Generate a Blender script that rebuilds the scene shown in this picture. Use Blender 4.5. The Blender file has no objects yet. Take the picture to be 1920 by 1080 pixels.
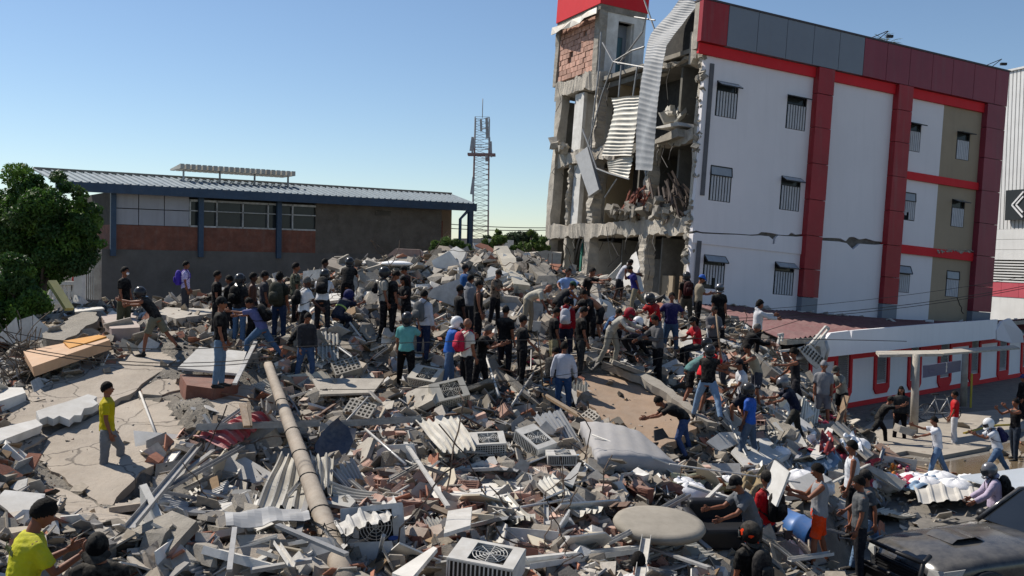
import bpy, bmesh, math, random
import numpy as np
from mathutils import Vector, Matrix
R_=math.radians
random.seed(7); rng=np.random.default_rng(11)
scene=bpy.context.scene; COL=scene.collection
# ---------------------------------------------------------------- camera
FOC=1812.0; HOR=475.0; ROLL=R_(1.2); CAMZ=5.8
PIT=math.atan((540-HOR)/FOC)
cF=np.array([0,math.cos(PIT),-math.sin(PIT)]); r0=np.array([1.,0,0]); u0=np.array([0,math.sin(PIT),math.cos(PIT)])
cR=math.cos(ROLL)*r0+math.sin(ROLL)*u0; cU=-math.sin(ROLL)*r0+math.cos(ROLL)*u0
cam=bpy.data.cameras.new('camera'); camo=bpy.data.objects.new('camera',cam); COL.objects.link(camo)
cam.sensor_width=36; cam.lens=36*FOC/1920; cam.clip_start=.1; cam.clip_end=3000
camo.matrix_world=Matrix(((cR[0],cU[0],-cF[0],0),(cR[1],cU[1],-cF[1],0),(cR[2],cU[2],-cF[2],CAMZ),(0,0,0,1)))
scene.camera=camo
scene.render.resolution_x=1024; scene.render.resolution_y=576
# ---------------------------------------------------------------- daylight
SUN_AZ=R_(147); SUN_EL=R_(47)          # math angle of the direction towards the sun
world=bpy.data.worlds.new('World'); scene.world=world; world.use_nodes=True
wn=world.node_tree; bg=wn.nodes['Background']; sk=wn.nodes.new('ShaderNodeTexSky'); sk.sky_type='NISHITA'
sk.sun_disc=False; sk.sun_elevation=SUN_EL; sk.sun_rotation=math.pi/2-SUN_AZ; sk.air_density=.95; sk.dust_density=.1; sk.ozone_density=3.2; sk.altitude=0
wn.links.new(sk.outputs[0],bg.inputs[0]); bg.inputs[1].default_value=.091
sl=bpy.data.lights.new('sun','SUN'); so=bpy.data.objects.new('sun',sl); COL.objects.link(so)
sl.energy=5.0; sl.angle=R_(.5); sl.color=(1,.93,.83)
sd=Vector((math.cos(SUN_AZ)*math.cos(SUN_EL),math.sin(SUN_AZ)*math.cos(SUN_EL),math.sin(SUN_EL)))
so.rotation_euler=sd.to_track_quat('Z','Y').to_euler()
scene.view_settings.view_transform='Standard'; scene.view_settings.look='None'; scene.view_settings.gamma=1; scene.view_settings.exposure=.28
# ---------------------------------------------------------------- measuring helpers (photo pixel + distance -> place)
CAM=np.array([0,0,CAMZ])
def raydir(px,py):
    return cF+cR*((px-960)/FOC)+cU*((540-py)/FOC)
def P(px,py,d): return CAM+raydir(px,py)*d
def proj(p):
    q=np.asarray(p,float)-CAM; z=q@cF
    return 960+FOC*(q@cR)/z, 540-FOC*(q@cU)/z
# ---------------------------------------------------------------- object helpers
def tag(o,label=None,cat=None,group=None,kind=None):
    if label: o['label']=label
    if cat: o['category']=cat
    if group: o['group']=group
    if kind: o['kind']=kind
    return o
def empty(name,loc=(0,0,0),label=None,cat=None,group=None,rz=0):
    o=bpy.data.objects.new(name,None); COL.objects.link(o); o.location=tuple(loc); o.rotation_euler=(0,0,rz); o.empty_display_size=.2
    tag(o,label,cat,group); return o
def link(name,me,parent=None,loc=None):
    o=bpy.data.objects.new(name,me); COL.objects.link(o)
    if parent is not None: o.parent=parent
    if loc is not None: o.location=tuple(loc)
    return o
def rotm(rx=0,ry=0,rz=0):
    cx,sx=math.cos(rx),math.sin(rx); cy,sy=math.cos(ry),math.sin(ry); cz,sz=math.cos(rz),math.sin(rz)
    X=np.array([[1,0,0],[0,cx,-sx],[0,sx,cx]]); Y=np.array([[cy,0,sy],[0,1,0],[-sy,0,cy]]); Z=np.array([[cz,-sz,0],[sz,cz,0],[0,0,1]])
    return Z@Y@X
def nrm(v): v=np.asarray(v,float); return v/(np.linalg.norm(v)+1e-12)
BOXF=[(0,3,2,1),(4,5,6,7),(0,1,5,4),(1,2,6,5),(2,3,7,6),(3,0,4,7)]
class MB:
    def __init__(s): s.v=[];s.f=[];s.m=[];s.n=0;s.sm=[]
    def add(s,V,F,m=0,sm=False):
        V=np.asarray(V,float); b=s.n; s.v.append(V); s.n+=len(V)
        for f in F: s.f.append(tuple(b+i for i in f)); s.m.append(m); s.sm.append(sm)
        return s
    def box(s,c,size,rot=None,m=0,jit=0):
        h=np.array(size)/2.; V=np.array([(-1,-1,-1),(1,-1,-1),(1,1,-1),(-1,1,-1),(-1,-1,1),(1,-1,1),(1,1,1),(-1,1,1)],float)*h
        if jit: V=V+rng.uniform(-jit,jit,V.shape)
        if rot is not None: V=V@np.asarray(rot).T
        return s.add(V+np.array(c),BOXF,m)
    def hexa(s,b,t,m=0): # two quads of points
        return s.add(np.vstack([b,t]),BOXF,m)
    def prism(s,poly,axis,m=0): # poly: Nx3 , axis vector thickness
        poly=np.asarray(poly,float); n=len(poly); V=np.vstack([poly,poly+np.array(axis)])
        F=[tuple(range(n))[::-1],tuple(range(n,2*n))]+[(i,(i+1)%n,n+(i+1)%n,n+i) for i in range(n)]
        return s.add(V,F,m)
    def sweep(s,pts,rad,side=None,n=8,m=0,sm=True,caps=True):
        pts=np.asarray(pts,float); k=len(pts); V=[]
        rad=[(r,r) if np.isscalar(r) else r for r in (rad if hasattr(rad,'__len__') else [rad]*k)]
        prev=None
        for i in range(k):
            t=nrm(pts[min(i+1,k-1)]-pts[max(i-1,0)])
            a=np.array(side,float) if side is not None else (prev if prev is not None else np.array([1.,0,0] if abs(t[0])<.8 else [0,1.,0]))
            a=a-(a@t)*t
            if np.linalg.norm(a)<1e-4: a=np.array([0,1.,0])-(t[1])*t
            a=nrm(a); b=np.cross(t,a); prev=a
            for j in range(n):
                th=2*math.pi*j/n; V.append(pts[i]+a*math.cos(th)*rad[i][0]+b*math.sin(th)*rad[i][1])
        F=[(i*n+j,i*n+(j+1)%n,(i+1)*n+(j+1)%n,(i+1)*n+j) for i in range(k-1) for j in range(n)]
        s.add(V,F,m,sm)
        if caps:
            b=s.n-k*n
            s.f.append(tuple(b+j for j in range(n))[::-1]); s.m.append(m); s.sm.append(False)
            s.f.append(tuple(b+(k-1)*n+j for j in range(n))); s.m.append(m); s.sm.append(False)
        return s
    def bar(s,a,b,w,h=None,m=0,up=(0,0,1)):
        a=np.asarray(a,float); b=np.asarray(b,float); h=h or w; t=nrm(b-a); x=np.cross(t,up)
        if np.linalg.norm(x)<1e-3: x=np.cross(t,(1,0,0))
        x=nrm(x); y=np.cross(x,t); q=[(-1,-1),(1,-1),(1,1),(-1,1)]
        return s.hexa([a+x*i*w/2+y*j*h/2 for i,j in q],[b+x*i*w/2+y*j*h/2 for i,j in q],m)
    def ell(s,c,r,n=12,k=8,rot=None,m=0):
        V=[];c=np.array(c,float)
        for i in range(k+1):
            ph=math.pi*i/k
            for j in range(n):
                th=2*math.pi*j/n; V.append((math.sin(ph)*math.cos(th)*r[0],math.sin(ph)*math.sin(th)*r[1],math.cos(ph)*r[2]))
        V=np.array(V)
        if rot is not None: V=V@np.asarray(rot).T
        F=[(i*n+j,(i+1)*n+j,(i+1)*n+(j+1)%n,i*n+(j+1)%n) for i in range(k) for j in range(n)]
        return s.add(V+c,F,m,True)
    def mesh(s,name,mats):
        me=bpy.data.meshes.new(name); V=np.vstack(s.v) if s.v else np.zeros((0,3))
        me.from_pydata(V.tolist(),[],s.f)
        for mm in (mats if isinstance(mats,(list,tuple)) else [mats]): me.materials.append(mm)
        me.polygons.foreach_set('material_index',s.m); me.polygons.foreach_set('use_smooth',s.sm); me.update(); return me
    def obj(s,name,mats,parent=None,label=None,cat=None,group=None,kind=None,origin=True):
        V=np.vstack(s.v); o0=np.zeros(3)
        if parent is None and origin:
            o0=np.array([V[:,0].mean(),V[:,1].mean(),V[:,2].min()]); s.v=[V-o0]
        me=s.mesh(name,mats); o=link(name,me,parent,o0 if parent is None else None)
        if parent is not None: # world coordinates given: cancel parent's transform
            o.matrix_parent_inverse=parent_inv(parent)
        tag(o,label,cat,group,kind); return o
def parent_inv(p):
    if p.parent: return Matrix.Identity(4)
    return Matrix.LocRotScale(p.location,p.rotation_euler,p.scale).inverted()
# ---------------------------------------------------------------- materials
MATS={}
def mat(name,c,c2=None,sc=3.,rough=.85,bump=.0,bsc=40.,metal=0.,dust=0.,var=0.,spec=.3,extra=None,obj=True,det=6,bd=.02,streak=0.):
    if name in MATS: return MATS[name]
    m=bpy.data.materials.new(name); m.use_nodes=True; nt=m.node_tree; N=nt.nodes; L=nt.links; b=N['Principled BSDF']
    b.inputs['Roughness'].default_value=rough; b.inputs['Metallic'].default_value=metal; b.inputs['Specular IOR Level'].default_value=spec
    tc=N.new('ShaderNodeTexCoord'); co=tc.outputs['Object']
    if c2 is None: c2=tuple(x*.75 for x in c)
    n=N.new('ShaderNodeTexNoise'); n.inputs['Scale'].default_value=sc; n.inputs['Detail'].default_value=det; n.inputs['Roughness'].default_value=.65; L.new(co,n.inputs['Vector'])
    r=N.new('ShaderNodeValToRGB'); r.color_ramp.elements[0].position=.32; r.color_ramp.elements[1].position=.68
    r.color_ramp.elements[0].color=(*c2,1); r.color_ramp.elements[1].color=(*c,1); L.new(n.outputs['Fac'],r.inputs[0]); out=r.outputs[0]
    def mix(fac,a,bb,mode='MIX'):
        x=N.new('ShaderNodeMix'); x.data_type='RGBA'; x.blend_type=mode
        if hasattr(fac,'is_linked'): L.new(fac,x.inputs[0])
        else: x.inputs[0].default_value=fac
        for k,v in ((6,a),(7,bb)):
            if hasattr(v,'is_linked'): L.new(v,x.inputs[k])
            else: x.inputs[k].default_value=(*v,1)
        return x.outputs[2]
    if streak:
        mp=N.new('ShaderNodeMapping'); mp.inputs['Scale'].default_value=(2.2,2.2,.18); L.new(co,mp.inputs[0])
        n3=N.new('ShaderNodeTexNoise'); n3.inputs['Scale'].default_value=1.6; n3.inputs['Detail'].default_value=7; L.new(mp.outputs[0],n3.inputs['Vector'])
        r3=N.new('ShaderNodeValToRGB'); r3.color_ramp.elements[0].position=.5; r3.color_ramp.elements[1].position=.75
        r3.color_ramp.elements[0].color=(0,0,0,1); r3.color_ramp.elements[1].color=(streak,streak,streak,1); L.new(n3.outputs[0],r3.inputs[0])
        out=mix(r3.outputs[0],out,(.16,.145,.13))
    if dust:
        n2=N.new('ShaderNodeTexNoise'); n2.inputs['Scale'].default_value=sc*2.3+1; n2.inputs['Detail'].default_value=8; n2.inputs['Roughness'].default_value=.7; L.new(co,n2.inputs['Vector'])
        g=N.new('ShaderNodeNewGeometry'); sx=N.new('ShaderNodeSeparateXYZ'); L.new(g.outputs['Normal'],sx.inputs[0])
        ma=N.new('ShaderNodeMath'); ma.operation='MULTIPLY_ADD'; L.new(sx.outputs[2],ma.inputs[0]); ma.inputs[1].default_value=.35; L.new(n2.outputs[0],ma.inputs[2])
        rr=N.new('ShaderNodeValToRGB'); rr.color_ramp.elements[0].position=.5; rr.color_ramp.elements[1].position=.95
        rr.color_ramp.elements[0].color=(0,0,0,1); rr.color_ramp.elements[1].color=(dust,dust,dust,1); L.new(ma.outputs[0],rr.inputs[0])
        out=mix(rr.outputs[0],out,(.43,.39,.33))
    if var:
        oi=N.new('ShaderNodeObjectInfo'); mr=N.new('ShaderNodeMapRange'); mr.inputs[3].default_value=1-var; mr.inputs[4].default_value=1+var*.6; L.new(oi.outputs['Random'],mr.inputs[0])
        hs=N.new('ShaderNodeHueSaturation'); L.new(out,hs.inputs['Color']); L.new(mr.outputs[0],hs.inputs['Value']); out=hs.outputs[0]
    if extra: out=extra(N,L,out,mix,co)
    L.new(out,b.inputs['Base Color'])
    if bump:
        nb=N.new('ShaderNodeTexNoise'); nb.inputs['Scale'].default_value=bsc; nb.inputs['Detail'].default_value=8; nb.inputs['Roughness'].default_value=.7; L.new(co,nb.inputs['Vector'])
        bp=N.new('ShaderNodeBump'); bp.inputs['Strength'].default_value=bump; bp.inputs['Distance'].default_value=bd; L.new(nb.outputs[0],bp.inputs['Height']); L.new(bp.outputs[0],b.inputs['Normal'])
    MATS[name]=m; return m
def attrmat(name,rough=.9):
    m=bpy.data.materials.new(name); m.use_nodes=True; N=m.node_tree.nodes; L=m.node_tree.links; b=N['Principled BSDF']; b.inputs['Roughness'].default_value=rough; b.inputs['Specular IOR Level'].default_value=.2
    a=N.new('ShaderNodeAttribute'); a.attribute_name='piece_colour'
    tc=N.new('ShaderNodeTexCoord'); n=N.new('ShaderNodeTexNoise'); n.inputs['Scale'].default_value=14; n.inputs['Detail'].default_value=6; L.new(tc.outputs['Object'],n.inputs['Vector'])
    mr=N.new('ShaderNodeMapRange'); mr.inputs[3].default_value=.6; mr.inputs[4].default_value=1.35; L.new(n.outputs[0],mr.inputs[0])
    hs=N.new('ShaderNodeHueSaturation'); L.new(a.outputs['Color'],hs.inputs['Color']); L.new(mr.outputs[0],hs.inputs['Value']); L.new(hs.outputs[0],b.inputs['Base Color'])
    n2=N.new('ShaderNodeTexNoise'); n2.inputs['Scale'].default_value=60; n2.inputs['Detail'].default_value=5; L.new(tc.outputs['Object'],n2.inputs['Vector'])
    bp=N.new('ShaderNodeBump'); bp.inputs['Strength'].default_value=.5; bp.inputs['Distance'].default_value=.01; L.new(n2.outputs[0],bp.inputs['Height']); L.new(bp.outputs[0],b.inputs['Normal']); return m
M_conc=mat('broken_concrete',(.31,.28,.235),(.16,.145,.12),2.,bump=.8,bsc=22,dust=.5,var=.25,bd=.04)
M_conc2=mat('pale_concrete',(.42,.385,.33),(.26,.235,.20),3.,bump=.5,bsc=30,dust=.4,var=.2)
def crackline(sc):
    def f(N,L,out,mix,co):
        n=N.new('ShaderNodeTexNoise'); n.inputs['Scale'].default_value=1.6; n.inputs['Detail'].default_value=6; L.new(co,n.inputs['Vector'])
        vm=N.new('ShaderNodeVectorMath'); vm.operation='MULTIPLY_ADD'; L.new(n.outputs['Color'],vm.inputs[0]); vm.inputs[1].default_value=(.55,.55,.55); L.new(co,vm.inputs[2])
        v=N.new('ShaderNodeTexVoronoi'); v.feature='DISTANCE_TO_EDGE'; v.inputs['Scale'].default_value=sc; L.new(vm.outputs[0],v.inputs['Vector'])
        r=N.new('ShaderNodeValToRGB'); r.color_ramp.elements[0].position=.003; r.color_ramp.elements[1].position=.011; r.color_ramp.elements[0].color=(.7,.7,.7,1); r.color_ramp.elements[1].color=(0,0,0,1); L.new(v.outputs['Distance'],r.inputs[0])
        return mix(r.outputs[0],out,(.055,.045,.038))
    return f
M_slab=mat('dusty_screed',extra=crackline(.5),c=(.42,.355,.285),c2=(.25,.205,.16),sc=.9,bump=1.,bsc=14,dust=.35,det=10)
M_brownslab=mat('brown_screed',(.36,.235,.15),(.21,.14,.09),.9,bump=.5,bsc=16,dust=.25,det=10)
M_white=mat('white_plaster',(.72,.71,.68),(.50,.485,.45),1.6,bump=.2,bsc=40,dust=.45,var=.1)
M_wall=mat('white_painted_wall',(.75,.72,.735),(.70,.675,.69),.35,bump=.12,bsc=14,streak=.05)
M_tan=mat('tan_painted_wall',(.36,.29,.205),(.31,.25,.175),.5,bump=.08,bsc=30,streak=.12)
M_redp=mat('red_cladding',(.34,.02,.028),(.26,.015,.02),.6,rough=.45,bump=.03,dust=.06,streak=.25)
M_redb=mat('bright_red_paint',(.62,.022,.03),(.55,.018,.025),.8,rough=.6,streak=.06,spec=.2)
M_mar=mat('maroon_cladding',(.25,.035,.055),(.2,.028,.045),.5,rough=.4,streak=.15)
M_grayp=mat('grey_cladding',(.19,.215,.25),(.17,.19,.225),.5,rough=.4,streak=.12)
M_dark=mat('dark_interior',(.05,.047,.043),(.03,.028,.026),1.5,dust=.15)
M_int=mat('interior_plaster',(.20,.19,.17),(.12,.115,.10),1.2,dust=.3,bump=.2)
M_ochre=mat('ochre_room_wall',(.34,.26,.16),(.28,.21,.13),1.,dust=.2)
M_brick=mat('clay_block',(.58,.35,.27),(.42,.23,.17),4.,bump=.5,bsc=50,dust=.45,var=.3)
M_mortar=mat('mortar',(.27,.2,.165),(.2,.15,.125),6.,bump=.5)
M_metal=mat('galvanised_sheet',(.40,.41,.42),(.30,.31,.32),2.,rough=.6,metal=.2,dust=.3,var=.15,bump=.15,bsc=8,streak=.2)
M_tin=mat('dusty_tin_sheet',(.58,.57,.52),(.38,.36,.32),1.4,rough=.6,metal=.2,dust=.5,var=.2,bump=.2,bsc=10)
M_steel=mat('steel_profile',(.42,.43,.44),(.25,.25,.25),5.,rough=.5,metal=.4,dust=.5,var=.3)
M_wpaint=mat('white_painted_metal',(.66,.65,.62),(.44,.43,.40),4.,rough=.55,dust=.5,var=.12)
M_black=mat('black_plastic',(.02,.02,.022),(.014,.014,.015),5.,rough=.45)
M_wood=mat('raw_wood',(.34,.235,.145),(.2,.13,.08),6.,dust=.4,var=.35,bump=.3)
M_dwood=mat('dark_wood',(.16,.075,.045),(.09,.045,.03),6.,dust=.25,var=.3)
M_glass=mat('dark_window_glass',(.035,.045,.05),(.025,.03,.035),1.,rough=.15,spec=.2)
M_bluepaint=mat('blue_painted_steel',(.035,.07,.125),(.025,.05,.09),2.,rough=.5,dust=.12)
M_green=mat('green_pipe',(.02,.16,.12),None,3.)
M_zinc=mat('zinc_roof',(.30,.345,.37),(.22,.26,.285),1.2,rough=.7,metal=.1,streak=.3)
M_render=mat('rough_cement_render',(.165,.145,.125),(.095,.083,.07),1.6,bump=1.,bsc=9,bd=.06,det=9,streak=.3)
M_render2=mat('grey_cement_wall',(.15,.14,.13),(.095,.088,.08),.8,bump=.5,bsc=12,det=9,streak=.3)
M_rebrick=mat('old_red_brick',(.23,.09,.06),(.13,.055,.04),2.,bump=.6,bsc=25,dust=.2,streak=.3)
M_maroof=mat('maroon_roof_sheet',(.13,.028,.035),(.085,.02,.026),.8,rough=.5,dust=.18)
M_wire=mat('black_cable',(.03,.03,.03),None,3.,rough=.6)
M_cloth_w=mat('white_sheet_cloth',(.80,.80,.80),(.66,.66,.68),3.,rough=.9,bump=.4,bsc=12)
# ---------------------------------------------------------------- terrain
CP=[ # photo pixel x, y, metres of distance: what people and slabs stand on
(0,1080,11.5),(150,1080,11.3),(300,1080,11.6),(500,1080,12),(700,1080,12.4),(900,1080,12.6),(1100,1080,12.8),(1300,1080,14),(1430,1080,15.2),
(0,960,13.5),(120,985,13.3),(300,965,15),(600,960,15),(900,960,15.2),(1150,960,15.6),(1350,985,16.6),
(0,850,16.5),(80,880,16.8),(205,905,17.3),(330,860,17.8),(600,855,18),(800,855,18),(1000,855,18.3),(1160,880,18.2),
(20,770,19),(150,775,19.5),(300,770,19.5),(410,728,19.3),(60,700,21.5),(200,690,21.6),(300,655,22.5),(230,625,25),(120,640,24.5),(60,650,24),
(343,607,29),(250,590,29),(160,585,28.5),(100,600,27.5),(450,560,32),(560,545,32),(620,520,33),(700,500,33.5),(800,488,34),(900,482,34),(1000,488,34),(1060,520,35),(1130,535,36),(1200,550,37),(1265,575,37.5),
(430,645,24.5),(475,655,23.5),(560,652,23.5),(605,620,25.5),(605,595,29.5),(640,600,26),(715,628,25),(765,600,29),(868,600,29.5),(925,600,29),(1000,590,29.5),
(570,740,23),(700,700,23.8),(765,708,23.5),(790,660,25),(835,720,22.5),(872,725,22.3),(895,728,23),(945,685,25),(975,728,24),(1035,680,25.5),(1058,665,26.5),(1085,685,25),
(700,780,20.5),(850,790,20.3),(500,790,20.3),(600,690,23),(1055,790,23.2),(950,800,20.6),(1160,700,24.5),(1180,690,24.8),(1140,640,27),(1060,610,28.5),(1150,575,34),(1200,590,32.5),
(1232,728,24.6),(1255,660,27.5),(1285,640,29),(1305,620,31),(1280,757,23),(1345,787,22.3),(1300,865,21),(1240,800,21.5),(1385,880,21.3),(1415,880,21.4),(1390,790,23),(1435,762,24.5),(1415,668,28.5),(1350,660,28.5),
(1500,770,26),(1490,835,23.5),(1540,797,26.5),(1580,797,27.5),(1530,1035,17.),(1590,1000,18.3),(1480,900,20.5),(1560,900,21.2),(1610,870,23.5),(1465,700,29.5),(1400,620,31.5),(1450,1000,17),(1230,980,16.3)]
WP=[(-30,8,1.8),(-32,30,2.2),(-25,44,.3),(-8,45,1.0),(4,44,2.2),(10,44,2.4),(16,42,.3),(30,46,-.3),(-17,22,1.2),(-19,32,2.2),(12.5,12,-.2),(10,14,-.1),(6,5,1.2),(0,3,1.9),(-12,4,1.9),(-6,8,1.9),(-3.5,8,1.9),(0,8.5,1.85),(3.5,10,1.6),(25,25,-.3),(22,12,-.3),(30,5,-.3)]
for (px,py,d) in [(1640,830,0),(1690,825,0),(1790,830,0),(1900,840,0),(1730,885,0),(1850,885,0),(1900,885,0),(1650,900,0),(1800,950,0),(1900,980,0),(1700,1010,0),(1660,780,0),(1800,760,0),(1900,730,0),(1620,770,0)]:
    r=raydir(px,py); t=-(CAMZ+.12)/r[2]; q=CAM+r*t; WP.append((q[0],q[1],-.12))
pts=np.array([P(*c) for c in CP]+[np.array(w,float) for w in WP])
def _k(a,b):
    d2=((a[:,None,:]-b[None,:,:])**2).sum(-1); return .5*d2*np.log(d2+1e-9)
def _tps(pts,lam):
    n=len(pts); X=pts[:,:2]/10.; A=np.zeros((n+3,n+3)); A[:n,:n]=_k(X,X)+lam*np.eye(n); A[:n,n]=1; A[:n,n+1:]=X; A[n,:n]=1; A[n+1:,:n]=X.T
    return X,np.linalg.solve(A,np.r_[pts[:,2],0,0,0])
TX,TW=_tps(pts,.004)
GX0,GY0,GS=-34.,1.,.16; NX,NY=450,300
gx=GX0+GS*np.arange(NX); gy=GY0+GS*np.arange(NY)
Gx,Gy=np.meshgrid(gx,gy); Q=np.c_[Gx.ravel(),Gy.ravel()]/10.
Hz=np.concatenate([_k(q,TX)@TW[:-3]+TW[-3]+q@TW[-2:] for q in np.array_split(Q,20)]).reshape(NY,NX)
Hz=np.clip(Hz,-.4,6.2)
def vnoise(X,Y,f,seed):
    r=np.random.default_rng(seed); T=r.random((64,64)); x=X*f; y=Y*f; xi=np.floor(x).astype(int); yi=np.floor(y).astype(int); fx=x-xi; fy=y-yi; fx=fx*fx*(3-2*fx); fy=fy*fy*(3-2*fy)
    g=lambda a,b:T[a%64,b%64]
    return (g(xi,yi)*(1-fx)+g(xi+1,yi)*fx)*(1-fy)+(g(xi,yi+1)*(1-fx)+g(xi+1,yi+1)*fx)*fy-.5
def poly_mask(X,Y,poly):
    ins=np.zeros(X.shape,bool); n=len(poly)
    for i in range(n):
        x1,y1=poly[i]; x2,y2=poly[(i+1)%n]; c=((y1>Y)!=(y2>Y))&(X<(x2-x1)*(Y-y1)/(y2-y1+1e-12)+x1); ins^=c
    return ins
def gpix(px,py,rise=0): # photo pixel -> point on the mound
    r=raydir(px,py); t=np.linspace(5,60,1400); q=CAM+r[None,:]*t[:,None]; h=hz(q[:,0],q[:,1])+rise; b=np.where(q[:,2]<=h)[0]
    i=b[0] if len(b) else len(t)-1
    if i>0:
        a,c=q[i-1],q[i]; fa=a[2]-h[i-1]; fc=c[2]-h[i]; return a+(c-a)*(fa/(fa-fc+1e-9)) if len(b) else c
    return q[i]
def hz(x,y):
    fx=np.clip((np.asarray(x)-GX0)/GS,0,NX-1.001); fy=np.clip((np.asarray(y)-GY0)/GS,0,NY-1.001); i=fx.astype(int); j=fy.astype(int); a=fx-i; b=fy-j
    z=(Hz[j,i]*(1-a)+Hz[j,i+1]*a)*(1-b)+(Hz[j+1,i]*(1-a)+Hz[j+1,i+1]*a)*b
    return np.maximum(z,0.) 
def hnorm(x,y,e=.4):
    return nrm([-(hz(x+e,y)-hz(x-e,y))/(2*e),-(hz(x,y+e)-hz(x,y-e))/(2*e),1])
SLABPX=[(0,745),(60,735),(120,715),(330,640),(400,668),(500,700),(470,790),(400,800),(300,850),(260,900),(330,960),(250,1000),(120,990),(60,900),(0,850)]
BROWNPX=[(1085,690),(1150,690),(1265,745),(1310,790),(1290,830),(1230,850),(1130,800),(1080,760)]
SLABW=[tuple(gpix(*p)[:2]) for p in SLABPX]; BROWNW=[tuple(gpix(*p)[:2]) for p in BROWNPX]
STREETPX=[(1560,790),(1600,740),(1960,690),(1960,1120),(1560,1120),(1640,960),(1700,890),(1640,850)]
def gz0(px,py,z=0): r=raydir(px,py); return CAM+r*((z-CAMZ)/r[2])
STREETW=[tuple(gz0(*p)[:2]) for p in STREETPX]
mS=poly_mask(Gx,Gy,SLABW); mB=poly_mask(Gx,Gy,BROWNW); mT=poly_mask(Gx,Gy,STREETW)
amp=np.where(mS|mB,.03,np.where(mT,.01,1.))
Hz=Hz+amp*(vnoise(Gx,Gy,1.1,1)*.32+vnoise(Gx,Gy,2.6,2)*.20+vnoise(Gx,Gy,6,3)*.07)
mTb=mT.astype(float)
for _ in range(9): 
    mTb[1:-1,1:-1]=(mTb[1:-1,1:-1]*2+mTb[:-2,1:-1]+mTb[2:,1:-1]+mTb[1:-1,:-2]+mTb[1:-1,2:])/6
mTb=np.clip(mTb*2.0,0,1); Hz=Hz*(1-mTb)+np.minimum(Hz,-.05)*mTb
edge=np.minimum.reduce([(Gx-GX0)/3,(GX0+GS*(NX-1)-Gx)/3,(GY0+GS*(NY-1)-Gy)/2,np.ones_like(Gx)]); Hz=Hz*np.clip(edge,0,1)-.4*(1-np.clip(edge,0,1))
PLATES=[([(5,742),(70,728),(150,690),(230,655),(290,642),(330,668),(300,700),(262,726),(255,742),(209,766),(150,793),(60,806),(0,800)],'upper large plate of the tilted dusty slab'),
([(264,735),(300,711),(347,716),(338,733),(300,746),(272,744)],'small raised plate at the step in the dusty slab'),
([(350,718),(400,690),(475,738),(455,790),(405,778),(362,744)],'cracked slab plate below the black cap man'),
([(211,772),(258,750),(312,752),(352,786),(365,800),(300,846),(285,900),(240,935),(200,950),(110,900),(60,850),(100,815)],'lower large plate under the young man in yellow polo'),
([(0,812),(60,812),(100,820),(62,846),(30,870),(0,872)],'left edge plate of the dusty slab'),
([(108,914),(200,962),(246,946),(306,970),(250,1004),(150,1004),(66,955)],'lowest cracked plate of the dusty slab'),
([(1078,700),(1098,688),(1150,688),(1205,712),(1268,745),(1318,792),(1296,832),(1232,852),(1185,835),(1130,800),(1080,755)],'big tilted brown floor slab in the right centre')]
PW=[]
for pix,_ in PLATES:
    q=np.array([gpix(*p) for p in pix]); c=q.mean(0); A=np.c_[q[:,:2]-c[:2],np.ones(len(q))]; k=np.linalg.lstsq(A,q[:,2],rcond=None)[0]; k=k*np.array([.9,.9,1]); PW.append((q,c,k))
for q,c,k in PW:
    m=poly_mask(Gx,Gy,[tuple(v[:2]) for v in q]); Hz=np.where(m,k[0]*(Gx-c[0])+k[1]*(Gy-c[1])+k[2]+.02*vnoise(Gx,Gy,2,5),Hz)
def density(x,y):
    i=np.clip(((x-GX0)/GS).astype(int),0,NX-1); j=np.clip(((y-GY0)/GS).astype(int),0,NY-1)
    return np.where(mT[j,i],.03,np.where(mS[j,i],.015,np.where(mB[j,i],.012,1.)))
def _terrain():
    me=bpy.data.meshes.new('rubble_mound'); V=np.c_[Gx.ravel(),Gy.ravel(),Hz.ravel()]
    idx=np.arange(NX*NY).reshape(NY,NX); F=np.stack([idx[:-1,:-1],idx[:-1,1:],idx[1:,1:],idx[1:,:-1]],-1).reshape(-1,4)
    me.from_pydata(V.tolist(),[],F.tolist()); me.polygons.foreach_set('use_smooth',[True]*len(F))
    me.materials.append(mat('rubble_dust',(.25,.225,.19),(.13,.115,.095),1.7,bump=1.,bsc=9,det=12,bd=.08)); me.update()
    tag(link('rubble_mound',me),kind='structure')
_terrain()
gb=MB(); gb.add([(-900,-60,-.03),(900,-60,-.03),(900,1500,-.03),(-900,1500,-.03)],[(0,1,2,3)])
gb.obj('ground',mat('dusty_ground',(.17,.155,.135),(.11,.10,.088),.4,bump=.5,bsc=5,det=12),kind='structure',origin=False)
def flat(name,pix,z,m):
    b=MB(); b.add([gz0(px,py,z) for px,py in pix],[tuple(range(len(pix)))[::-1]]); o=b.obj(name,m,kind='structure',origin=False); return o
flat('road',[(1560,800),(1600,738),(2100,660),(2100,1150),(1500,1150)],.004,mat('old_asphalt',(.075,.073,.07),(.05,.048,.046),.9,bump=.5,bsc=40,dust=.35,det=10))
sp=[(1600,820),(1640,795),(1905,770),(2000,768),(2000,800),(1900,812),(1850,845),(1760,862),(1700,852),(1610,870)]
pv=MB(); pv.prism([gz0(x,y,.004) for x,y in sp][::-1],(0,0,.11)); pv.obj('pavement',mat('worn_pavement',(.33,.29,.24),(.22,.195,.165),1.2,bump=.5,bsc=20,dust=.4,det=10),kind='structure',origin=False)
flat('puddle',[(1690,905),(1700,862),(1760,868),(1850,852),(1880,832),(1990,818),(1990,905),(1880,915),(1800,900),(1740,918)],.012,mat('muddy_water',(.19,.14,.085),(.12,.09,.055),.8,rough=.06,spec=.5,bump=.06,bsc=6))
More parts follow.
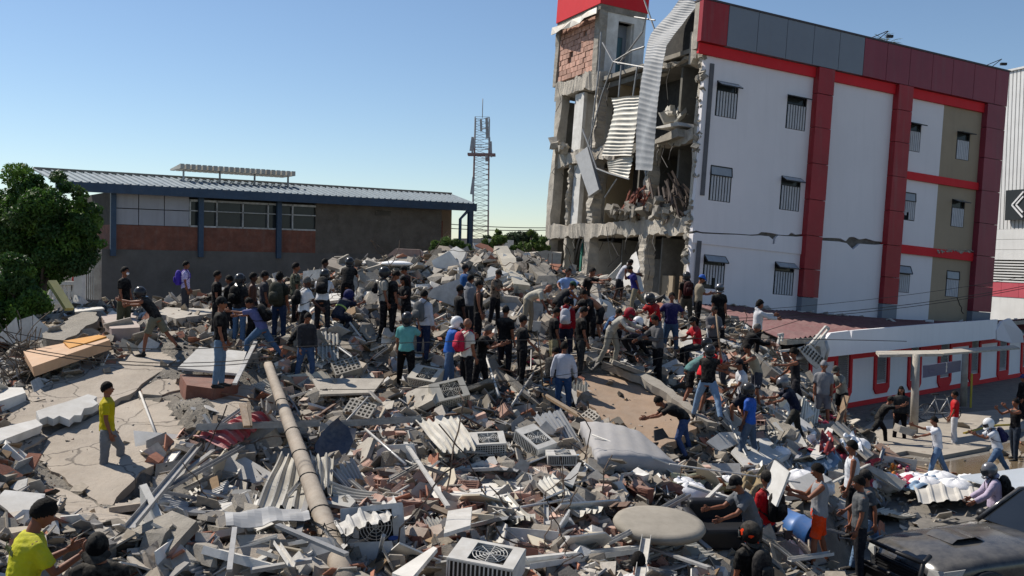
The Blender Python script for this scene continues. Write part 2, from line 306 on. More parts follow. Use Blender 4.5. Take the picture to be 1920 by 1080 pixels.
# ================================================================ damaged four-storey building (it leans: its own axes)
def c2w(v): return cR*v[0]-cU*v[1]+cF*v[2]
AU=c2w((.902268,.06814,.425758)); AV=c2w((-.424518,-.032463,.904837)); AW=c2w((.075477,-.997147,-.000364))
KB=1.105; BO=P(1293,560,42.0)
def B(u,v,w): return BO+(AU*u+AV*v+AW*w)*KB
def onpl(px,py,n,off):
    r=raydir(px,py); t=((BO+n*off*KB-CAM)@n)/(r@n); q=(CAM+r*t-BO)/KB; return q@AU,q@AV,q@AW
def onside(px,py,v=0): q=onpl(px,py,AV,v); return q[0],q[2]
def onface(px,py,u=0): q=onpl(px,py,AU,u); return q[1],q[2]
def bb(mb,u0,u1,v0,v1,w0,w1,m=0,jit=0):
    V=np.array([B(*c) for c in [(u0,v0,w0),(u1,v0,w0),(u1,v1,w0),(u0,v1,w0),(u0,v0,w1),(u1,v0,w1),(u1,v1,w1),(u0,v1,w1)]])
    if jit: V=V+rng.uniform(-jit,jit,V.shape)
    return mb.add(V,BOXF,m)
bld=empty('damaged_building',BO-np.array([0,0,BO[2]]),'leaning four-storey white and red building with its left end torn open and floors exposed','building')
def bobj(mb,name,m,parent=None,label=None,kind=None): return mb.obj(name,m,parent or bld,label,kind=kind)
def side_poly(uw,v0,v1): # polygon in u,w -> prism between v0 and v1
    b=MB(); b.prism([B(u,v0,w) for u,w in uw],AV*(v1-v0)*KB); return b
RA=[(7.3,8.7),(3.95,5.35),(.45,1.8)]; RC=[(7.27,8.55),(4.2,5.45),(1.0,2.2)]
def wall_holes(u0,u1,cols,w0,w1,holes):
    mb=MB(); us=[u0]+[x for c in cols for x in c]+[u1]
    for i in range(len(us)-1):
        if i%2==0: bb(mb,us[i],us[i+1],0,.22,w0,w1)
        else:
            ww=[w0]+[x for h in sorted(holes) for x in h]+[w1]
            for j in range(0,len(ww),2):
                if ww[j+1]>ww[j]: bb(mb,us[i],us[i+1],0,.22,ww[j],ww[j+1])
    return mb
CK_T=[(1290,428),(1297,434),(1306,432),(1316,435),(1334,436),(1352,437),(1380,438),(1408,440),(1421,439),(1428,435),(1440,436),(1452,438),(1460,440),(1478,441),(1484,436),(1492,440),(1502,439),(1530,444),(1546,446),(1560,446),(1576,447),(1586,452),(1592,445),(1600,444),(1612,449),(1624,447),(1640,452),(1652,453),(1655,455)]
CK_B=[(1655,458),(1640,459),(1624,458),(1611,457),(1604,463),(1598,468),(1592,462),(1586,456),(1572,453),(1556,452),(1540,451),(1530,449),(1502,443),(1492,444),(1482,443),(1470,442.5),(1458,441.5),(1453,446),(1451,457),(1447,458),(1448,449),(1440,443),(1424,441.5),(1408,442),(1380,440),(1352,439.5),(1334,438.5),(1316,438),(1306,436),(1296,440),(1290,436)]
T=[onside(*p) for p in CK_T]; Bt=[onside(*p) for p in CK_B]
wl=3.35; wlo=2.2
up=wall_holes(-.1,5.45,[(.53,1.6),(4.1,5.15)],wl,9.75,RA[:2]); lo=wall_holes(-.1,5.45,[(.53,1.6),(4.1,5.15)],-4,wlo,RA[2:])
def crackp(u0,u1,top):
    src=T if top else Bt[::-1]; s=[q for q in src if u0<q[0]<u1]
    wi=lambda u:np.interp(u,[q[0] for q in src],[q[1] for q in src])
    e=[(u0,wi(u0))]+s+[(u1,wi(u1))]
    if top: return [(u1,wl),(u0,wl)]+e
    return [(u0,wlo),(u1,wlo)]+e[::-1]
M_wall2=M_wall
up.prism([B(u,0,w) for u,w in crackp(-.1,5.45,True)],AV*.22*KB); lo.prism([B(u,-.05,w) for u,w in crackp(-.1,5.45,False)],AV*.27*KB)
bobj(up,'wall',M_wall); bobj(lo,'wall',M_wall)
up=MB(); bb(up,6.2,9.95,0,.22,wl,9.75); up.prism([B(u,0,w) for u,w in crackp(6.2,9.95,True)],AV*.22*KB); bobj(up,'wall',M_wall,label='windowless white wall panel above the widest crack')
lo=MB(); bb(lo,6.2,9.95,-.05,.22,-4,wlo); lo.prism([B(u,-.05,w) for u,w in crackp(6.2,9.95,False)],AV*.27*KB); bobj(lo,'wall',M_wall)
for (u0,u1,c,mm,lab) in [(10.7,13.05,(10.85,11.75),M_wall,None),(13.05,15.55,(14.0,14.85),M_tan,'tan painted wall strip')]:
    bobj(wall_holes(u0,u1,[c],-4,9.75,RC),'wall',mm,label=lab)
ck=MB(); bb(ck,-.0,10.6,.1,.4,2.0,3.5); bobj(ck,'floor_beam',mat('crack_concrete',(.17,.15,.13),(.09,.08,.07),5,bump=.8,bsc=20))
# parapet panels, red bands, pilasters
pe=[-.62]+[onside(x,y,-.3)[0] for x,y in [(1368,15),(1424,22),(1478,38),(1528,52),(1576,66),(1622,80),(1665,90),(1708,100),(1750,111),(1788,121),(1828,131),(1868,142)]]+[16.75]
for i in range(len(pe)-1):
    m=MB(); bb(m,pe[i]+.012,pe[i+1]-.012,-.3,-.05,10.02,11.62); bobj(m,'parapet_panel',M_redp if i==0 else M_grayp if i<6 else M_mar)
m=MB(); bb(m,-.62,16.8,-.33,.3,11.625,11.7); bobj(m,'parapet_cap',mat('dark_trim',(.06,.05,.055),None,2.,rough=.5))
m=MB(); bb(m,-.6,16.7,-.045,.25,9.76,11.6); bobj(m,'parapet_wall',M_conc2)
for (u0,u1,w0,w1) in [(-.55,5.39,9.58,10.0),(6.26,9.91,9.58,10.0),(10.79,15.49,9.58,10.0),(10.79,15.49,6.0,6.34),(10.79,15.49,2.72,3.1)]:
    m=MB(); bb(m,u0,u1,-.13,-.004,w0,w1); bobj(m,'red_band',M_redb)
for (u0,u1) in [(5.4,6.25),(9.92,10.78),(15.5,16.7)]:
    m=MB(); bb(m,u0,u1,-.3,.2,-4,.42); bobj(m,'pilaster_base',M_grayp)
    ws=[.43,1.6,3.0,4.5,6.,7.5,8.9,10.0]
    for a,b_ in zip(ws[:-1],ws[1:]):
        m=MB(); bb(m,u0,u1,-.31+rng.uniform(-.01,.01),.2,a+.012,b_-.012); bobj(m,'pilaster_panel',M_redp if u0<15 else M_mar)
m=MB()
for k in range(34):
    px=rng.uniform(1755,1825); q=onside(px,471+rng.normal()*1.3,-.14); s=rng.uniform(.02,.09); m.box(B(q[0],-.135,q[1]),(s*2,s,s),rotm(*rng.uniform(-1,1,3)))
bobj(m,'chipped_plaster',M_conc2,kind='stuff')
m=MB()  # fine crack by the far corner
cp=[(1794,558),(1797,565),(1799,572),(1803,577),(1802,583),(1806,588)]
for a,b_ in zip(cp[:-1],cp[1:]):
    q=onside(*a); r=onside(*b_); m.bar(B(q[0],-.006,q[1]),B(r[0],-.006,r[1]),.05,.02)
bobj(m,'wall_crack',M_dark)
# windows with bars and tilting vents
def bwindow(u0,u1,w0,w1,ang,lab=None,broken=False):
    f=MB(); t=.05
    for (a,b_,c,d) in [(u0,u1,w1-t,w1),(u0,u1,w0,w0+t*.7),(u0,u0+t,w0+t,w1-t),(u1-t,u1,w0+t,w1-t)]: bb(f,a,b_,.02,.1,c,d)
    wv=w1-.36; bb(f,u0+t,u1-t,.02,.1,wv-.03,wv+.01)
    fo=bobj(f,'window_frame',M_black,label=lab)
    g=MB(); bb(g,u0+t,u1-t,.12,.14,w0+.04,w1-t); bobj(g,'pane',M_glass,fo)
    s=MB(); n=7
    for k in range(n):
        uu=u0+t+(u1-u0-2*t)*(k+.5)/n; hh=w0+.04+(0.35*(w1-w0)*rng.random() if broken and k<4 else 0)
        bb(s,uu-.042,uu+.042,-.02,.015,w0+.02 if not broken else hh,wv-.04)
    bobj(s,'window_bar',mat('pale_slats',(.5,.51,.53),(.42,.43,.45),3,dust=.1),fo)
    v=MB(); a=R_(ang); dv=-math.sin(a)*.36; dw=-math.cos(a)*.36
    q=[B(u0+.02,.01,w1-.03),B(u1-.02,.01,w1-.03),B(u1-.02,.01+dv,w1-.03+dw),B(u0+.02,.01+dv,w1-.03+dw)]
    v.prism(q,AW*.025*KB); bobj(v,'vent_pane',mat('frosted_glass',(.30,.33,.36),(.25,.27,.3),3,rough=.2),fo)
    e=MB()
    for i in range(4): e.bar(q[i],q[(i+1)%4],.045,.045)
    bobj(e,'vent_frame',M_black,fo)
for j,(a,w) in enumerate([(60,0),(8,1),(45,2)]): bwindow(.53,1.6,*RA[w],a,broken=(w==2))
for j,(a,w) in enumerate([(75,0),(60,1),(55,2)]): bwindow(4.1,5.15,*RA[w],a)
for a,w in [(75,0),(5,1),(25,2)]: bwindow(10.85,11.75,*RC[w],a,broken=(w==1))
for a,w in [(80,0),(75,1),(5,2)]: bwindow(14.0,14.85,*RC[w],a)
M_edge=mat('torn_pale_concrete',(.56,.51,.43),(.30,.27,.23),1.6,bump=.9,bsc=12,dust=.35,bd=.06,det=10)
def rw(n,jit):
    a=rng.normal(size=(8,n+4)); a=(a[:,:-4]+a[:,1:-3]+a[:,2:-2]+a[:,3:-1]+a[:,4:])/5*2.0; return (a+rng.normal(size=(8,n))*.35)*jit
def raggedbeam(v0,v1,w0,w1,u0=-.05,u1=.5,n=14,jit=.07,name='floor_beam',m=None):
    n=n*2; mb=MB(); vs=np.linspace(v0,v1,n); rings=[]
    wk=rw(len(vs),jit); qi=0
    for v in vs:
        k_=iter(wk[:,qi]); qi+=1; j=lambda:next(k_)
        rings.append([B(u0+j(),v,w0+j()),B(u0+j(),v,w1+j()),B(u1,v,w1+j()*.5),B(u1,v,w0+j()*.5)])
    V=np.array(rings).reshape(-1,3); F=[(0,1,2,3)]+[(i*4+k,(i+1)*4+k,(i+1)*4+(k+1)%4,i*4+(k+1)%4) for i in range(n-1) for k in range(4)]+[((n-1)*4+3,(n-1)*4+2,(n-1)*4+1,(n-1)*4)]
    mb.add(V,F); return bobj(mb,name,m or M_edge)
def raggedcol(v0,v1,w0,w1,u0=-.05,u1=.45,n=26,jit=.05,m=None):
    mb=MB(); ws=np.linspace(w0,w1,n); V=[]
    wk=rw(len(ws),jit); qi=0
    for w in ws:
        k_=iter(wk[:,qi]); qi+=1; j=lambda:next(k_)
        V+= [B(u0+j(),v0+j(),w),B(u0+j(),v1+j(),w),B(u1,v1,w),B(u1,v0+j(),w)]
    F=[(0,1,2,3)]+[(i*4+k,i*4+(k+1)%4,(i+1)*4+(k+1)%4,(i+1)*4+k) for i in range(n-1) for k in range(4)]+[((n-1)*4+3,(n-1)*4+2,(n-1)*4+1,(n-1)*4)]
    mb.add(V,F); return bobj(mb,'column',m or M_edge)
for (w0,w1) in [(2.62,3.2),(6.25,6.85),(9.6,10.0)]:
    m=MB(); bb(m,.5,16.4,.3,12.5,w0+.1,w1-.05); bobj(m,'floor_slab',M_int)
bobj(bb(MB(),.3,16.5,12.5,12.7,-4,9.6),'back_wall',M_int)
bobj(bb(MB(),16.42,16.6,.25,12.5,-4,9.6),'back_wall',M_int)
bobj(bb(MB(),.2,16.5,-.0,12.6,10.02,10.2),'roof_slab',M_conc2)
raggedbeam(.4,12.7,2.55,3.2,n=34,jit=.06); raggedbeam(6.6,12.7,6.2,6.8,n=16); raggedbeam(.5,3.0,6.3,6.75,n=8,jit=.05); raggedbeam(8.6,13.0,9.75,10.55,n=16); raggedbeam(1.0,5.2,9.75,10.0,u0=.3,u1=.9,n=10,jit=.09); raggedbeam(.1,1.4,9.5,10.6,n=6,jit=.12)
for (v0,v1,w0,w1) in [(12.25,12.75,-4,9.8),(8.15,8.6,-4,2.6),(8.2,8.6,3.2,6.2),(3.35,3.95,-1,2.6),(3.5,3.95,3.2,6.7),(.12,.5,-4,9.8),(10.55,10.8,-4,2.55),(10.7,10.85,3.2,6.2),(8.4,8.75,6.8,9.7)]:
    raggedcol(v0,v1,w0,w1)
for (v0,v1,u0,u1,w0,w1,mm) in [ # partitions receding into the rooms
 (10.1,11.0,.12,.3,6.85,9.7,M_white),(10.3,10.42,.3,6,6.8,9.7,M_white),(9.9,10.6,.15,.4,3.2,6.15,M_white),(7.4,7.5,.5,6,6.8,9.7,M_ochre),(2.5,2.65,.6,7,6.8,9.7,M_int),(10.4,10.5,.5,6,3.2,6.2,M_white),(7.9,8.0,.5,5,3.2,6.2,M_ochre),(5.3,5.42,.6,6,3.2,6.2,M_int),(2.3,2.42,.6,6,3.2,6.2,M_int),
 (9.6,9.7,.5,6,-3,2.5,M_white),(6.9,7.0,1,6,-3,2.5,M_int),(2.9,3.0,.5,6,-3,2.5,M_int)]:
    bobj(bb(MB(),u0,u1,v0,v1,w0,w1),'partition_or_shade_wall',mm)
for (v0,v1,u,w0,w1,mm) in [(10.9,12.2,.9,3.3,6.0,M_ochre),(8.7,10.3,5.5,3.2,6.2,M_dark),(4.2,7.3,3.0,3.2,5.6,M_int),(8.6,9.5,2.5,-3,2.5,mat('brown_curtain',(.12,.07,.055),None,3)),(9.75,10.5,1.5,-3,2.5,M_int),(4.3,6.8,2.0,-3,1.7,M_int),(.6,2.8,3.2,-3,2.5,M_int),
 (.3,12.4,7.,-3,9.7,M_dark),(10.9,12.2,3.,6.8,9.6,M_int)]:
    bobj(bb(MB(),u,u+.1,v0,v1,w0,w1),'partition_or_shade_wall',mm)
bobj(bb(MB(),.6,.7,2.1,2.9,-1.4,.9),'partition_or_shade_wall',M_tan)
for (v0,v1,w0,w1) in [(10.5,12.25,6.85,9.75),(8.75,10.3,6.85,9.7),(3.95,7.4,6.85,9.7),(.5,2.5,6.85,9.7),(.5,2.3,3.2,6.2),(2.42,3.4,3.2,6.2),(7.0,8.1,3.2,6.2),(4.3,6.9,1.7,2.6),(.5,2.1,-3,2.5),(7.05,8.2,-3,2.5),(11.,12.2,6.85,9.7)]: bobj(bb(MB(),1.9,2.0,v0,v1,w0,w1),'partition_or_shade_wall',M_dark)  # near-black planes added behind the openings, room shade put in as colour
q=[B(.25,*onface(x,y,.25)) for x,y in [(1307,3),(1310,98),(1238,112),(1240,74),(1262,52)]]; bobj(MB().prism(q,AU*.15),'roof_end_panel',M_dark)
bobj(bb(MB(),.4,.45,1.05,1.35,-1,.9),'door_leaf',M_wood)
m=MB()
for v in (9.62,9.7): m.sweep([B(.4,v,-2),B(.4,v,2.5)],.05,n=6)
bobj(m,'drain_pipe',M_green)
# stair tower on the roof end
red=MB(); TU=onpl(1213,22,AV,8.9)[0]
bb(red,-.08,TU+.03,8.82,13.35,13.72,17.5); bobj(red,'tower_cladding',M_redb)
bobj(bb(MB(),-.02,TU,8.86,13.3,13.42,13.72),'tower_beam',M_conc)
# side with door recess
d0,dw0=onside(1156,95,8.9); d1,_=onside(1186,95,8.9); dtop=onside(1165,40,8.9)[1]; dbot=10.5
wt=MB(); bb(wt,.42,d0,8.9,9.1,10.3,13.42); bb(wt,d1,TU,8.9,9.1,10.3,13.42); bb(wt,d0,d1,8.9,9.1,dtop,13.42); bb(wt,d0,d0+.05,9.1,9.7,dbot,dtop); bb(wt,d1-.05,d1,9.1,9.7,dbot,dtop)
bobj(wt,'tower_wall',M_white)
fr=bobj(bb(bb(bb(MB(),d0+.05,d1-.05,9.5,9.58,dtop-.6,dtop),d1-.25,d1-.05,9.5,9.58,dbot,dtop-.6),d0+.05,d0+.15,9.5,9.58,dbot,dtop-.6),'door_frame',M_grayp)
bobj(bb(MB(),d0+.15,d1-.25,9.54,9.57,dbot,dtop-.6),'pane',mat('teal_glass',(.05,.11,.13),(.08,.15,.16),3,rough=.15),fr)
raggedcol(8.85,9.25,10.4,13.45,u0=-.04,u1=.4,jit=.015,m=M_conc2)
raggedcol(12.95,13.3,10.4,13.45,u0=-.04,u1=.4,jit=.015,m=M_conc2)
bobj(bb(MB(),.16,.4,9.25,12.95,10.5,13.42),'tower_wall',M_mortar)
bobj(bb(MB(),.4,TU,12.6,13.2,10.5,13.42),'tower_wall',M_int); bobj(bb(MB(),TU-.1,TU,9.1,12.6,10.5,13.42),'tower_wall',M_int)
bobj(bb(MB(),.3,TU+.5,8.7,13.3,10.3,10.5),'tower_floor',M_conc)
bobj(bb(MB(),-.03,.02,8.95,9.2,10.7,12.2),'plaster_strip',M_white)
bw,bh=.365,.268; proto=MB()
proto.box((0,0,0),(1,1,1)); pm=proto.mesh('brick',M_brick)
A3=Matrix((tuple(AU),tuple(AV),tuple(AW))).transposed()
nb=0
for r in range(10):
    for c in range(-1,11):
        v=9.27+c*bw+(bw/2 if r%2 else 0); w=10.62+r*bh+.12
        a=max(v,9.27); b_=min(v+bw-.03,12.95)
        if b_-a<.08 or (r,c) in [(3,6),(7,2),(4,6)]: continue
        o=link('brick',pm,bld); sc=((.1)*KB,(b_-a)*KB,(bh-.028)*KB)
        mt=Matrix.Translation(Vector(B(.1+rng.uniform(-.025,.015),(a+b_)/2,w+bh*0)))@(A3@Matrix.Rotation(rng.uniform(-.03,.03),3,'X')).to_4x4()@Matrix.Diagonal((*sc,1))
        o.matrix_parent_inverse=parent_inv(bld); o.matrix_basis=mt
# peeled render hanging under the red cladding
m=MB(); tp=[(1035,52),(1047,50),(1060,44),(1075,38),(1090,30),(1105,22),(1120,13),(1127,8)]; bt=[(1033,66),(1047,63),(1062,57),(1068,52),(1092,44),(1105,36),(1118,25),(1124,14)]
Vt=[B(-.12-.1*(i%2),*onface(*p,-.12)) for i,p in enumerate(tp)]; Vb=[B(-.35-.15*(i%3),*onface(*p,-.35)) for i,p in enumerate(bt)]
n=len(tp); m.add(Vt+Vb,[(i,i+1,n+i+1,n+i) for i in range(n-1)]); m.add([v+AU*.04 for v in Vt+Vb],[(n+i,n+i+1,i+1,i) for i in range(n-1)])
bobj(m,'peeled_render',M_tin)
# corner pipe recess on the side wall
bobj(bb(MB(),.12,.3,-.06,-.002,4.1,9.3),'downpipe',mat('grey_pipe',(.13,.13,.14),None,3))
bobj(bb(MB(),.12,.3,-.1,-.052,-2,2.3),'downpipe',mat('grey_pipe',(.13,.13,.14)))
m=MB()
for k in range(60):
    w=rng.uniform(-1,9.8); m.box(B(-.1+rng.normal()*.06,.05+rng.random()*.35,w),rng.uniform(.06,.3,3),rotm(*rng.uniform(-1,1,3)),jit=.04)
bobj(m,'broken_edge',M_conc,kind='stuff')
# ---- loose members
def rod(mb,pix,u,r=.04,n=6):
    us=u if hasattr(u,'__len__') else [u]*len(pix)
    mb.sweep([B(uu,*onface(*p,uu)) for p,uu in zip(pix,us)],r*KB,n=n,sm=False)
def corr(path_l,path_r,us,n,amp,name,mt,label,cat,parent=None):
    L=[B(u,*onface(*p,u)) for p,u in zip(path_l,us)]; Rr=[B(u,*onface(*p,u)) for p,u in zip(path_r,us)]
    k=len(L); T_=np.linspace(0,k-1,n*6+1); L=np.array(L);Rr=np.array(Rr)
    sm=lambda A:np.array([np.interp(T_,range(k),A[:,i]) for i in range(3)]).T
    def smo(A):
        for _ in range(10): A[1:-1]=(A[:-2]+A[1:-1]*2+A[2:])/4
        return A
    l=smo(sm(L)); r=smo(sm(Rr)); V=[];W=7
    for i in range(len(T_)):
        t=nrm((l[min(i+1,len(T_)-1)]-l[max(i-1,0)])); nn=nrm(np.cross(r[i]-l[i],t)); h=amp*(abs(math.sin(math.pi*i/6))*2-1)
        for j in range(W): V.append(l[i]*(1-j/(W-1))+r[i]*j/(W-1)+nn*(h+.05*math.sin(j*1.3+i*.05)))
    V=np.array(V); m=MB(); N=len(T_); F=[(i*W+j,i*W+j+1,(i+1)*W+j+1,(i+1)*W+j) for i in range(N-1) for j in range(W-1)]
    m.add(V,F,0,True); off=nrm(np.cross(V[1]-V[0],V[W]-V[0]))*.012; m.add(V+off,[f[::-1] for f in F],0,True)
    return m.obj(name,mt,parent,label,cat)
corr([(1274,-2),(1255,22),(1240,40),(1222,64),(1213,85),(1207,110),(1202,150),(1198,200),(1193,250),(1190,318)],[(1311,2),(1297,22),(1280,48),(1262,68),(1248,84),(1243,115),(1239,160),(1232,210),(1226,260),(1222,320)],[-.1,-.2,-.35,-.55,-.8,-1.,-1.1,-1.2,-1.25,-1.3],46,.009,'hanging_roof_sheet',mat('grey_hanging_sheet',(.27,.285,.30),(.20,.21,.225),2.,rough=.6,dust=.25),'long grey corrugated roof sheet curling down from the torn roof corner','roof sheet')
corr([(1146,184),(1150,205),(1142,240),(1135,270),(1130,292)],[(1198,179),(1197,200),(1193,240),(1189,270),(1184,292)],[-.5,-.55,-.6,-.6,-.6],15,.028,'hanging_tin_sheet',M_tin,'pale corrugated sheet hanging across the third floor opening','roof sheet')
corr([(1138,303),(1140,322)],[(1186,290),(1178,334)],[-.5,-.5],6,.028,'hanging_tin_sheet',M_tin,'short crumpled corrugated piece hanging just above the broken second floor','roof sheet')
m=MB(); q=[B(-.5,*onface(x,y,-.5)) for x,y in [(1078,292),(1101,275),(1123,355),(1104,368)]]; m.prism(q,AU*.25+AV*.12)
for t in (.3,.62): a=q[0]*(1-t)+q[3]*t; b_=q[1]*(1-t)+q[2]*t
m.obj('dangling_panel',mat('grey_board',(.40,.41,.42),(.32,.33,.34),3,dust=.2),None,'grey rectangular panel dangling diagonally off the second storey slab','panel')
m=MB()
for pix,u in [([(1130,80),(1150,116)],-.3),([(1150,116),(1212,127)],-.3),([(1165,122),(1160,182)],-.3),([(1195,125),(1187,180)],-.3),([(1150,116),(1128,180),(1105,265),(1095,300)],-.35),([(1127,60),(1122,140),(1110,240),(1108,285)],-.2),([(1092,242),(1105,275),(1119,316),(1142,325),(1180,336)],-.7),([(1150,116),(1185,95),(1208,88)],-.2),([(1208,0),(1229,60)],.3),([(1190,32),(1228,38)],.3),([(1134,370),(1157,335)],-.4),([(1215,120),(1213,260),(1211,330)],-.1),([(1155,116),(1160,120),(1205,60),(1212,30)],.2)]: rod(m,pix,u)
m.obj('bent_roof_frame',M_steel,None,'tangle of bent steel tubes dangling beside the curled roof sheet','steel frame')
m=MB()
for k in range(26):
    v=rng.uniform(1.5,12); w=rng.choice([2.6,6.3,9.7]); l=rng.uniform(.5,2.2); x=rng.normal()*.3; q=[B(-.1,v,w),B(-.25,v+x*.4,w-l*.4),B(-.3,v+x+rng.normal()*.2,w-l*.8),B(-.2,v+x*.8,w-l)]; m.sweep(q,.016,n=4,sm=False)
for pix in [[(1150,430),(1147,455),(1160,480),(1140,500)],[(1137,425),(1143,470),(1148,490)],[(1158,425),(1150,452),(1130,455),(1124,470)],[(1046,165),(1052,190),(1042,210)]]: rod(m,pix,-.15,.014,4)
m.obj('hanging_cables',M_wire,None,'thin loose cables and rebar dangling from the torn floors','cable',kind='stuff')
def planks(name,cx,cy,n,sx,sy,mt,label,cat,ang,u=-.1,l=1.2):
    m=MB()
    for k in range(n):
        v,w=onface(cx+rng.normal()*sx,cy+rng.normal()*sy,u); a=ang+rng.normal()*.18; L=l*rng.uniform(.5,1.2)
        d=AV*math.cos(a)+AW*math.sin(a)+AU*rng.normal()*.25; c=B(u+rng.uniform(-.2,.5),v,w); m.bar(c-d*L/2,c+d*L/2,rng.uniform(.05,.14),rng.uniform(.03,.06),up=AU)
    return m.obj(name,mt,None,label,cat)
M_redw=mat('red_brown_wood',(.22,.06,.035),(.12,.04,.03),5,dust=.35)
planks('splintered_timber',1188,378,26,11,9,M_redw,'red-brown splintered timber heap spilling over the middle of the broken floor edge','timber',-.6)
planks('splintered_timber',1255,372,30,12,18,mat('dark_timber',(.07,.05,.042),(.045,.034,.03),5,dust=.25),'dark splintered boards hanging in the opening beside the white corner wall','timber',1.0,l=1.15)
def heap(name,px,py,u,n,s,sz,mt,label,cat,v_=None):
    m=MB()
    for k in range(n):
        v,w=onface(px+rng.normal()*s[0],py+rng.normal()*s[1],u); m.box(B(u+rng.normal()*.2,v,w),rng.uniform(.3,1,3)*sz,rotm(*rng.uniform(-2,2,3)),jit=sz*.15)
    return m.obj(name,mt,None,label,cat)
heap('rubble_heap',1052,276,-.1,16,(5,3),.5,M_conc2,'small grey rubble clump resting at the far left end of the third floor slab','rubble')
heap('rubble_heap',1185,400,-.1,26,(13,4),.5,M_conc,'concrete lumps and rags on the second floor edge below the red-brown timber','rubble')
heap('rubble_heap',1242,400,-.15,24,(9,13),.45,M_conc2,'pale torn rubble clump hanging on the floor edge under the dark boards','rubble')
heap('rubble_heap',1268,215,.5,6,(7,3),.6,M_tin,'pale broken pieces lying in the top floor opening by the corner','rubble')
m=MB(); q=[B(-.3,*onface(x,y,-.3)) for x,y in [(1223,265),(1268,240),(1272,255),(1255,262),(1226,270)]]; m.prism(q,AU*1.2); m.obj('broken_slab',M_conc2,None,'tilted slab stub sticking out in the opening near the white corner','slab')
m=MB(); q=[B(-.3,*onface(x,y,-.3)) for x,y in [(1222,240),(1270,228),(1274,235),(1240,240)]]; m.prism(q,AU*1.)
m.obj('broken_slab',M_white,None,'white ledge piece on top of the tilted slab stub','slab')
# floodlights and palm above the roof
def flood(u):
    t=empty('roof_floodlight',B(u,-.3,11.7),'thin floodlight arm on the %s of the maroon parapet'%('left start' if u<12 else 'far right end'),'floodlight')
    m=MB(); m.sweep([B(u,-.1,11.7),B(u+.6,-.5,12.05)],.02,n=5); m.sweep([B(u+.5,0,11.7),B(u+.75,-.4,12.1),B(u+.6,-.5,12.05)],.02,n=5); m.obj('arm',M_black,t)
    m=MB(); m.box(B(u+.75,-.5,11.85),(.3,.15,.12)); m.obj('lamp_head',M_black,t)
flood(8.2); flood(15.3)
# ================================================================ annex with red-framed louvres
aA=gz0(1590,765); aB=gz0(1920,705); aD=nrm(aB-aA); aN=nrm(np.cross(aD,[0,0,1])); LA=np.linalg.norm(aB-aA)
def onwall(px,py,off=0.):
    r=raydir(px,py); t=((aA+aN*off-CAM)@aN)/(r@aN); q=CAM+r*t-aA; return q@aD,q[2]
def W(s,z,o=0): return aA+aD*s+aN*o+np.array([0,0,z])
def wb(mb,s0,s1,z0,z1,o0,o1,m=0): return mb.hexa([W(s0,z0,o0),W(s1,z0,o0),W(s1,z0,o1),W(s0,z0,o1)],[W(s0,z1,o0),W(s1,z1,o0),W(s1,z1,o1),W(s0,z1,o1)],m)
if (CAM-aA)@aN<0: aN=-aN
anx=empty('annex_building',aA,'low white annex wall with red-framed louvre windows and a maroon sheet roof','building')
zt=onwall(1660,653)[1]+.05; sL=onwall(1440,700)[0]; sR=LA+5
lou=[(1492,1514,656,735),(1567,1590,655,728),(1641,1661,652,718),(1704,1721,648,712),(1760,1778,645,707),(1818,1833,643,700),(1871,1886,641,694),(1915,1930,639,688)]
LS=[]
for (x0,x1,y0,y1) in lou:
    s0=onwall(x0,y1)[0]; s1=onwall(x1,y1)[0]; LS.append((s0,s1,max(onwall((x0+x1)/2,y1)[1],.5),zt-.08))
wm=MB(); prev=sL
for (s0,s1,z0,z1) in LS:
    wb(wm,prev,s0,0,zt,-.25,0); wb(wm,s0,s1,0,z0,-.25,0); prev=s1
wb(wm,prev,sR,0,zt,-.25,0); M_awall=mat('annex_white_wall',(.80,.79,.80),(.75,.74,.75),.5,bump=.1,bsc=20,streak=.06); wm.obj('wall',M_awall,anx)
sk_=MB(); wb(sk_,sL,sR,0,.2,.003,.04); sk_.obj('skirting',M_redb,anx)
fw=.19
for i,(s0,s1,z0,z1) in enumerate(LS):
    f=MB(); wb(f,s0-fw,s0,z0-.02,z1+.05,.003,.07); wb(f,s1,s1+fw,z0-.02,z1+.05,.003,.07)
    f.prism([W(s0-fw,z0-.02,.07),W(s0-fw,z0-.2,.07),W(s0-fw+.2,z0-.42,.07),W(s1+fw-.2,z0-.42,.07),W(s1+fw,z0-.2,.07),W(s1+fw,z0-.02,.07)],-aN*.067)
    if i<len(LS)-1: wb(f,s1+fw,LS[i+1][0]-fw,z1-.25,z1+.05,.003,.07)
    fo=f.obj('window_frame',M_redb,anx)
    g=MB(); wb(g,s0,s1,z0,z1+.04,-.2,-.16); g.obj('backing',M_dark,fo)
    s=MB(); n=int((z1-z0-.1)/.075)
    for k in range(n):
        z=z0+.12+k*.075; s.hexa([W(s0,z,-.02),W(s1,z,-.02),W(s1,z+.01,-.1),W(s0,z+.01,-.1)],[W(s0,z+.012,-.02),W(s1,z+.012,-.02),W(s1,z+.055,-.1),W(s0,z+.055,-.1)])
    wb(s,s0,s1,z0,z0+.12,-.15,-.01); s.obj('louvre_slats',mat('grey_louvre',(.36,.35,.34),(.28,.27,.26),4,dust=.2),fo)
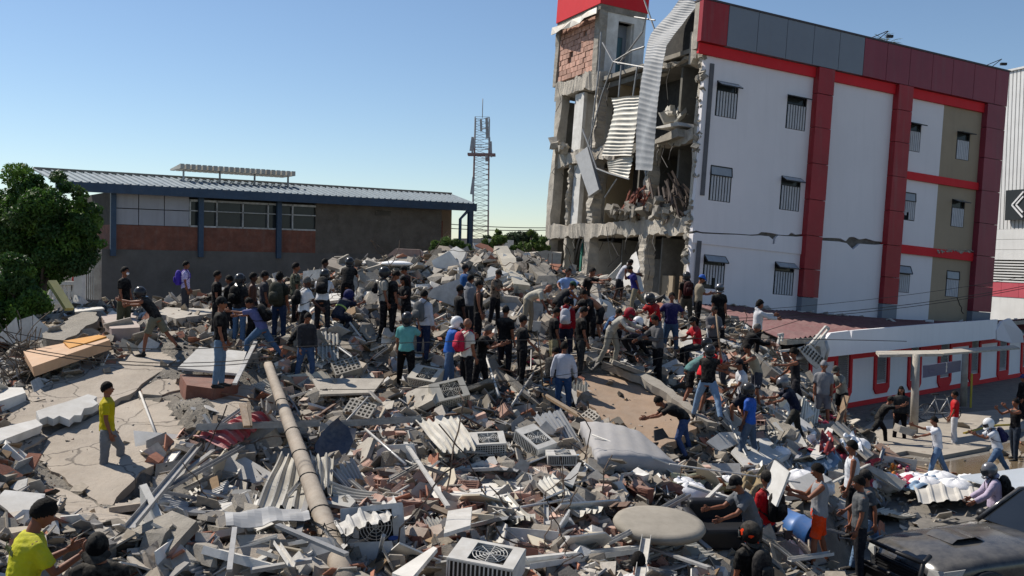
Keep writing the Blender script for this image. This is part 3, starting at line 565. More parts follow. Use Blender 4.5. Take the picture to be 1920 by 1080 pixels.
# fascia and roof
f0=onwall(1548,640,.9)[0]; f1=onwall(1868,630,.9)[0]; zb=zt+.02; zf=onwall(1700,612,.9)[1]
fa=MB(); cuts=[f0,f0+(f1-f0)*.12,f0+(f1-f0)*.36,f1]
tp=[(f0,zb),(f1,zb),(f1+.1,zf),(f0+(f1-f0)*.5,zf+.02),(f0+1.9,zf+.0),(f0+1.85,zf-.28),(f0+1.7,zf),(f0+.35,zf-.03),(f0-.15,zf-.35)]
fa.prism([W(s,z,.9) for s,z in tp],-aN*.12); fa.obj('fascia',M_awall,anx)
so=MB(); wb(so,sL,sR,zb,zb+.08,-.25,.78); so.obj('soffit',M_white,anx)
def roofp(s,t): # t 0 at eaves .. 1 at main wall
    a=W(s,zf-.15,.75); f=(s-sL)/(sR-sL); b_=B(.2+ (19-.2)*f,-.06,-.15-.25*f); return a*(1-t)+b_*t
N=int((sR-sL)/.16); V=[];m=MB()
for i in range(N+1):
    s=sL+(sR-sL)*i/N; h=.045*(1 if i%2 else -1)
    for t in (0,.25,.5,.75,1): V.append(roofp(s,t)+np.array([0,0,h+.04*math.sin(s*1.3+t*5)]))
m.add(V,[(i*5+j,(i+1)*5+j,(i+1)*5+j+1,i*5+j+1) for i in range(N) for j in range(4)]); m.add(np.array(V)-[0,0,.02],[(i*5+j,i*5+j+1,(i+1)*5+j+1,(i+1)*5+j) for i in range(N) for j in range(4)])
m.obj('roof_sheet',M_maroof,anx)
m=MB(); wb(m,sL-.1,sR,zf-.35,zf-.16,.5,.77); m.obj('eaves_beam',M_conc2,anx)
# debris on roof + broken fascia end
for k in range(34):
    s=rng.uniform(sL+.5,sR-1); t=rng.uniform(.05,.98) if rng.random()<.5 else .97; p=roofp(s,t)+[0,0,.06]; m=MB(); z=rng.uniform(.08,.26); m.box(p,(z*1.6,z,z*.35),rotm(*rng.uniform(-.4,.4,2),rng.uniform(0,3)),jit=z*.12)
    m.obj('plaster_chip',M_conc2 if k%2 else M_white,None,'small pale plaster chip lying on the maroon annex roof','plaster chip','plaster chips on the annex roof')
m=MB(); e=[W(f1+a,z,o) for a,z,o in [(.0,zb-.05,.95),(1.2,zb-.25,1.2),(1.75,zb-.2,1.5),(1.5,zb+.3,1.5),(.8,zf+.05,1.2),(.35,zf-.1,1.0),(-.1,zf-.5,.95)]]; m.prism(e,-aN*.12); m.obj('torn_fascia_end',M_wall,None,'torn white curved fascia piece at the right end of the annex canopy','fascia')
# perforated metal bracket curl at broken left end
def pw(x,y,o=1.0): return W(*onwall(x,y,o),o)
m=MB(); m.prism([pw(*q) for q in [(1497,652),(1520,645),(1548,676),(1532,692),(1515,677)]],-aN*.04); m.prism([pw(*q) for q in [(1520,645),(1545,628),(1551,640),(1549,668),(1541,676),(1538,650)]],-aN*.3)
m.sweep([pw(1548,640,1.2),(pw(1553,655,1.4)),pw(1548,675,1.2)],.06,n=6); bo=m.obj('crumpled_bracket',M_wpaint,None,'crumpled perforated white metal strip at the left end of the annex fascia','metal bracket')
h=MB()
for a in range(7):
    for b_ in range(3):
        x=1504+a*5.2+b_*3; y=655+a*4.2-b_*4; q=pw(x,y,1.03); h.sweep([q,q+aN*.006],.05,n=8)
h.obj('punched_hole',M_dark,bo,kind='stuff')
m=MB()
for a,b_ in [((1520,645),(1548,612)),((1526,650),(1554,616)),((1548,612),(1554,616)),((1455,655),(1463,628)),((1459,628),(1468,626)),((1468,626),(1465,640)),((1445,660),(1494,655))]: m.bar(pw(*a),pw(*b_),.07)
m.obj('bent_frame',M_wpaint,None,'bent pale metal frame bars sticking up at the broken left edge of the maroon roof','metal frame')
# ================================================================ bus shelter
sh=empty('bus_shelter',gz0(1713,812,.12),'bus stop shelter with two round concrete posts, flat roof and blue sign panel','bus shelter')
pA=gz0(1713,812,.11); pB=gz0(1806,762,.11)
def topz(p,py):
    # height of point above p seen at pixel row py
    d=(p-CAM)@cF; best=None
    zz=np.linspace(0,5,600); ys=[proj(p+[0,0,z])[1] for z in zz]; return zz[int(np.argmin(np.abs(np.array(ys)-py)))]
hA=topz(pA,676); hB=topz(pB,668)
for p,h in ((pA,hA),(pB,hB)):
    m=MB(); m.sweep([p,p+[0,0,h+.22]],[.135,.115],n=16); m.obj('post',M_conc2,sh)
r0_=P(1648,670,(pA-CAM)@cF*.98); r1_=P(1768,668,(pA-CAM)@cF*1.04); r2_=P(1912,655,(pB-CAM)@cF*1.1)
bk=np.array([.25,.95,.03])
def slabq(a,b_,w,t,name,mt):
    m=MB(); m.hexa([a,b_,b_+w,a+w],[a+[0,0,t],b_+[0,0,t],b_+w+[0,0,t],a+w+[0,0,t]]); return m.obj(name,mt,sh)
slabq(r0_,r1_,bk,.09,'roof_slab',M_conc2); slabq(r1_+[0.02,0,.03],r2_,bk,.07,'roof_slab',M_conc2)
g0=P(1731,686,(pA-CAM)@cF*1.03); g1=P(1802,676,(pB-CAM)@cF*.985); m=MB(); dz=np.array([0,0,-.42]); th=np.array([.03,.1,0]); m.hexa([g0+dz,g1+dz,g1+dz+th,g0+dz+th],[g0,g1,g1+th,g0+th])
sg=m.obj('sign_panel',mat('blue_sign',(.05,.06,.15),(.04,.05,.12),2,rough=.4,dust=.15),sh)
def text(s,pos,xdir,up,size,mt,parent,name='lettering',depth=.004):
    cu=bpy.data.curves.new(name,'FONT'); cu.body=s; cu.size=size; cu.extrude=depth; cu.align_x='CENTER'; cu.align_y='CENTER'; cu.resolution_u=2
    tmp=bpy.data.objects.new('tmp',cu); COL.objects.link(tmp); dg=bpy.context.evaluated_depsgraph_get(); dg.update(); me=bpy.data.meshes.new_from_object(tmp.evaluated_get(dg)); bpy.data.objects.remove(tmp)
    x=nrm(xdir); z=nrm(np.cross(x,up)); y=np.cross(z,x); M=Matrix(((x[0],y[0],z[0],pos[0]),(x[1],y[1],z[1],pos[1]),(x[2],y[2],z[2],pos[2]),(0,0,0,1)))
    me.materials.clear(); me.materials.append(mt); o=link(name,me,parent); o.matrix_parent_inverse=parent_inv(parent); o.matrix_basis=M; return o
fig=MB(); c=(g0*.42+g1*.58)+dz*.5-nrm(th)*.015; xd=nrm(g1-g0)
for a,b_ in [((0,.16),(0,.02)),((0,.02),(-.05,-.15)),((0,.02),(.06,-.14)),((0,.12),(.09,.03)),((0,.12),(-.07,.05))]: fig.bar(c+xd*a[0]+[0,0,a[1]],c+xd*b_[0]+[0,0,b_[1]],.03,up=(0,1,0))
fig.ell(c+[0,0,.185],(.03,.01,.03),8,6); fig.obj('pictogram',M_wpaint,sg)
text('PARADERO',(g0*.8+g1*.2)+dz*.5-nrm(th)*.012,xd,(0,0,1),.16,mat('faded_letter',(.22,.22,.32),None,2),sg)
yp=MB(); q=pB+[.15,-.3,0]; yp.bar(q,q+[0,0,1.35],.06); yp.obj('marker_post',mat('yellow_tape_post',(.5,.4,.06),None,3),None,'thin yellow marker post beside the rear shelter post','post')
tp_=MB(); ps=[gz0(x,y,.13) for x,y in [(1806,812),(1825,806),(1845,801),(1870,798),(1900,797)]]; tp_.sweep([p+[0,rng.normal()*.04,0] for p in ps],(.05),n=5); tp_.obj('yellow_tape',mat('yellow_tape',(.45,.33,.06),None,3),None,'crumpled yellow tape lying on the pavement edge','tape')
# ================================================================ white hall with sign, far right
h0=P(1838,585,64); h1=P(1990,600,58); hd=nrm((h1-h0)*[1,1,0]); hn=nrm(np.cross(hd,[0,0,1])); hn=hn if (CAM-h0)@hn>0 else -hn
hall=empty('showroom_hall',[h0[0],h0[1],0],'tall white showroom hall with ribbed cladding, louvre band and pink stripe','building')
def onh(px,py,o=0):
    r=raydir(px,py); t=((h0+hn*o-CAM)@hn)/(r@hn); q=CAM+r*t-h0; return q@hd,q[2]+h0[2]
def H(s,z,o=0): q=h0+hd*s+hn*o; return np.array([q[0],q[1],z])
def hb(mb,s0,s1,z0,z1,o0,o1): return mb.hexa([H(s0,z0,o0),H(s1,z0,o0),H(s1,z0,o1),H(s0,z0,o1)],[H(s0,z1,o0),H(s1,z1,o0),H(s1,z1,o1),H(s0,z1,o1)])
zT=onh(1870,139)[1]; zP=onh(1870,430)[1]; zl1=onh(1870,487)[1]; zl0=onh(1870,528)[1]; zr0=onh(1870,556)[1]
s_l=-2.5; s_r=12
M_hall=mat('white_hall_cladding',(.70,.70,.69),(.62,.62,.61),1,streak=.12,rough=.5); M_pink=mat('faded_red_stripe',(.5,.09,.12),(.42,.075,.1),1)
hb(MB(),s_l,s_r,0,zr0,-6,0).obj('base_wall',M_hall,hall); hb(MB(),s_l,s_r,zl0,zT,-6,-.12).obj('core_wall',M_hall,hall)
m=MB(); k=s_l
while k<s_r:
    hb(m,k,k+.22,zP,zT,-.12,0); k+=.30
m.obj('ribbed_cladding',M_hall,hall)
for i in range(3): hb(MB(),s_l,s_r,zl1+(zP-zl1)*i/3+.01,zl1+(zP-zl1)*(i+1)/3-.01,-.12,.01).obj('cladding_panel',M_hall,hall)
for x0 in np.arange(s_l,s_r,1.4): hb(MB(),x0+.01,x0+1.39,zr0+.01,zl0,-.12,.03).obj('stripe_panel',M_pink,hall)
hb(MB(),s_l,s_r,zr0,zl1,-.13,-.1).obj('louvre_backing',M_dark,hall)
m=MB(); n=8
for i in range(n): z=zl0+(zl1-zl0)*i/n; hb(m,s_l,s_r,z,z+(zl1-zl0)/n*.5,-.08,.06)
m.obj('louvre_slats',M_hall,hall)
hb(MB(),s_l,s_r,zT,zT+.12,-6,.1).obj('roof_trim',M_hall,hall)
s0,z1=onh(1886,357,.3); _,z0=onh(1886,413,.3); s1=s0+2*(z1-z0)*.62
sb=hb(MB(),s0,s1+.9,z0,z1,.1,.3).obj('sign_board',mat('black_sign',(.025,.027,.03),None,2,rough=.3),hall)
cx=(s0+s1)/2+.35; cz=(z0+z1)/2; hw=.36*(z1-z0)*.62/.5; hh=.42*(z1-z0)
m=MB() # nested open rhombus emblem
for sgn,k in ((1,1.),(-1,1.)):
    for r in (1.,.62):
        a=[(0+sgn*.02,hh*r),(-sgn*hw*r,0),(0+sgn*.02,-hh*r)]
        for p,q in zip(a[:-1],a[1:]): m.bar(H(cx+p[0]-sgn*.12,cz+p[1],.33),H(cx+q[0]-sgn*.12,cz+q[1],.33),.1,.05,up=hn)
m.obj('emblem',M_cloth_w,sb)
# ================================================================ long building behind, left
gR=P(888,388,55.); gL=P(215,352,44.); gd=nrm((gR-gL)*[1,1,0]); gn=nrm(np.cross(gd,[0,0,1])); gn=gn if (CAM-gL)@gn>0 else -gn
def onl(px,py,o=0):
    r=raydir(px,py); t=((gL+gn*o-CAM)@gn)/(r@gn); q=CAM+r*t-gL; return q@gd,q[2]+gL[2]
def L_(s,z,o=0): q=gL+gd*s+gn*o; return np.array([q[0],q[1],z])
def lb(mb,s0,s1,z0,z1,o0,o1): return mb.hexa([L_(s0,z0,o0),L_(s1,z0,o0),L_(s1,z0,o1),L_(s0,z0,o1)],[L_(s0,z1,o0),L_(s1,z1,o0),L_(s1,z1,o1),L_(s0,z1,o1)])
ware=empty('long_workshop',L_(0,0),'long shaded workshop with cement and brick walls under a pale zinc roof','building')
W0=-.6; zg=onl(500,372)[1]; sa=onl(210,450,W0)[0]; s1_=onl(355,400,W0)[0]; s2_=onl(592,400,W0)[0]; s3_=onl(828,420,W0)[0]; s4_=onl(850,420,W0-1)[0]
zb1=onl(400,427,W0)[1]; zb0=onl(400,471,W0)[1]
lb(MB(),sa-1.2,s3_,0,zb0,-8,W0+.05).obj('lower_wall',M_render2,ware)
lb(MB(),sa,s2_,zb0,zb1,-8,W0).obj('brick_band',M_rebrick,ware)
lb(MB(),s2_,s3_,zb0,zg,-8,W0).obj('rendered_wall',M_render,ware)
lb(MB(),s3_,s4_,0,zg,-8,W0-1.2).obj('end_wall',mat('tan_end_wall',(.27,.2,.14),(.2,.15,.11),2,streak=.3),ware)
wf=lb(MB(),s3_+.05,s3_+.75,zb0+.9,zb0+2.0,W0-1.2,W0-1.15).obj('window',M_redw,ware)
for i in range(3):
    a=sa+(s1_-sa)*i/3
    for j in range(2): lb(MB(),a+.02,a+(s1_-sa)/3-.02,zb1+(zg-zb1)*j/2+.02,zb1+(zg-zb1)*(j+1)/2-.02,W0-.2,W0).obj('wall_panel',mat('grey_white_panel',(.36,.37,.41),(.32,.33,.36),1,streak=.2),ware)
lb(MB(),sa,s2_,zb1,zg,-8,W0-.25).obj('inner_wall',M_dark,ware)
k=5
for i in range(k):
    a=s1_+(s2_-s1_)*i/k; b_=s1_+(s2_-s1_)*(i+1)/k
    f=MB(); 
    for q in [(a,b_,zb1,zb1+.08),(a,b_,zg-.3,zg-.2),(a,a+.07,zb1,zg-.2),(a,b_,(zb1+zg)/2,(zb1+zg)/2+.05)]: lb(f,*q,W0-.12,W0+.02)
    fo=f.obj('window_frame',M_steel,ware); lb(MB(),a+.07,b_,zb1+.08,zg-.3,W0-.16,W0-.13).obj('pane',M_glass,fo)
for x in (211,375,521): s=onl(x,450,W0)[0]; lb(MB(),s-.12,s+.12,zb0-.3,zg,W0+.003,W0+.2).obj('blue_post',M_bluepaint,ware)
sv,zv=onl(718,400,W0); v=lb(MB(),sv-.45,sv+.45,zv-.13,zv+.13,W0+.003,W0+.03).obj('vent_grille',M_dark,ware)
m=MB()
for k in range(4): lb(m,sv-.45,sv+.45,zv-.11+k*.06,zv-.09+k*.06,W0+.03,W0+.05)
m.obj('grille_bar',M_conc,v)
# zinc roof with ribs
s5=onl(888,388,0)[0]; sl_=onl(150,349,0)[0]-1; rise=.85; dep=-6
rz=lambda t:(zg+.28+rise*t, dep*t)
sR2=s5-2.4
def rp(s0,s1,t): return None
V=[]; N=62; m=MB()
for i in range(N+1):
    f=i/N
    for t in (0,1):
        s=sl_+(s5-sl_)*f if t==0 else sl_+(onl(845,363,dep)[0]-sl_)*f
        z,o=rz(t); V.append(L_(s,z,o))
m.add(V,[(i*2,i*2+2,i*2+3,i*2+1) for i in range(N)])
m.obj('roof_sheet',M_zinc,ware)
m=MB()
for i in range(N+1): m.bar(V[2*i]+np.array([0,0,.03]),V[2*i+1]+np.array([0,0,.03]),.09,.09)
m.obj('roof_rib',M_zinc,ware,kind='stuff')
m=MB(); m.bar(V[1]+np.array([0,0,.08]),V[-1]+np.array([0,0,.08]),.35,.12); m.obj('roof_ridge',mat('old_ridge',(.3,.27,.22),(.2,.18,.15),2),ware)
lb(MB(),sl_,s5+.15,zg-.12,zg+.3,-.1,.12).obj('gutter',M_bluepaint,ware)
lb(MB(),s5-.35,s5-.1,0,zg-.12,-.1,.12).obj('corner_post',M_bluepaint,ware)
m=MB(); m.sweep([L_(s5-.4,zg-.12,.05),L_(s5-.9,zg-.6,.05),L_(s5-.95,0,.05)],.09,n=7); m.obj('downpipe',M_bluepaint,ware)
cz=rz(1)[0]+.1
cp0=onl(333,330,-4)[0]; cp1=onl(550,333,-4)[0]; cn=empty('roof_canopy',L_(cp0,cz-1,-4),'small slatted canopy on thin posts standing on the zinc roof','canopy')
for s in np.linspace(cp0+.3,cp1-.3,4): lb(MB(),s-.04,s+.04,cz-1.2,cz+.25,-4.05,-3.97).obj('post',M_steel,cn)
m=MB(); 
for i in range(22): s=cp0+(cp1-cp0)*i/22; m.hexa([L_(s,cz+.25,-5.4),L_(s+.2,cz+.25,-5.4),L_(s+.2,cz+.25,-3.5),L_(s,cz+.25,-3.5)],[L_(s,cz+.33,-5.4),L_(s+.2,cz+.33,-5.4),L_(s+.2,cz+.5,-3.5),L_(s,cz+.5,-3.5)])
m.obj('canopy_slats',M_tin,cn)
# white low roof by the tower
q0=P(850,447,62); q1=P(905,447,62); lr=MB(); lr.hexa([q0-[0,0,.9],q1-[0,0,.9],q1+[2,6,-.9],q0+[0,6,-.9]],[q0,q1,q1+[2,6,0],q0+[0,6,0]]); lr.obj('low_white_roof',M_wpaint,None,'low white flat roof at the foot of the lattice mast','roof')
# ================================================================ lattice mast
tb=P(900,446,112); TH=(446-222)/FOC*112; mast=empty('lattice_mast',[tb[0],tb[1],0],'red and white lattice telecom mast with antennas against the sky','mast')
hw0,hw1=1.0,.8; base=np.array([tb[0],tb[1],0]); Zt=tb[2]+TH; sec=26
M_mr=mat('faded_mast_red',(.30,.19,.18),None,3); M_mw=mat('mast_white',(.42,.42,.43),None,3)
cr=lambda z,k:base+np.array([(1,-1,-1,1)[k],(1,1,-1,-1)[k],0])*(hw0+(hw1-hw0)*z/Zt)+np.array([0,0,z])
for g in range(6):
    m=MB(); a0=g*Zt/6; a1=(g+1)*Zt/6; n=6
    for k in range(4): m.bar(cr(a0,k),cr(a1,k),.10)
    for i in range(n):
        z0=a0+(a1-a0)*i/n; z1=a0+(a1-a0)*(i+1)/n
        for k in range(4): m.bar(cr(z0,k),cr(z1,(k+1)%4),.04); m.bar(cr(z1,k),cr(z1,(k+1)%4),.035)
    m.obj('mast_section',M_mw if g%2 else M_mr,mast)
m=MB()
for z in (Zt-4.2,Zt-4.3): 
    for k in range(4): m.bar(cr(z,k)*1+np.array([(1,-1,-1,1)[k]*.7,0,0]),cr(z,(k+1)%4)+np.array([(1,-1,-1,1)[(k+1)%4]*.7,0,0]),.12)
m.obj('platform',M_mr,mast)
for (x,y,h,w) in [(885,270,1.6,.35),(887,275,1.5,.2),(913,240,2.3,.3),(918,275,2.2,.22),(921,280,1.8,.2),(886,348,2.0,.3),(914,296,.8,.5),(902,235,1.4,.25)]:
    q=P(x,y,111); m=MB(); m.box(q,(w,.2,h),rotm(0,.12 if x<890 else -.05,0)); m.bar(q,base+[0,0,q[2]],.06); m.obj('antenna',M_mw,mast)
m=MB(); m.sweep([cr(Zt,0)-[.8,.8,0],cr(Zt,0)-[.8,.8,-2.2]],.05,n=5); m.obj('lightning_rod',M_mw,mast)
# ================================================================ cables
def cable(name,a,b_,sag,r,label,n=14):
    a=np.array(a);b_=np.array(b_); t=np.linspace(0,1,n)[:,None]; p=a*(1-t)+b_*t; p[:,2]-=sag*4*(t*(1-t))[:,0]; m=MB(); m.sweep(p,r,n=4,sm=False); return m.obj(name,M_wire,None,label,'cable')
cable('power_cable',P(1230,590,30),P(1990,505,36),.3,.008,'uppermost thin power cable crossing the base of the white wall')
cable('power_cable',P(1200,600,30),P(1990,522,36),.4,.011,'middle of the three thin power cables crossing the white wall')
cable('power_cable',P(1200,606,30),P(1990,526,36),.4,.011,'lowest of the three thin power cables crossing the white wall')
cable('power_cable',P(840,420,75),P(1040,427,75),.1,.03,'distant upper power line right of the mast'); cable('power_cable',P(840,428,75),P(1040,431,75),.1,.03,'distant lower power line right of the mast')
for i,(y0,y1,y2) in enumerate([(605,640,655),(628,668,664),(633,675,668)]):
    cable('street_cable',P(-60,y0,15),P(520,y1,16),.25,.007,['upper','middle','lower'][i]+' thin black cable sagging across the slab on the left')
cable('street_cable',P(560,650,17),P(1700,640,20),-.1,.007,'long thin cable running across the crowd from left to right')
cable('street_cable',P(600,730,17),P(1500,600,20),.4,.006,'thin slack cable dipping in front of the turquoise shirt')
# ================================================================ people
def hexc(h): return tuple((int(h[i:i+2],16)/255)**2.2 for i in (0,2,4))
SKIN={'t':hexc('9a6a50'),'b':hexc('7d4f3a'),'d':hexc('4a2e24'),'l':hexc('b58468')}
CL={} 
def cloth(h,pattern=None):
    key=(h,pattern)
    if key in CL: return CL[key]
    c=hexc(h)
    def ex(N,L,out,mix,co):
        if not pattern: return out
        w=N.new('ShaderNodeTexWave') if pattern[0]=='wave' else N.new('ShaderNodeTexNoise')
        w.inputs['Scale'].default_value=pattern[2]
        if pattern[0]=='wave': w.inputs['Distortion'].default_value=5; w.inputs['Detail Scale'].default_value=2; w.bands_direction='Z'
        L.new(co,w.inputs['Vector']); r=N.new('ShaderNodeValToRGB'); r.color_ramp.interpolation='CONSTANT'; r.color_ramp.elements[1].position=.63 if pattern[1]=='c23a1c' else .55; r.color_ramp.elements[0].color=(0,0,0,1); r.color_ramp.elements[1].color=(1,1,1,1)
        L.new(w.outputs[0],r.inputs[0]); return mix(r.outputs[0],out,hexc(pattern[1]))
    m=mat('cloth_'+h+(pattern[0] if pattern else ''),c,tuple(x*.78 for x in c),7.,rough=.93,bump=.5,bsc=13,dust=.16,spec=.12,extra=ex if pattern else None,bd=.03); CL[key]=m; return m
def skinm(k): return mat('skin_'+k,SKIN[k],tuple(x*.85 for x in SKIN[k]),9.,rough=.6,spec=.35)
M_eye=mat('eye_white',(.6,.58,.55),None,3,rough=.3); M_iris=mat('eye_iris',(.03,.02,.015),None,3,rough=.2); M_lip=mat('lip',(.26,.11,.09),None,3,rough=.6)
M_hair=mat('black_hair',(.010,.008,.007),(.004,.0035,.003),30,rough=.75,bump=.8,bsc=90,spec=.15); M_grayhair=mat('grey_hair',(.14,.13,.12),(.06,.055,.05),30,bump=.5)
M_sole=mat('shoe_sole',(.35,.34,.32),None,5,dust=.3); M_helm=mat('helmet_black',(.025,.026,.03),(.015,.015,.018),5,rough=.25,dust=.1); M_visor=mat('helmet_visor',(.03,.035,.04),None,3,rough=.08)
M_helmw=mat('helmet_white',(.72,.72,.72),(.6,.6,.6),3,rough=.3); M_helms=mat('helmet_silver',(.25,.25,.26),(.12,.12,.13),2,rough=.25,metal=.4)
def remesh(mb,vox,sm=3,fac=.6,wr=0.,seed=0):
    V=np.vstack(mb.v); me=bpy.data.meshes.new('t'); me.from_pydata(V.tolist(),[],mb.f); o=bpy.data.objects.new('t',me); COL.objects.link(o)
    r=o.modifiers.new('r','REMESH'); r.mode='VOXEL'; r.voxel_size=vox; r.use_smooth_shade=True
    s=o.modifiers.new('s','SMOOTH'); s.factor=fac; s.iterations=sm
    dg=bpy.context.evaluated_depsgraph_get(); ev=o.evaluated_get(dg); m2=bpy.data.meshes.new_from_object(ev)
    n=len(m2.vertices); co=np.empty(n*3); m2.vertices.foreach_get('co',co); co=co.reshape(-1,3)
    if wr:
        no=np.empty(n*3); m2.vertices.foreach_get('normal',no); no=no.reshape(-1,3); r_=np.random.default_rng(seed); d=np.zeros(n)
        for k in range(6):
            f=r_.normal(size=3)*([9,14,20,26,34,44][k]); f[2]*=1.3; d+=np.abs(np.sin(co@f+r_.uniform(0,6)))*[1,.8,.6,.5,.35,.25][k]
        co=co+no*((d-2.)*wr)[:,None]
    lt=np.empty(len(m2.loops),int); m2.loops.foreach_get('vertex_index',lt); F=lt.reshape(-1,4) if len(lt)==4*len(m2.polygons) else None
    if F is None: F=[tuple(p.vertices) for p in m2.polygons]
    else: F=F.tolist()
    bpy.data.objects.remove(o); bpy.data.meshes.remove(me); bpy.data.meshes.remove(m2)
    return co,F
def ax(v,axis,a): # rotate v about axis
    return np.array(Matrix.Rotation(R_(a),3,Vector(axis))@Vector(v))
def head_geo(near):
    n,k=(36,28) if near else (16,12); V=[]
    for i in range(k+1):
        ph=math.pi*i/k
        for j in range(n):
            th=2*math.pi*j/n; x,y,z=math.sin(ph)*math.cos(th),math.sin(ph)*math.sin(th),math.cos(ph) # y forward
            X=x*.077; Y=y*.098; Z=z*.118
            if z<0: X*=1-.38*(-z)**1.5; Y=Y*(1-.25*(-z)**1.3)+.018*(-z)
            if y>0:
                ax_=abs(x)
                Y*=1-.06*max(0,y-.6)
                if -.35<z<.15 and ax_<.28: Y+=.024*(1-ax_/.28)*math.exp(-((z+.16)/.14)**2)*1.2
                if .02<z<.28 and .15<ax_<.6: Y-=.010*math.exp(-((z-.12)/.08)**2)
                if .2<z<.34: Y+=.005
                if -.62<z<-.42 and ax_<.35: Y+=.006
                if z<-.8 : Y+=.008
            V.append((X,Y,Z))
    F=[(i*n+j,(i+1)*n+j,(i+1)*n+(j+1)%n,i*n+(j+1)%n) for i in range(k) for j in range(n)]
    return np.array(V),F
HG={0:head_geo(False),1:head_geo(True)}
def hand(mb,w,fd,palmn,side,grip,m=0):
    """w wrist, fd finger direction, palmn palm normal, side +1/-1 towards thumb axis; grip curl degrees"""
    fd=nrm(fd); pn=nrm(palmn-(palmn@fd)*fd); sx=np.cross(pn,fd)*side
    mb.sweep([w-fd*.03,w+fd*.02,w+fd*.055,w+fd*.088],[(.024,.019),(.034,.017),(.042,.015),(.040,.012)],side=sx,n=8,m=m)
    for i,(o,l) in enumerate([(.030,.072),(.010,.080),(-.010,.074),(-.029,.058)]):
        b=w+fd*.083+sx*o; d=fd; q=[b-fd*.02,b]
        for s in range(3):
            ang=grip*(.55+.25*s); d=np.array(Matrix.Rotation(R_(ang),3,Vector(np.cross(fd,pn)))@Vector(d)); q.append(q[-1]+d*l*[.45,.32,.23][s])
        mb.sweep(q,[.0095,.0095,.009,.008,.006],n=5,m=m)
    b=w+fd*.025+sx*.026; d=nrm(fd*.7+sx*.75+pn*.25); q=[b-sx*.01,b+d*.03,b+d*.058+fd*.004,b+d*.06+fd*.024+pn*.006]; mb.sweep(q,[.014,.013,.011,.008],n=5,m=m)
POSE={
 'stand':dict(la=(6,7,12),ra=(4,7,14),ll=(3,4,5),rl=(-3,5,4)),
 'hips':dict(la=(-22,38,100),ra=(-22,38,100),ll=(4,6,4),rl=(-4,8,4),inw=1),
 'point':dict(la=(70,10,25),ra=(6,10,20),ll=(10,5,10),rl=(-8,6,4),lean=6),
 'reach':dict(la=(75,10,15),ra=(62,12,20),ll=(22,8,20),rl=(-24,8,6),lean=24),
 'lunge':dict(la=(72,12,15),ra=(55,12,20),ll=(48,8,48),rl=(-34,6,6),lean=32),
 'lunge2':dict(la=(72,12,15),ra=(80,12,20),ll=(38,10,30),rl=(-38,8,4),lean=18),
 'bend':dict(la=(30,8,12),ra=(22,8,12),ll=(6,9,14),rl=(-4,9,10),lean=72,hp=-12),
 'bend2':dict(la=(55,10,25),ra=(45,10,30),ll=(14,10,26),rl=(-10,9,16),lean=55,hp=-5),
 'stoop':dict(la=(35,8,30),ra=(40,8,35),ll=(8,6,14),rl=(-8,7,10),lean=26,hp=14),
 'crouch':dict(la=(52,12,35),ra=(58,10,30),ll=(95,16,128),rl=(82,14,130),lean=48,hp=-8),
 'kneel':dict(la=(45,12,30),ra=(50,10,35),ll=(88,12,95),rl=(6,8,88),lean=38,hp=5),
 'sit':dict(la=(32,8,45),ra=(30,8,50),ll=(82,10,84),rl=(80,12,80),lean=14,hp=6),
 'walk':dict(la=(-22,7,18),ra=(24,7,26),ll=(26,4,14),rl=(-22,5,20),lean=6),
 'step':dict(la=(28,10,40),ra=(-10,12,35),ll=(52,7,55),rl=(-10,6,6),lean=10),
 'hold':dict(la=(22,6,75),ra=(26,6,70),ll=(4,5,6),rl=(-4,6,5),lean=5,hp=14),
 'hold2':dict(la=(48,8,55),ra=(40,8,65),ll=(12,6,10),rl=(-10,7,5),lean=12,hp=12),
 'phone':dict(la=(6,10,14),ra=(45,35,130),ll=(26,12,10),rl=(-6,6,4),lean=4),
 'mouth':dict(la=(-30,14,10),ra=(50,8,128),ll=(14,6,8),rl=(-36,10,10),lean=12,hp=16),
 'raise':dict(la=(78,60,60),ra=(40,50,90),ll=(8,6,6),rl=(-6,6,4)),
 'throw':dict(la=(62,10,12),ra=(84,14,22),ll=(24,10,10),rl=(-26,10,5),lean=8),
 'wide':dict(la=(60,10,80),ra=(75,10,55),ll=(20,22,14),rl=(-20,24,8),lean=14),
 'contr':dict(la=(4,8,10),ra=(2,8,16),ll=(40,10,42),rl=(-4,4,3)),
}
NP=0
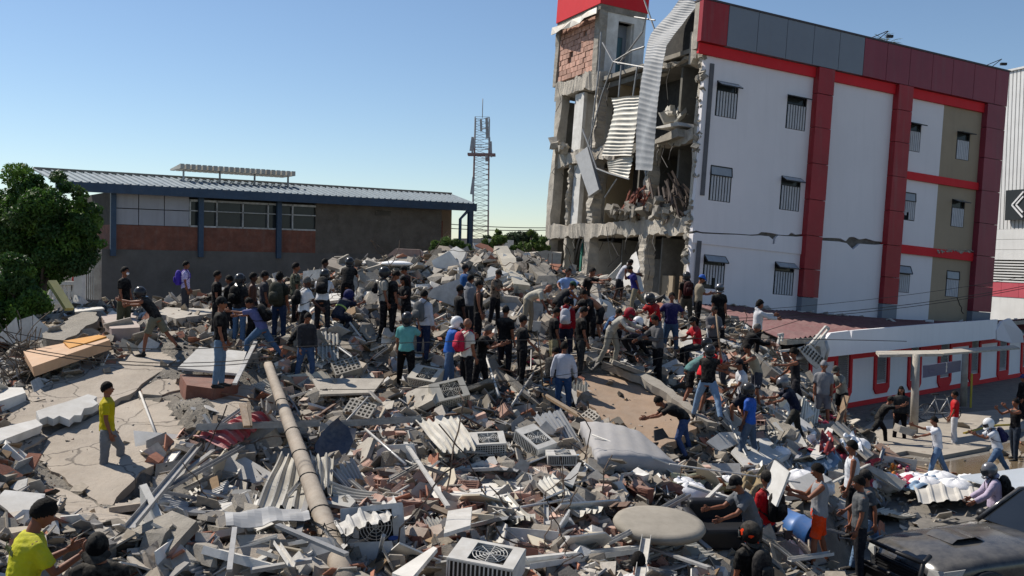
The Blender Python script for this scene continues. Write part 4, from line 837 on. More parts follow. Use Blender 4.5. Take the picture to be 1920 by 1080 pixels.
def person(px,py,d,yaw,pose,top,tc,bot,bc,head,hc,label,skin='b',H=1.7,prop=None,tp=None,shoe='2a2a2c',mod=None,fat=1.0,mask=False):
    global NP; NP+=1
    P0=dict(lean=0,hp=0,hy=0,inw=0); P0.update(POSE[pose]); 
    if mod: P0.update(mod)
    s=H/1.7; near=d<18.6
    foot=P(px,py,d); z=float(hz(foot[0],foot[1])); 
    if foot[2]<.25 or abs(z-foot[2])>.35: z_=foot[2] if foot[2]>.3 else max(z,0)
    else: z_=z
    root=np.array([foot[0],foot[1],max(z_+(.02 if poly_mask(np.array([foot[0]]),np.array([foot[1]]),SLABW)[0] else -.03),0.0)])
    if 'z' in P0: root[2]=z+P0['z']
    if NP%1==0 and 'DBG' in globals(): print('PERS',NP,round(foot[2],2),round(z,2),label)
    a=R_(yaw-90); Ry=np.array([[math.cos(a),-math.sin(a),0],[math.sin(a),math.cos(a),0],[0,0,1]])
    X=np.array([1.,0,0]);Y=np.array([0,1.,0]);Z=np.array([0,0,1.])
    pel=np.array([0,0,.93])
    J={}
    for k,sg in (('l',-1),('r',1)):
        f,o,b=P0[k+'l']; hip=pel+X*.092*sg-Z*.05
        td=ax(ax(-Z,X,f),Y,-o*sg); sd=ax(ax(-Z,X,f-b),Y,-o*sg*.6); kn=hip+td*.42; an=kn+sd*.40; J[k]=(hip,kn,an,td,sd)
    lean=P0['lean']; ud=ax(Z,X,-lean); fwd=ax(Y,X,-lean); ud1=ax(Z,X,-lean*.6)
    waist=pel+ud1*.12; chest=waist+ud*.21; shl=chest+ud*.16; nb=chest+ud*.20; hd=ax(ax(ud,X,-P0['hp']),Y,0)
    if lean>40: hd=ax(ud,X,-P0['hp'])
    hd=nrm(hd*.7+Z*.3) if lean>20 else hd
    nt=nb+hd*.05; hc0=nt+hd*.092+nrm(np.cross(X,hd)*-1)*0
    hf=np.cross(hd,X)*-1; hf=np.array(ax(-np.cross(X,hd)*-1 if False else np.cross(hd,X)*-1,hd,P0['hy'])); 
    if hf@fwd<0 and abs(P0['hy'])<90: hf=-hf
    hx=np.cross(hf,hd)
    hc0=hc0+hf*.015
    arms={}
    for k,sg in (('l',-1),('r',1)):
        f,o,e=P0[k+'a']; f0=f+(lean*.35 if lean<50 else 0); sh=shl+X*.165*sg*fat**.5-ud*.05; u=ax(ax(-Z,X,f0),Y,-o*sg)
        fo=ax(ax(-Z,X,f0+e),Y,(-o*sg*.3 if not P0['inw'] else 40*sg)); el=sh+u*.285; wr=el+fo*.25
        arms[k]=(sh,el,wr,u,fo)
    low=min(J['l'][2][2],J['r'][2][2])-.085; mid=(J['l'][2][:2]+J['r'][2][:2])/2
    sh0=np.array([-mid[0],-mid[1],-low]); 
    T=lambda p:(np.asarray(p)+sh0)*s@Ry.T+root
    def out(name,mb,mats,parent,kind=None,label=None):
        V=np.vstack(mb.v); mb.v=[T(V)]; return mb.obj(name,mats,parent,label=label,kind=kind)
    t=empty('person',root,label,'person','people searching the rubble')
    # ---- body, one continuous skin
    vox=.013 if near else (.024 if d<26 else .03)
    b=MB(); ft=fat
    def torso(mb,ex,lo,hi,ft=ft):
        st=[(pel-ud1*.14,.115,.09),(pel-ud1*.06,.165*ft,.115*ft),(pel+ud1*.02,.160*ft,.115*ft),(waist,.142*ft,.105*ft),(waist+ud*.10,.150*ft**.7,.112*ft),(chest,.168*ft**.5,.118*ft**.7),(chest+ud*.09,.180*ft**.4,.110),(chest+ud*.145,.135,.085),(chest+ud*.185,.072,.062)]
        st=st[lo:hi]; mb.sweep([q for q,_,_ in st],[(a_+ex,c_+ex) for _,a_,c_ in st],side=X,n=14)
    torso(b,-.012,0,9); b.sweep([nb-ud*.07,nb,nt,nt+hd*.05],[.066,.057,.054,.05],n=10)
    for k,sg in (('l',-1),('r',1)):
        hip,kn,an,td,sd=J[k]; b.sweep([hip+Z*.02,hip+td*.12,hip+td*.3,kn,kn+sd*.1,kn+sd*.25,an],[.088*ft**.5,.083*ft**.5,.064,.052,.055,.042,.035],n=9)
        b.sweep([an-sd*.02,an+sd*.05,an+sd*.06+Y*.10,an+sd*.068+Y*.17],[.037,.04,.034,.022],n=7)
        sh,el,wr,u,fo=arms[k]; b.sweep([sh-X*sg*.07+ud*.0,sh,sh+u*.06,sh+u*.18,el,el+fo*.07,wr],[.05,.056,.052*ft**.3,.045,.037,.039,.025],n=8)
    if 'bodyonly' in (prop or ''): pass
    co,F=remesh(b,vox); b=MB(); b.add(co,F,0,True)
    for k,sg in (('l',-1),('r',1)):
        sh,el,wr,u,fo=arms[k]; pn=nrm(-X*sg+np.cross(fo,X)*.0); hand(b,wr,fo,pn,-sg if False else (1 if sg<0 else -1),22 if not (prop and k in prop) else 55)
    HV,HF=HG[int(near)]; Mh=np.array([hx,hf,hd]); b.add(HV@Mh+hc0,HF,0,True)
    for sg in (-1,1):
        e=hc0+hx*sg*.030+hf*.082+hd*.012; b.ell(e,(.013,.009,.009),8,6,np.array([hx,hf,hd]).T,m=1)
        b.ell(e+hf*.007,(.006,.004,.006),6,4,np.array([hx,hf,hd]).T,m=2)
        b.ell(hc0+hx*sg*.078-hd*.01-hf*.005,(.009,.02,.032),8,6,np.array([hx,hf,hd]).T)
        b.bar(hc0+hx*sg*.018+hf*.092+hd*.034,hc0+hx*sg*.046+hf*.080+hd*.036,.006,.007,m=2,up=hd)
    b.ell(hc0+hf*.089-hd*.060,(.023,.008,.0075),8,6,np.array([hx,hf,hd]).T,m=3)
    out('body',b,[skinm(skin),M_eye,M_iris,M_lip],t)
    # ---- top
    def sleeves(mb,frac,ex,exl=None):
        for k,sg in (('l',-1),('r',1)):
            sh,el,wr,u,fo=arms[k]; L=frac*.535; q=[sh-X*sg*.07+ud*.02,sh+u*.015,sh+u*.1]; r=[.050+ex,.056+ex,.053+ex]
            if L<=.285: q.append(sh+u*L); r.append(.058+ex)
            else: q+= [sh+u*.2,el,el+fo*.1,el+fo*(L-.285)]; r+=[.048+ex,.045+ex,.043+ex,.033+ex]
            mb.sweep(q,r,n=10)
    M_t=cloth(tc,tp) if tc else None; ex={'tee':.016,'polo':.014,'tank':.007,'long':.014,'jacket':.026,'hoodie':.028,'vest':.02}.get(top,.01)
    vt=.012 if near else (.022 if d<26 else .028)
    if top!='none':
        m=MB(); torso(m,ex,1,8 if top=='tank' else 9)
        if top=='tank': 
            for sg in (-1,1): m.sweep([chest+ud*.12+X*.10*sg,chest+ud*.175+X*.095*sg,chest+ud*.12+X*.1*sg-fwd*.05],.04,n=6)
        else: sleeves(m,{'tee':.38,'polo':.36,'vest':.1}.get(top,.96),ex*.75)
        if top in('hoodie','jacket'): m.sweep([nb-fwd*.03-ud*.01+X*.09,nb-fwd*.085+ud*.03,nb-fwd*.03-ud*.01-X*.09],[.04,.055,.04],n=8)
        co,F=remesh(m,vt,2,.5,wr=.0045 if top!='tank' else .003,seed=NP); m=MB(); m.add(co,F,0,True); so_=out('shirt' if top not in('jacket','hoodie','vest') else top,m,M_t,t)
        if top=='polo':
            m=MB(); m.sweep([nb-ud*.012+(X*math.cos(q)+fwd*math.sin(q))*.062 for q in np.linspace(0,2*math.pi,13)],.014,n=6); out('collar',m,M_t,so_)
    # ---- legs
    ex2={'jeans':.014,'trousers':.018,'cargo':.028,'shorts':.03}[bot]; m=MB(); m.sweep([pel-ud1*.12,pel-ud1*.05,pel+ud1*.03,pel+ud1*.075],[(.12,.10),(.168*ft,.118*ft),(.160*ft,.116*ft),(.152*ft,.110*ft)],side=X,n=14)
    for k in 'lr':
        hip,kn,an,td,sd=J[k]
        if bot=='shorts': m.sweep([hip+Z*.02,hip+td*.12,hip+td*.25,hip+td*.36],[.088*ft**.5+.012,.09*ft**.5+.014,.092,.094],n=10)
        else: m.sweep([hip+Z*.02,hip+td*.12,hip+td*.3,kn,kn+sd*.12,kn+sd*.3,an+sd*.02],[.088*ft**.5+ex2*.7,.085*ft**.5+ex2,.068+ex2,.056+ex2,.054+ex2,.046+ex2,.042+ex2],n=10)
    co,F=remesh(m,vt,2,.5,wr=.005,seed=NP+50); m=MB(); m.add(co,F,0,True); out('shorts' if bot=='shorts' else 'trousers',m,cloth(bc),t)
    for k in 'lr':
        hip,kn,an,td,sd=J[k]; m=MB(); f=Y; m.sweep([an-f*.055+sd*.03,an-f*.03+sd*.045,an+f*.05+sd*.05,an+f*.12+sd*.062,an+f*.185+sd*.068],[(.034,.035),(.043,.048),(.045,.043),(.047,.033),(.032,.02)],side=X,n=9)
        m.sweep([an-sd*.04,an+sd*.05],[.043,.045],n=9); sh_=out('shoe',m,cloth(shoe),t); m=MB(); m.box(an+f*.06+sd*.082,(.09,.27,.022),rotm(R_(0),0,0)); 
        if near: out('sole',m,M_sole,sh_)
    # ---- head cover
    Mh3=np.array([hx,hf,hd]).T
    def shell(cut,sc,dz=0,bumpy=0,n=14,k=10,back=0.,m=0,mb=None):
        mb=mb or MB(); V=[];c=hc0+hd*dz
        for i in range(k+1):
            for j in range(n):
                th=2*math.pi*j/n; fr=math.sin(th); ph=((cut+back*max(0,-fr)*.8-(.34*max(0,fr) if back else 0))+(bumpy*rng.uniform(-.8,.8) if i==k else 0))*i/k
                x,y,z=math.sin(ph)*math.cos(th)*.077*sc,math.sin(ph)*fr*.098*sc,math.cos(ph)*.118*sc
                r=1+bumpy*(rng.random()-.3); V.append(c+hx*x*r+hf*(y*r-.006)+hd*z*r)
        mb.add(V,[(i*n+j,(i+1)*n+j,(i+1)*n+(j+1)%n,i*n+(j+1)%n) for i in range(k) for j in range(n)],m,True); return mb
    def scalp(off,noi,front=.42):
        Vh=HV.copy(); k_=np.c_[Vh[:,0]/.077,Vh[:,1]/.098,Vh[:,2]/.118]; th_=-.06+(front+.06)*np.where(k_[:,1]>0,k_[:,1],0)+.5*np.where(k_[:,1]<0,k_[:,1],0)
        keep=k_[:,2]>th_+rng.uniform(-.06,.06,len(Vh)); d_=k_/(np.linalg.norm(k_,axis=1,keepdims=True)+1e-9); W_=Vh+d_*(off*(1+.5*np.clip(k_[:,2:3],0,1))+noi*rng.random((len(Vh),1)))
        m=MB(); m.add(W_@Mh+hc0,[f for f in HF if sum(keep[i] for i in f)>=3],0,True); return m
    if head=='hair': out('hair',scalp(.010,.007),hc or M_hair,t)
    elif head=='curly': out('hair',shell(1.6,1.26,.004,.22,n=18,k=12,back=.6),M_hair,t)
    elif head=='long':
        m=shell(1.5,1.12,.004,.05,back=.9); m.sweep([hc0-hf*.06+hd*.03,hc0-hf*.085-hd*.08,hc0-hf*.09-hd*.19,hc0-hf*.08-hd*.30],[(.07,.05),(.085,.05),(.09,.045),(.06,.03)],side=hx,n=9); 
        for sg in(-1,1): m.sweep([hc0+hx*.075*sg+hd*.03,hc0+hx*.085*sg-hd*.1,hc0+hx*.09*sg-hd*.24+hf*.03],[.025,.03,.02],n=7)
        out('hair',m,M_hair,t)
    elif head in('cap','capback'):
        hh=out('hair',scalp(.006,.004,.3),M_hair,t); m=shell(1.45,1.17,.012,0); sg=1 if head=='cap' else -1
        V=[];n=9
        for i in range(n):
            q=-1.15+2.3*i/(n-1)
            for rr,zz in ((.095,.035),(.135,.033),(.175*(1-.12*abs(q)),.022-.012*abs(q)**2)): V.append(hc0+hx*math.sin(q)*rr*.82+hf*sg*math.cos(q)*rr+hd*zz)
        V=np.array(V); m.add(V,[(i*3+j,(i+1)*3+j,(i+1)*3+j+1,i*3+j+1) for i in range(n-1) for j in range(2)],0,True); m.add(V-hd*.006,[(i*3+j,i*3+j+1,(i+1)*3+j+1,(i+1)*3+j) for i in range(n-1) for j in range(2)],0,True); m.ell(hc0+hd*.15,(.008,.008,.005),6,4)
        out('cap',m,cloth(hc),t)
    elif head=='helmet':
        m=MB(); m.ell(hc0+hd*.012-hf*.008,(.128,.150,.150),18,14,Mh3); m.sweep([hc0-hd*.1-hf*.06,hc0-hd*.135-hf*.03],[(.10,.10),(.085,.085)],side=hx,n=12)
        m.sweep([hc0-hd*.085+hf*.09+hx*.105,hc0-hd*.10+hf*.145+hx*.04,hc0-hd*.10+hf*.145-hx*.04,hc0-hd*.085+hf*.09-hx*.105],.026,n=7)
        hm={'k':M_helm,'w':M_helmw,'s':M_helms}.get(hc,None) or (cloth(hc,('noise','c23a1c',6.)) if hc=='1c1a1a' else cloth(hc)); ho=out('helmet',m,hm,t)
        m=MB(); V=[];n=11
        for i in range(n):
            q=-1.15+2.3*i/(n-1)
            for zz,rr in ((-.045,1.03),(.0,1.07),(.045,1.05)): V.append(hc0+hx*math.sin(q)*.135*rr+hf*math.cos(q)*.158*rr-hf*.008+hd*zz)
        V=np.array(V); m.add(V,[(i*3+j,(i+1)*3+j,(i+1)*3+j+1,i*3+j+1) for i in range(n-1) for j in range(2)],0,True); m.add(V*1-hf*.004,[(i*3+j,i*3+j+1,(i+1)*3+j+1,(i+1)*3+j) for i in range(n-1) for j in range(2)],0,True); out('visor',m,M_visor,ho)
    elif head=='bald': out('hair',shell(1.3,1.02,.0,.01,back=.6),mat('shaved_scalp',SKIN['t'],(.12,.07,.05),9,rough=.5),t)
    if mask: m=MB(); m.ell(hc0+hf*.078-hd*.045,(.05,.035,.042),10,8,Mh3); out('face_mask',m,M_cloth_w,t)
    info=dict(T=T,chest=chest,waist=waist,ud=ud,fwd=fwd,X=X,arms=arms,J=J,t=t,pel=pel,shl=shl,hc0=hc0,hf=hf,hd=hd,label=label,so=None)
    return info
def backpack(I,col,label,sc=1.,col2=None):
    T=I['T']; c=I['chest']-I['fwd']*.21-I['ud']*.03; ud,fw,X=I['ud'],I['fwd'],I['X']; m=MB()
    Rm=np.array([X,fw,ud]).T
    m.sweep([c-ud*.24*sc,c-ud*.21*sc,c-ud*.05*sc,c+ud*.12*sc,c+ud*.19*sc,c+ud*.22*sc],[(.11*sc,.06*sc),(.15*sc,.095*sc),(.155*sc,.105*sc),(.14*sc,.09*sc),(.10*sc,.06*sc),(.04*sc,.03*sc)],side=X,n=12)
    V=np.vstack(m.v); b=T(V); 
    root=empty('backpack',b.mean(0)-[0,0,.2],label,'backpack','backpacks worn by the people')
    def o2(n,mb,mt,par): V=np.vstack(mb.v); mb.v=[T(V)]; return mb.obj(n,mt,par)
    o2('bag',m,cloth(col),root)
    m=MB(); m.sweep([c-ud*.17*sc-fw*.09*sc,c-ud*.12*sc-fw*.115*sc,c+ud*.0*sc-fw*.11*sc,c+ud*.03*sc-fw*.08*sc],[(.09*sc,.03),(.11*sc,.035),(.10*sc,.03),(.05*sc,.01)],side=X,n=9); o2('front_pocket',m,cloth(col2 or col),root)
    for sg in (-1,1):
        m=MB(); s=I['shl']+X*sg*.115; m.sweep([c+ud*.15+X*sg*.08+fw*.05,s+ud*.048-fw*.05,s+ud*.055+fw*.03,s+fw*.125-ud*.08,s+fw*.13-ud*.2,s-ud*.3+fw*.02+X*sg*.04,c-ud*.2+X*sg*.11+fw*.06],[(.024,.009)]*7,side=X,n=6); o2('strap',m,cloth(col2 or col),root)
# x,y(feet) distance, facing(0 right,90 away,180 left,270 to camera)
Pp=person
def prt(I,s,col,size=.06,dz=.0,side=1,name='lettering'):
    T=I['T']; c=I['chest']+I['fwd']*(side*(.125))+I['ud']*dz; c2=T(c); d=T(c+I['fwd']*side)-T(c); u=T(c+I['ud'])-T(c); x=np.cross(u,d); return text(s,c2+nrm(d)*.025,x,u,size,col,I['t'],name,.003)
K='17171a'
a=Pp(230,625,25,350,'stand','tee',K,'cargo','4a4a3c','hair',None,'man in black tee with white face mask and olive cargo trousers on the far left',mask=True,H=1.74)
a=Pp(302,652,22.6,172,'lunge','tank',K,'shorts','6f6b5c','helmet','k','man in black tank top, grey shorts and helmet leaning left',mod=dict(lean=40,ll=(20,10,14),rl=(-30,12,10)))
a=Pp(345,607,29.5,10,'stand','tee','8d7cc4','trousers','3f4046','hair',None,'man in purple and white wavy shirt on the left crest',tp=('wave','d8d4ea',9.)); backpack(a,'4a3aa0','bright purple backpack on the man in the wavy purple shirt')
a=Pp(403,642,25,10,'stand','tee',K,'trousers','202024','hair',None,'bareheaded man in black tee standing just behind the man in black cap and light jeans')
a=Pp(409,728,19.2,8,'stand','tee',K,'jeans','62788f','cap',K,'man in black tee, black cap and light blue skinny jeans standing on the slab edge',H=1.74)
a=Pp(432,640,25.5,170,'stand','jacket','1c1c20','trousers','2c2c32','hair',None,'man in black jacket facing left toward the group at left',H=1.66)
a=Pp(447,648,24.5,70,'stand','tee','26262a','jeans','4a6484','helmet','k','person with grey-white helmet and blue jeans seen from behind, left group'); backpack(a,'141416','black backpack on the person in grey-white helmet and blue jeans')
a=Pp(470,652,24.8,5,'stand','none',None,'trousers','25262a','hair',None,'shirtless dark man in black trousers in the left group',skin='d',H=1.75)
a=Pp(492,640,26.5,20,'stand','tee','3a3a40','trousers','22242a','cap',K,'man in dark grey tee and black cap behind the shirtless man')
a=Pp(497,660,23.3,172,'lunge','tee','5a5f8c','jeans','46607f','hair',None,'lunging man in slate blue tee, sunglasses and blue jeans reaching left'); backpack(a,'17171a','black backpack on the lunging man in slate blue tee')
a=Pp(522,645,24.6,80,'stand','tee','2a2b26','jeans','28344c','curly',None,'curly-haired person in dark tee and navy jeans seen from behind',H=1.72); backpack(a,'3a3b33','large dark camouflage backpack on the curly-haired person',1.25)
a=Pp(550,625,26.5,20,'stand','tee','56584a','trousers','1e1e22','hair',None,'taller man in camouflage shirt on the crest behind the white polo man',tp=('noise','1e1f1a',9.),H=1.8)
a=Pp(563,652,23.8,40,'walk','polo','d9dade','trousers',K,'hair',M_grayhair,'man in white polo and black trousers walking away over the rubble',H=1.74,skin='d'); backpack(a,K,'small black backpack on the man in white polo',.8)
a=Pp(570,740,22.9,300,'stoop','long','303136','jeans','3c5070','hair',None,'man in dark grey long sleeves and blue jeans looking down by the fallen pole',mod=dict(lean=4,la=(6,6,10),ra=(8,6,14),hp=24))
a=Pp(605,600,30,20,'stand','long','121214','trousers','1c1c20','hair',None,'dark man in black long sleeves topmost on the crest',skin='d',H=1.78)
a=Pp(603,628,24.8,92,'stoop','tee','d5d6da','trousers','26272c','helmet','k','helmeted person in white tee bending with back turned'); backpack(a,'1d1d20','black backpack on the helmeted person in white tee')
a=Pp(640,625,25,60,'crouch','tee','20283c','trousers','1c2230','helmet','252a5a','crouching rescuer in navy shirt with a neon stripe on the back')
def stripe(I):
    T=I['T']; m=MB(); c=I['waist']+I['ud']*.1; m.sweep([c-I['ud']*.02,c+I['ud']*.02],[(.172,.135)]*2,side=I['X'],n=16); V=np.vstack(m.v); m.v=[T(V)]; m.obj('reflective_stripe',mat('neon_stripe',(.45,.6,.15),None,3),I['t'])
stripe(a)
a=Pp(650,608,27.5,90,'stoop','tee','18181b','trousers','1d1d20','helmet','k','person in black with black helmet bending just behind the neon-striped rescuer')
a=Pp(716,628,25,10,'stand','tee','96928a','trousers','1b1b1f','helmet','k','man in beige tee, black trousers and black helmet standing at centre-left',H=1.76); backpack(a,'1b1b1f','slim black shoulder pack on the man in beige tee and helmet',.6)
a=Pp(733,634,25,20,'stand','tee',K,'trousers','1b1b1f','hair',None,'bareheaded man in black looking down beside the beige-shirted helmet man',mod=dict(hp=25),H=1.74)
a=Pp(765,602,28.8,185,'hold','tee','2c1c1e','trousers','1c1c20','cap','1c1c20','man in dark maroon tee and cap facing left on the rubble')
a=Pp(762,640,26,220,'hold','tee','1e1e22','trousers','202024','long',None,'long-haired person in dark tee looking down',H=1.62)
a=Pp(792,655,24.3,60,'stand','hoodie','b9bac4','jeans','232c44','hair',None,'person in pale grey hoodie and navy jeans seen from behind',H=1.76); backpack(a,'5a5c5e','grey backpack on the person in pale grey hoodie',1.05)
a=Pp(760,706,22.6,85,'phone','tee','5f9e9c','trousers','151519','helmet','k','man in turquoise tee, black trousers and black helmet with a hand to his ear',H=1.76,mod=dict(lean=2))
a=Pp(838,722,22.3,15,'hold2','tee','2f62b4','jeans','4a6080','helmet','w','man in bright blue tee, jeans and white helmet holding the shoulder of the man ahead')
a=Pp(872,727,21.9,40,'stand','tee','c9c5bc','trousers','1b1b1f','bald',None,'bald man in pale tee and black trousers in the centre',H=1.74); backpack(a,'b02a44','red backpack on the bald man in pale tee',.95)
a=Pp(858,650,25.5,30,'stand','tee','1b1b1e','trousers','1b1b1f','cap','18181b','man in black and black cap partly hidden behind the white helmet',skin='d')
a=Pp(878,640,26.3,40,'stand','hoodie','7d7f84','trousers','25262b','hair',None,'person in mid-grey hoodie behind the bald man')
a=Pp(893,650,25.,0,'stand','tank',K,'trousers','1b1b1f','cap',K,'man in black tank top and black cap right behind the bald man')
a=Pp(868,602,29.6,30,'stand','tee','2c5488','trousers','1f2430','cap','1c1c22','man in royal blue tee and dark cap standing higher up behind the central group')
a=Pp(897,730,22.7,345,'hold2','tee','18181b','trousers','1a1a1e','hair',M_grayhair,'man in black tee working with his hands next to the bald man')
a=Pp(925,602,28.5,330,'hold','tee','6b5f54','trousers','1d1d21','cap','2a2624','man in brown plaid shirt holding a tool on the upper rubble',tp=('noise','2d2622',14.))
a=Pp(945,686,24.6,60,'stand','tee',K,'trousers','1b1c22','cap',K,'man in black tee and cap standing with his back turned',H=1.76)
a=Pp(985,622,26.8,340,'bend','tee','b3aea0','trousers','8a8272','none',None,'man in cream shirt bent double over the rubble')
a=Pp(975,728,24,20,'stand','tee','1f1f22','trousers','17171b','cap',K,'man in black tee and cap holding a long shovel',H=1.74,mod=dict(ra=(20,10,30)))
SHOV=a
a=Pp(1060,612,28.2,290,'point','polo','8fa9d6','trousers','20242c','hair',None,'heavy-set man in light blue polo with arms spread at the centre',mod=dict(la=(40,45,30),ra=(35,60,30)),fat=1.15,H=1.76)
a=Pp(1037,625,27.2,30,'bend2','tank','24252a','trousers','1c1c20','cap','1f4a3a','man in dark tank top and green cap bending beside the light blue polo')
a=Pp(1090,612,28.4,320,'reach','tee','1d1d20','trousers','1c1c20','hair',None,'dark-shirted man reaching forward right of the light blue polo')
a=Pp(1035,682,25,15,'stand','tee','1a1a1d','trousers','8c8468','hair',None,'man in black tee and beige trousers looking right',mod=dict(hp=18),H=1.72)
a=Pp(1060,668,26,80,'stand','jacket','7c1624','trousers','1c2030','hair',None,'person in dark red jacket seen from behind'); backpack(a,'b8b8c0','whitish backpack on the person in dark red jacket',.9)
a=Pp(1086,688,24.6,10,'stand','tee','141416','trousers','2e2f30','hair',None,'tall man in black tee and dark grey jeans in the centre crowd',mod=dict(hp=16),H=1.8)
a=Pp(1108,640,26.5,230,'stoop','tee','1b1b1f','trousers','1b1b1f','hair',None,'man in black stooping beside the tall man in dark grey jeans')
a=Pp(1132,628,27,190,'bend2','none',None,'shorts','1d1d20','hair',None,'shirtless light-skinned man bending left',skin='t')
a=Pp(1147,640,26.3,300,'crouch','tee','3b5b86','trousers','23242a','hair',None,'crouching man in denim blue tee looking down')
a=Pp(1138,665,25,330,'bend2','long','a8a59c','trousers','8d8a80','helmet','8a2030','bending man in pale long sleeves and dark red helmet')
a=Pp(1185,660,25.2,225,'crouch','tee','a59ab0','trousers','24242a','cap','16161a','crouching man in lilac tee and black cap digging')
a=Pp(1156,578,34,340,'stoop','tee','b9bac2','shorts','26262b','hair',None,'man in white tee and dark shorts bending near the torn ground floor',mod=dict(lean=34),skin='d')
a=Pp(1200,590,33,180,'mouth','polo','2f2f6c','trousers','857d6a','hair',None,'man in navy polo and beige trousers, one hand at his mouth',H=1.72)
a=Pp(1212,690,26.2,200,'crouch','jacket','1c1c20','trousers','1c1c20','helmet','w','crouching person in black with white and red helmet',H=1.7)
a=Pp(1230,672,27,230,'stoop','tee','a41d26','trousers','1a1a1e','helmet','k','person in red shirt and black helmet behind the grey jacket man')
a=Pp(1256,658,27.2,265,'hips','tee','2c2b55','jeans','3f5670','hair',None,'man in navy tee and jeans standing with hands on hips',H=1.78,fat=1.06)
a=Pp(1234,728,24.8,200,'hold','jacket','56575b','trousers','1b1b1f','hair',None,'man in grey jacket with one arm stretched out to the left',H=1.74,mod=dict(ra=(40,30,20)))
a=Pp(1286,618,31.2,95,'stand','tee','1b1517','trousers','4b4740','helmet','k','helmeted person in dark tee against the corner of the white wall'); backpack(a,'3a1a1e','dark red and black backpack on the helmeted person by the wall corner')
a=Pp(1305,620,30.8,5,'hold','tee','8e8372','trousers','141418','cap','2a5cb0','man in beige tee and bright blue cap standing on the white slab',H=1.78,shoe='c8c8c8')
a=Pp(1282,705,26.2,200,'sit','tee','a0202c','trousers','202025','cap','16161a','seated person in red football jersey and black cap')
a=Pp(1283,757,23,10,'bend2','tee','4d7676','shorts','18181c','hair',None,'man in teal tee and black shorts bending forward',mod=dict(lean=62))
a=Pp(1312,760,22.4,20,'stoop','tee','c8202c','shorts','17171b','hair',None,'man in bright red tee and black shorts bending with his back turned',fat=1.08,H=1.74)
a=Pp(1333,680,27,280,'hold','jacket','5b5a5e','trousers','23242a','hair',None,'man in grey jacket holding a pole upright in the crowd')
a=Pp(1345,655,29.2,270,'stand','tee','17171a','trousers','1b1b20','helmet','s','person in black with a silver helmet in front of the maroon roof')
a=Pp(1362,735,24.8,200,'bend2','long','a8a8b0','trousers','3a3b40','helmet','k','person in black-and-white patterned sweater and helmet bending over',tp=('noise','3a3a44',12.))
a=Pp(1325,785,21.8,70,'wide','tee','141417','jeans','7189a5','helmet','k','wide-legged man in black tee, light jeans and helmet swinging a wooden stick')
STK=a
a=Pp(1417,668,28.3,5,'reach','jacket','c2c2c6','trousers','15151a','curly',None,'person in white and black jacket reaching right in front of the maroon roof',mod=dict(lean=4,ll=(4,4,4),rl=(-4,5,3)))
a=Pp(1390,722,26.2,0,'stoop','jacket','16161a','trousers','1d1d22','hair',M_grayhair,'greying man in black jacket amid the right crowd')
a=Pp(1425,762,24.2,200,'bend2','tank','96907f','shorts','3a3d46','hair',None,'man in beige tank top and grey shorts hauling a load',mod=dict(lean=30))
a=Pp(1387,792,22.6,190,'step','polo','c4c6cc','shorts','1d2030','cap','1c1c24','man in white polo, navy shorts and black cap stepping down the rubble')
a=Pp(1497,765,25.4,185,'reach','tank','26262a','trousers','22222a','curly',None,'curly-haired man in black tank top stretching an arm left',mod=dict(lean=6,ra=(20,14,30)))
a=Pp(1492,835,23,180,'stoop','tee','1c2236','trousers','2c2d2c','helmet','s','man in navy tee and silver helmet walking left over sheets',mod=dict(ll=(34,6,40),rl=(-14,6,8),lean=30))
a=Pp(1402,880,21.5,150,'stand','tee','2a55a8','jeans','47566a','helmet','k','man in cobalt blue tee, grey jeans and black helmet standing on white boards',H=1.76,mod=dict(ll=(14,10,10),rl=(-6,10,4),hp=15),skin='d')
a=Pp(1290,866,21.2,185,'bend2','tee',K,'jeans','34466c','hair',None,'man in black tee and blue jeans bending down at the edge of the brown slab',mod=dict(lean=66,ll=(24,10,50),rl=(-14,10,6)))
a=Pp(1541,797,26.4,250,'stand','tee','7d7f84','shorts','6c6e74','capback','85858a','broad man in grey tee, grey shorts and backward cap',fat=1.12,H=1.84)
a=Pp(1580,795,27.,215,'stoop','tee','86867f','shorts','202024','cap','44423e','man in grey tee and black shorts leaning over a wooden plank')
a=Pp(1640,818,30.4,0,'lunge2','tee','17171a','trousers','17171b','cap',K,'man in black tee and cap leaning right to pass a block',mod=dict(lean=34))
a=Pp(1686,822,31.2,255,'stand','jacket','2f3032','trousers','16161a','long',None,'long-haired person in dark jacket over grey tee watching the hand-over',H=1.74,shoe='c0c0c0')
a=Pp(1760,880,25.8,172,'throw','tee','c9cbd2','jeans','5d7696','hair',None,'man in white tee and light jeans taking a block with raised arms',mod=dict(ll=(22,12,8),rl=(-24,12,4)))
TAKER=a
a=Pp(1790,829,30.6,160,'stand','tee','b01c24','trousers','c9c9cc','hair',None,'man in red tee and white trousers standing on the pavement',shoe='8a98a8',mod=dict(la=(10,12,14),ra=(8,12,14)))
a=Pp(1873,882,26,175,'hold2','tee','c8ccd4','jeans','48607e','helmet','w','man in white tee, jeans and white off-road helmet by the muddy puddle',mod=dict(ll=(34,10,24),rl=(-30,10,4),lean=22)); backpack(a,'26284a','navy backpack on the man in white off-road helmet',.9)
a=Pp(1903,845,28.6,190,'raise','tank','1a1a1e','trousers','2c3440','hair',None,'man in black tank top raising both elbows at the right edge',H=1.78)
a=Pp(1917,800,35.5,180,'stand','jacket','17171b','trousers','1c1c22','cap','34306a','person in black jacket and violet cap cut by the right edge')
a=Pp(1597,1002,18.2,168,'stand','tank','cdd0d4','shorts','1b1c1f','hair',None,'man in white sleeveless top with shoulder stripes and black shorts, behind the orange shorts',H=1.76,fat=1.08)
a=Pp(1538,1038,16.1,172,'hold2','tank','8a8c90','shorts','e0451c','hair',None,'stocky man in grey sleeveless top and orange shorts holding a board',fat=1.16,H=1.74,mod=dict(lean=0))
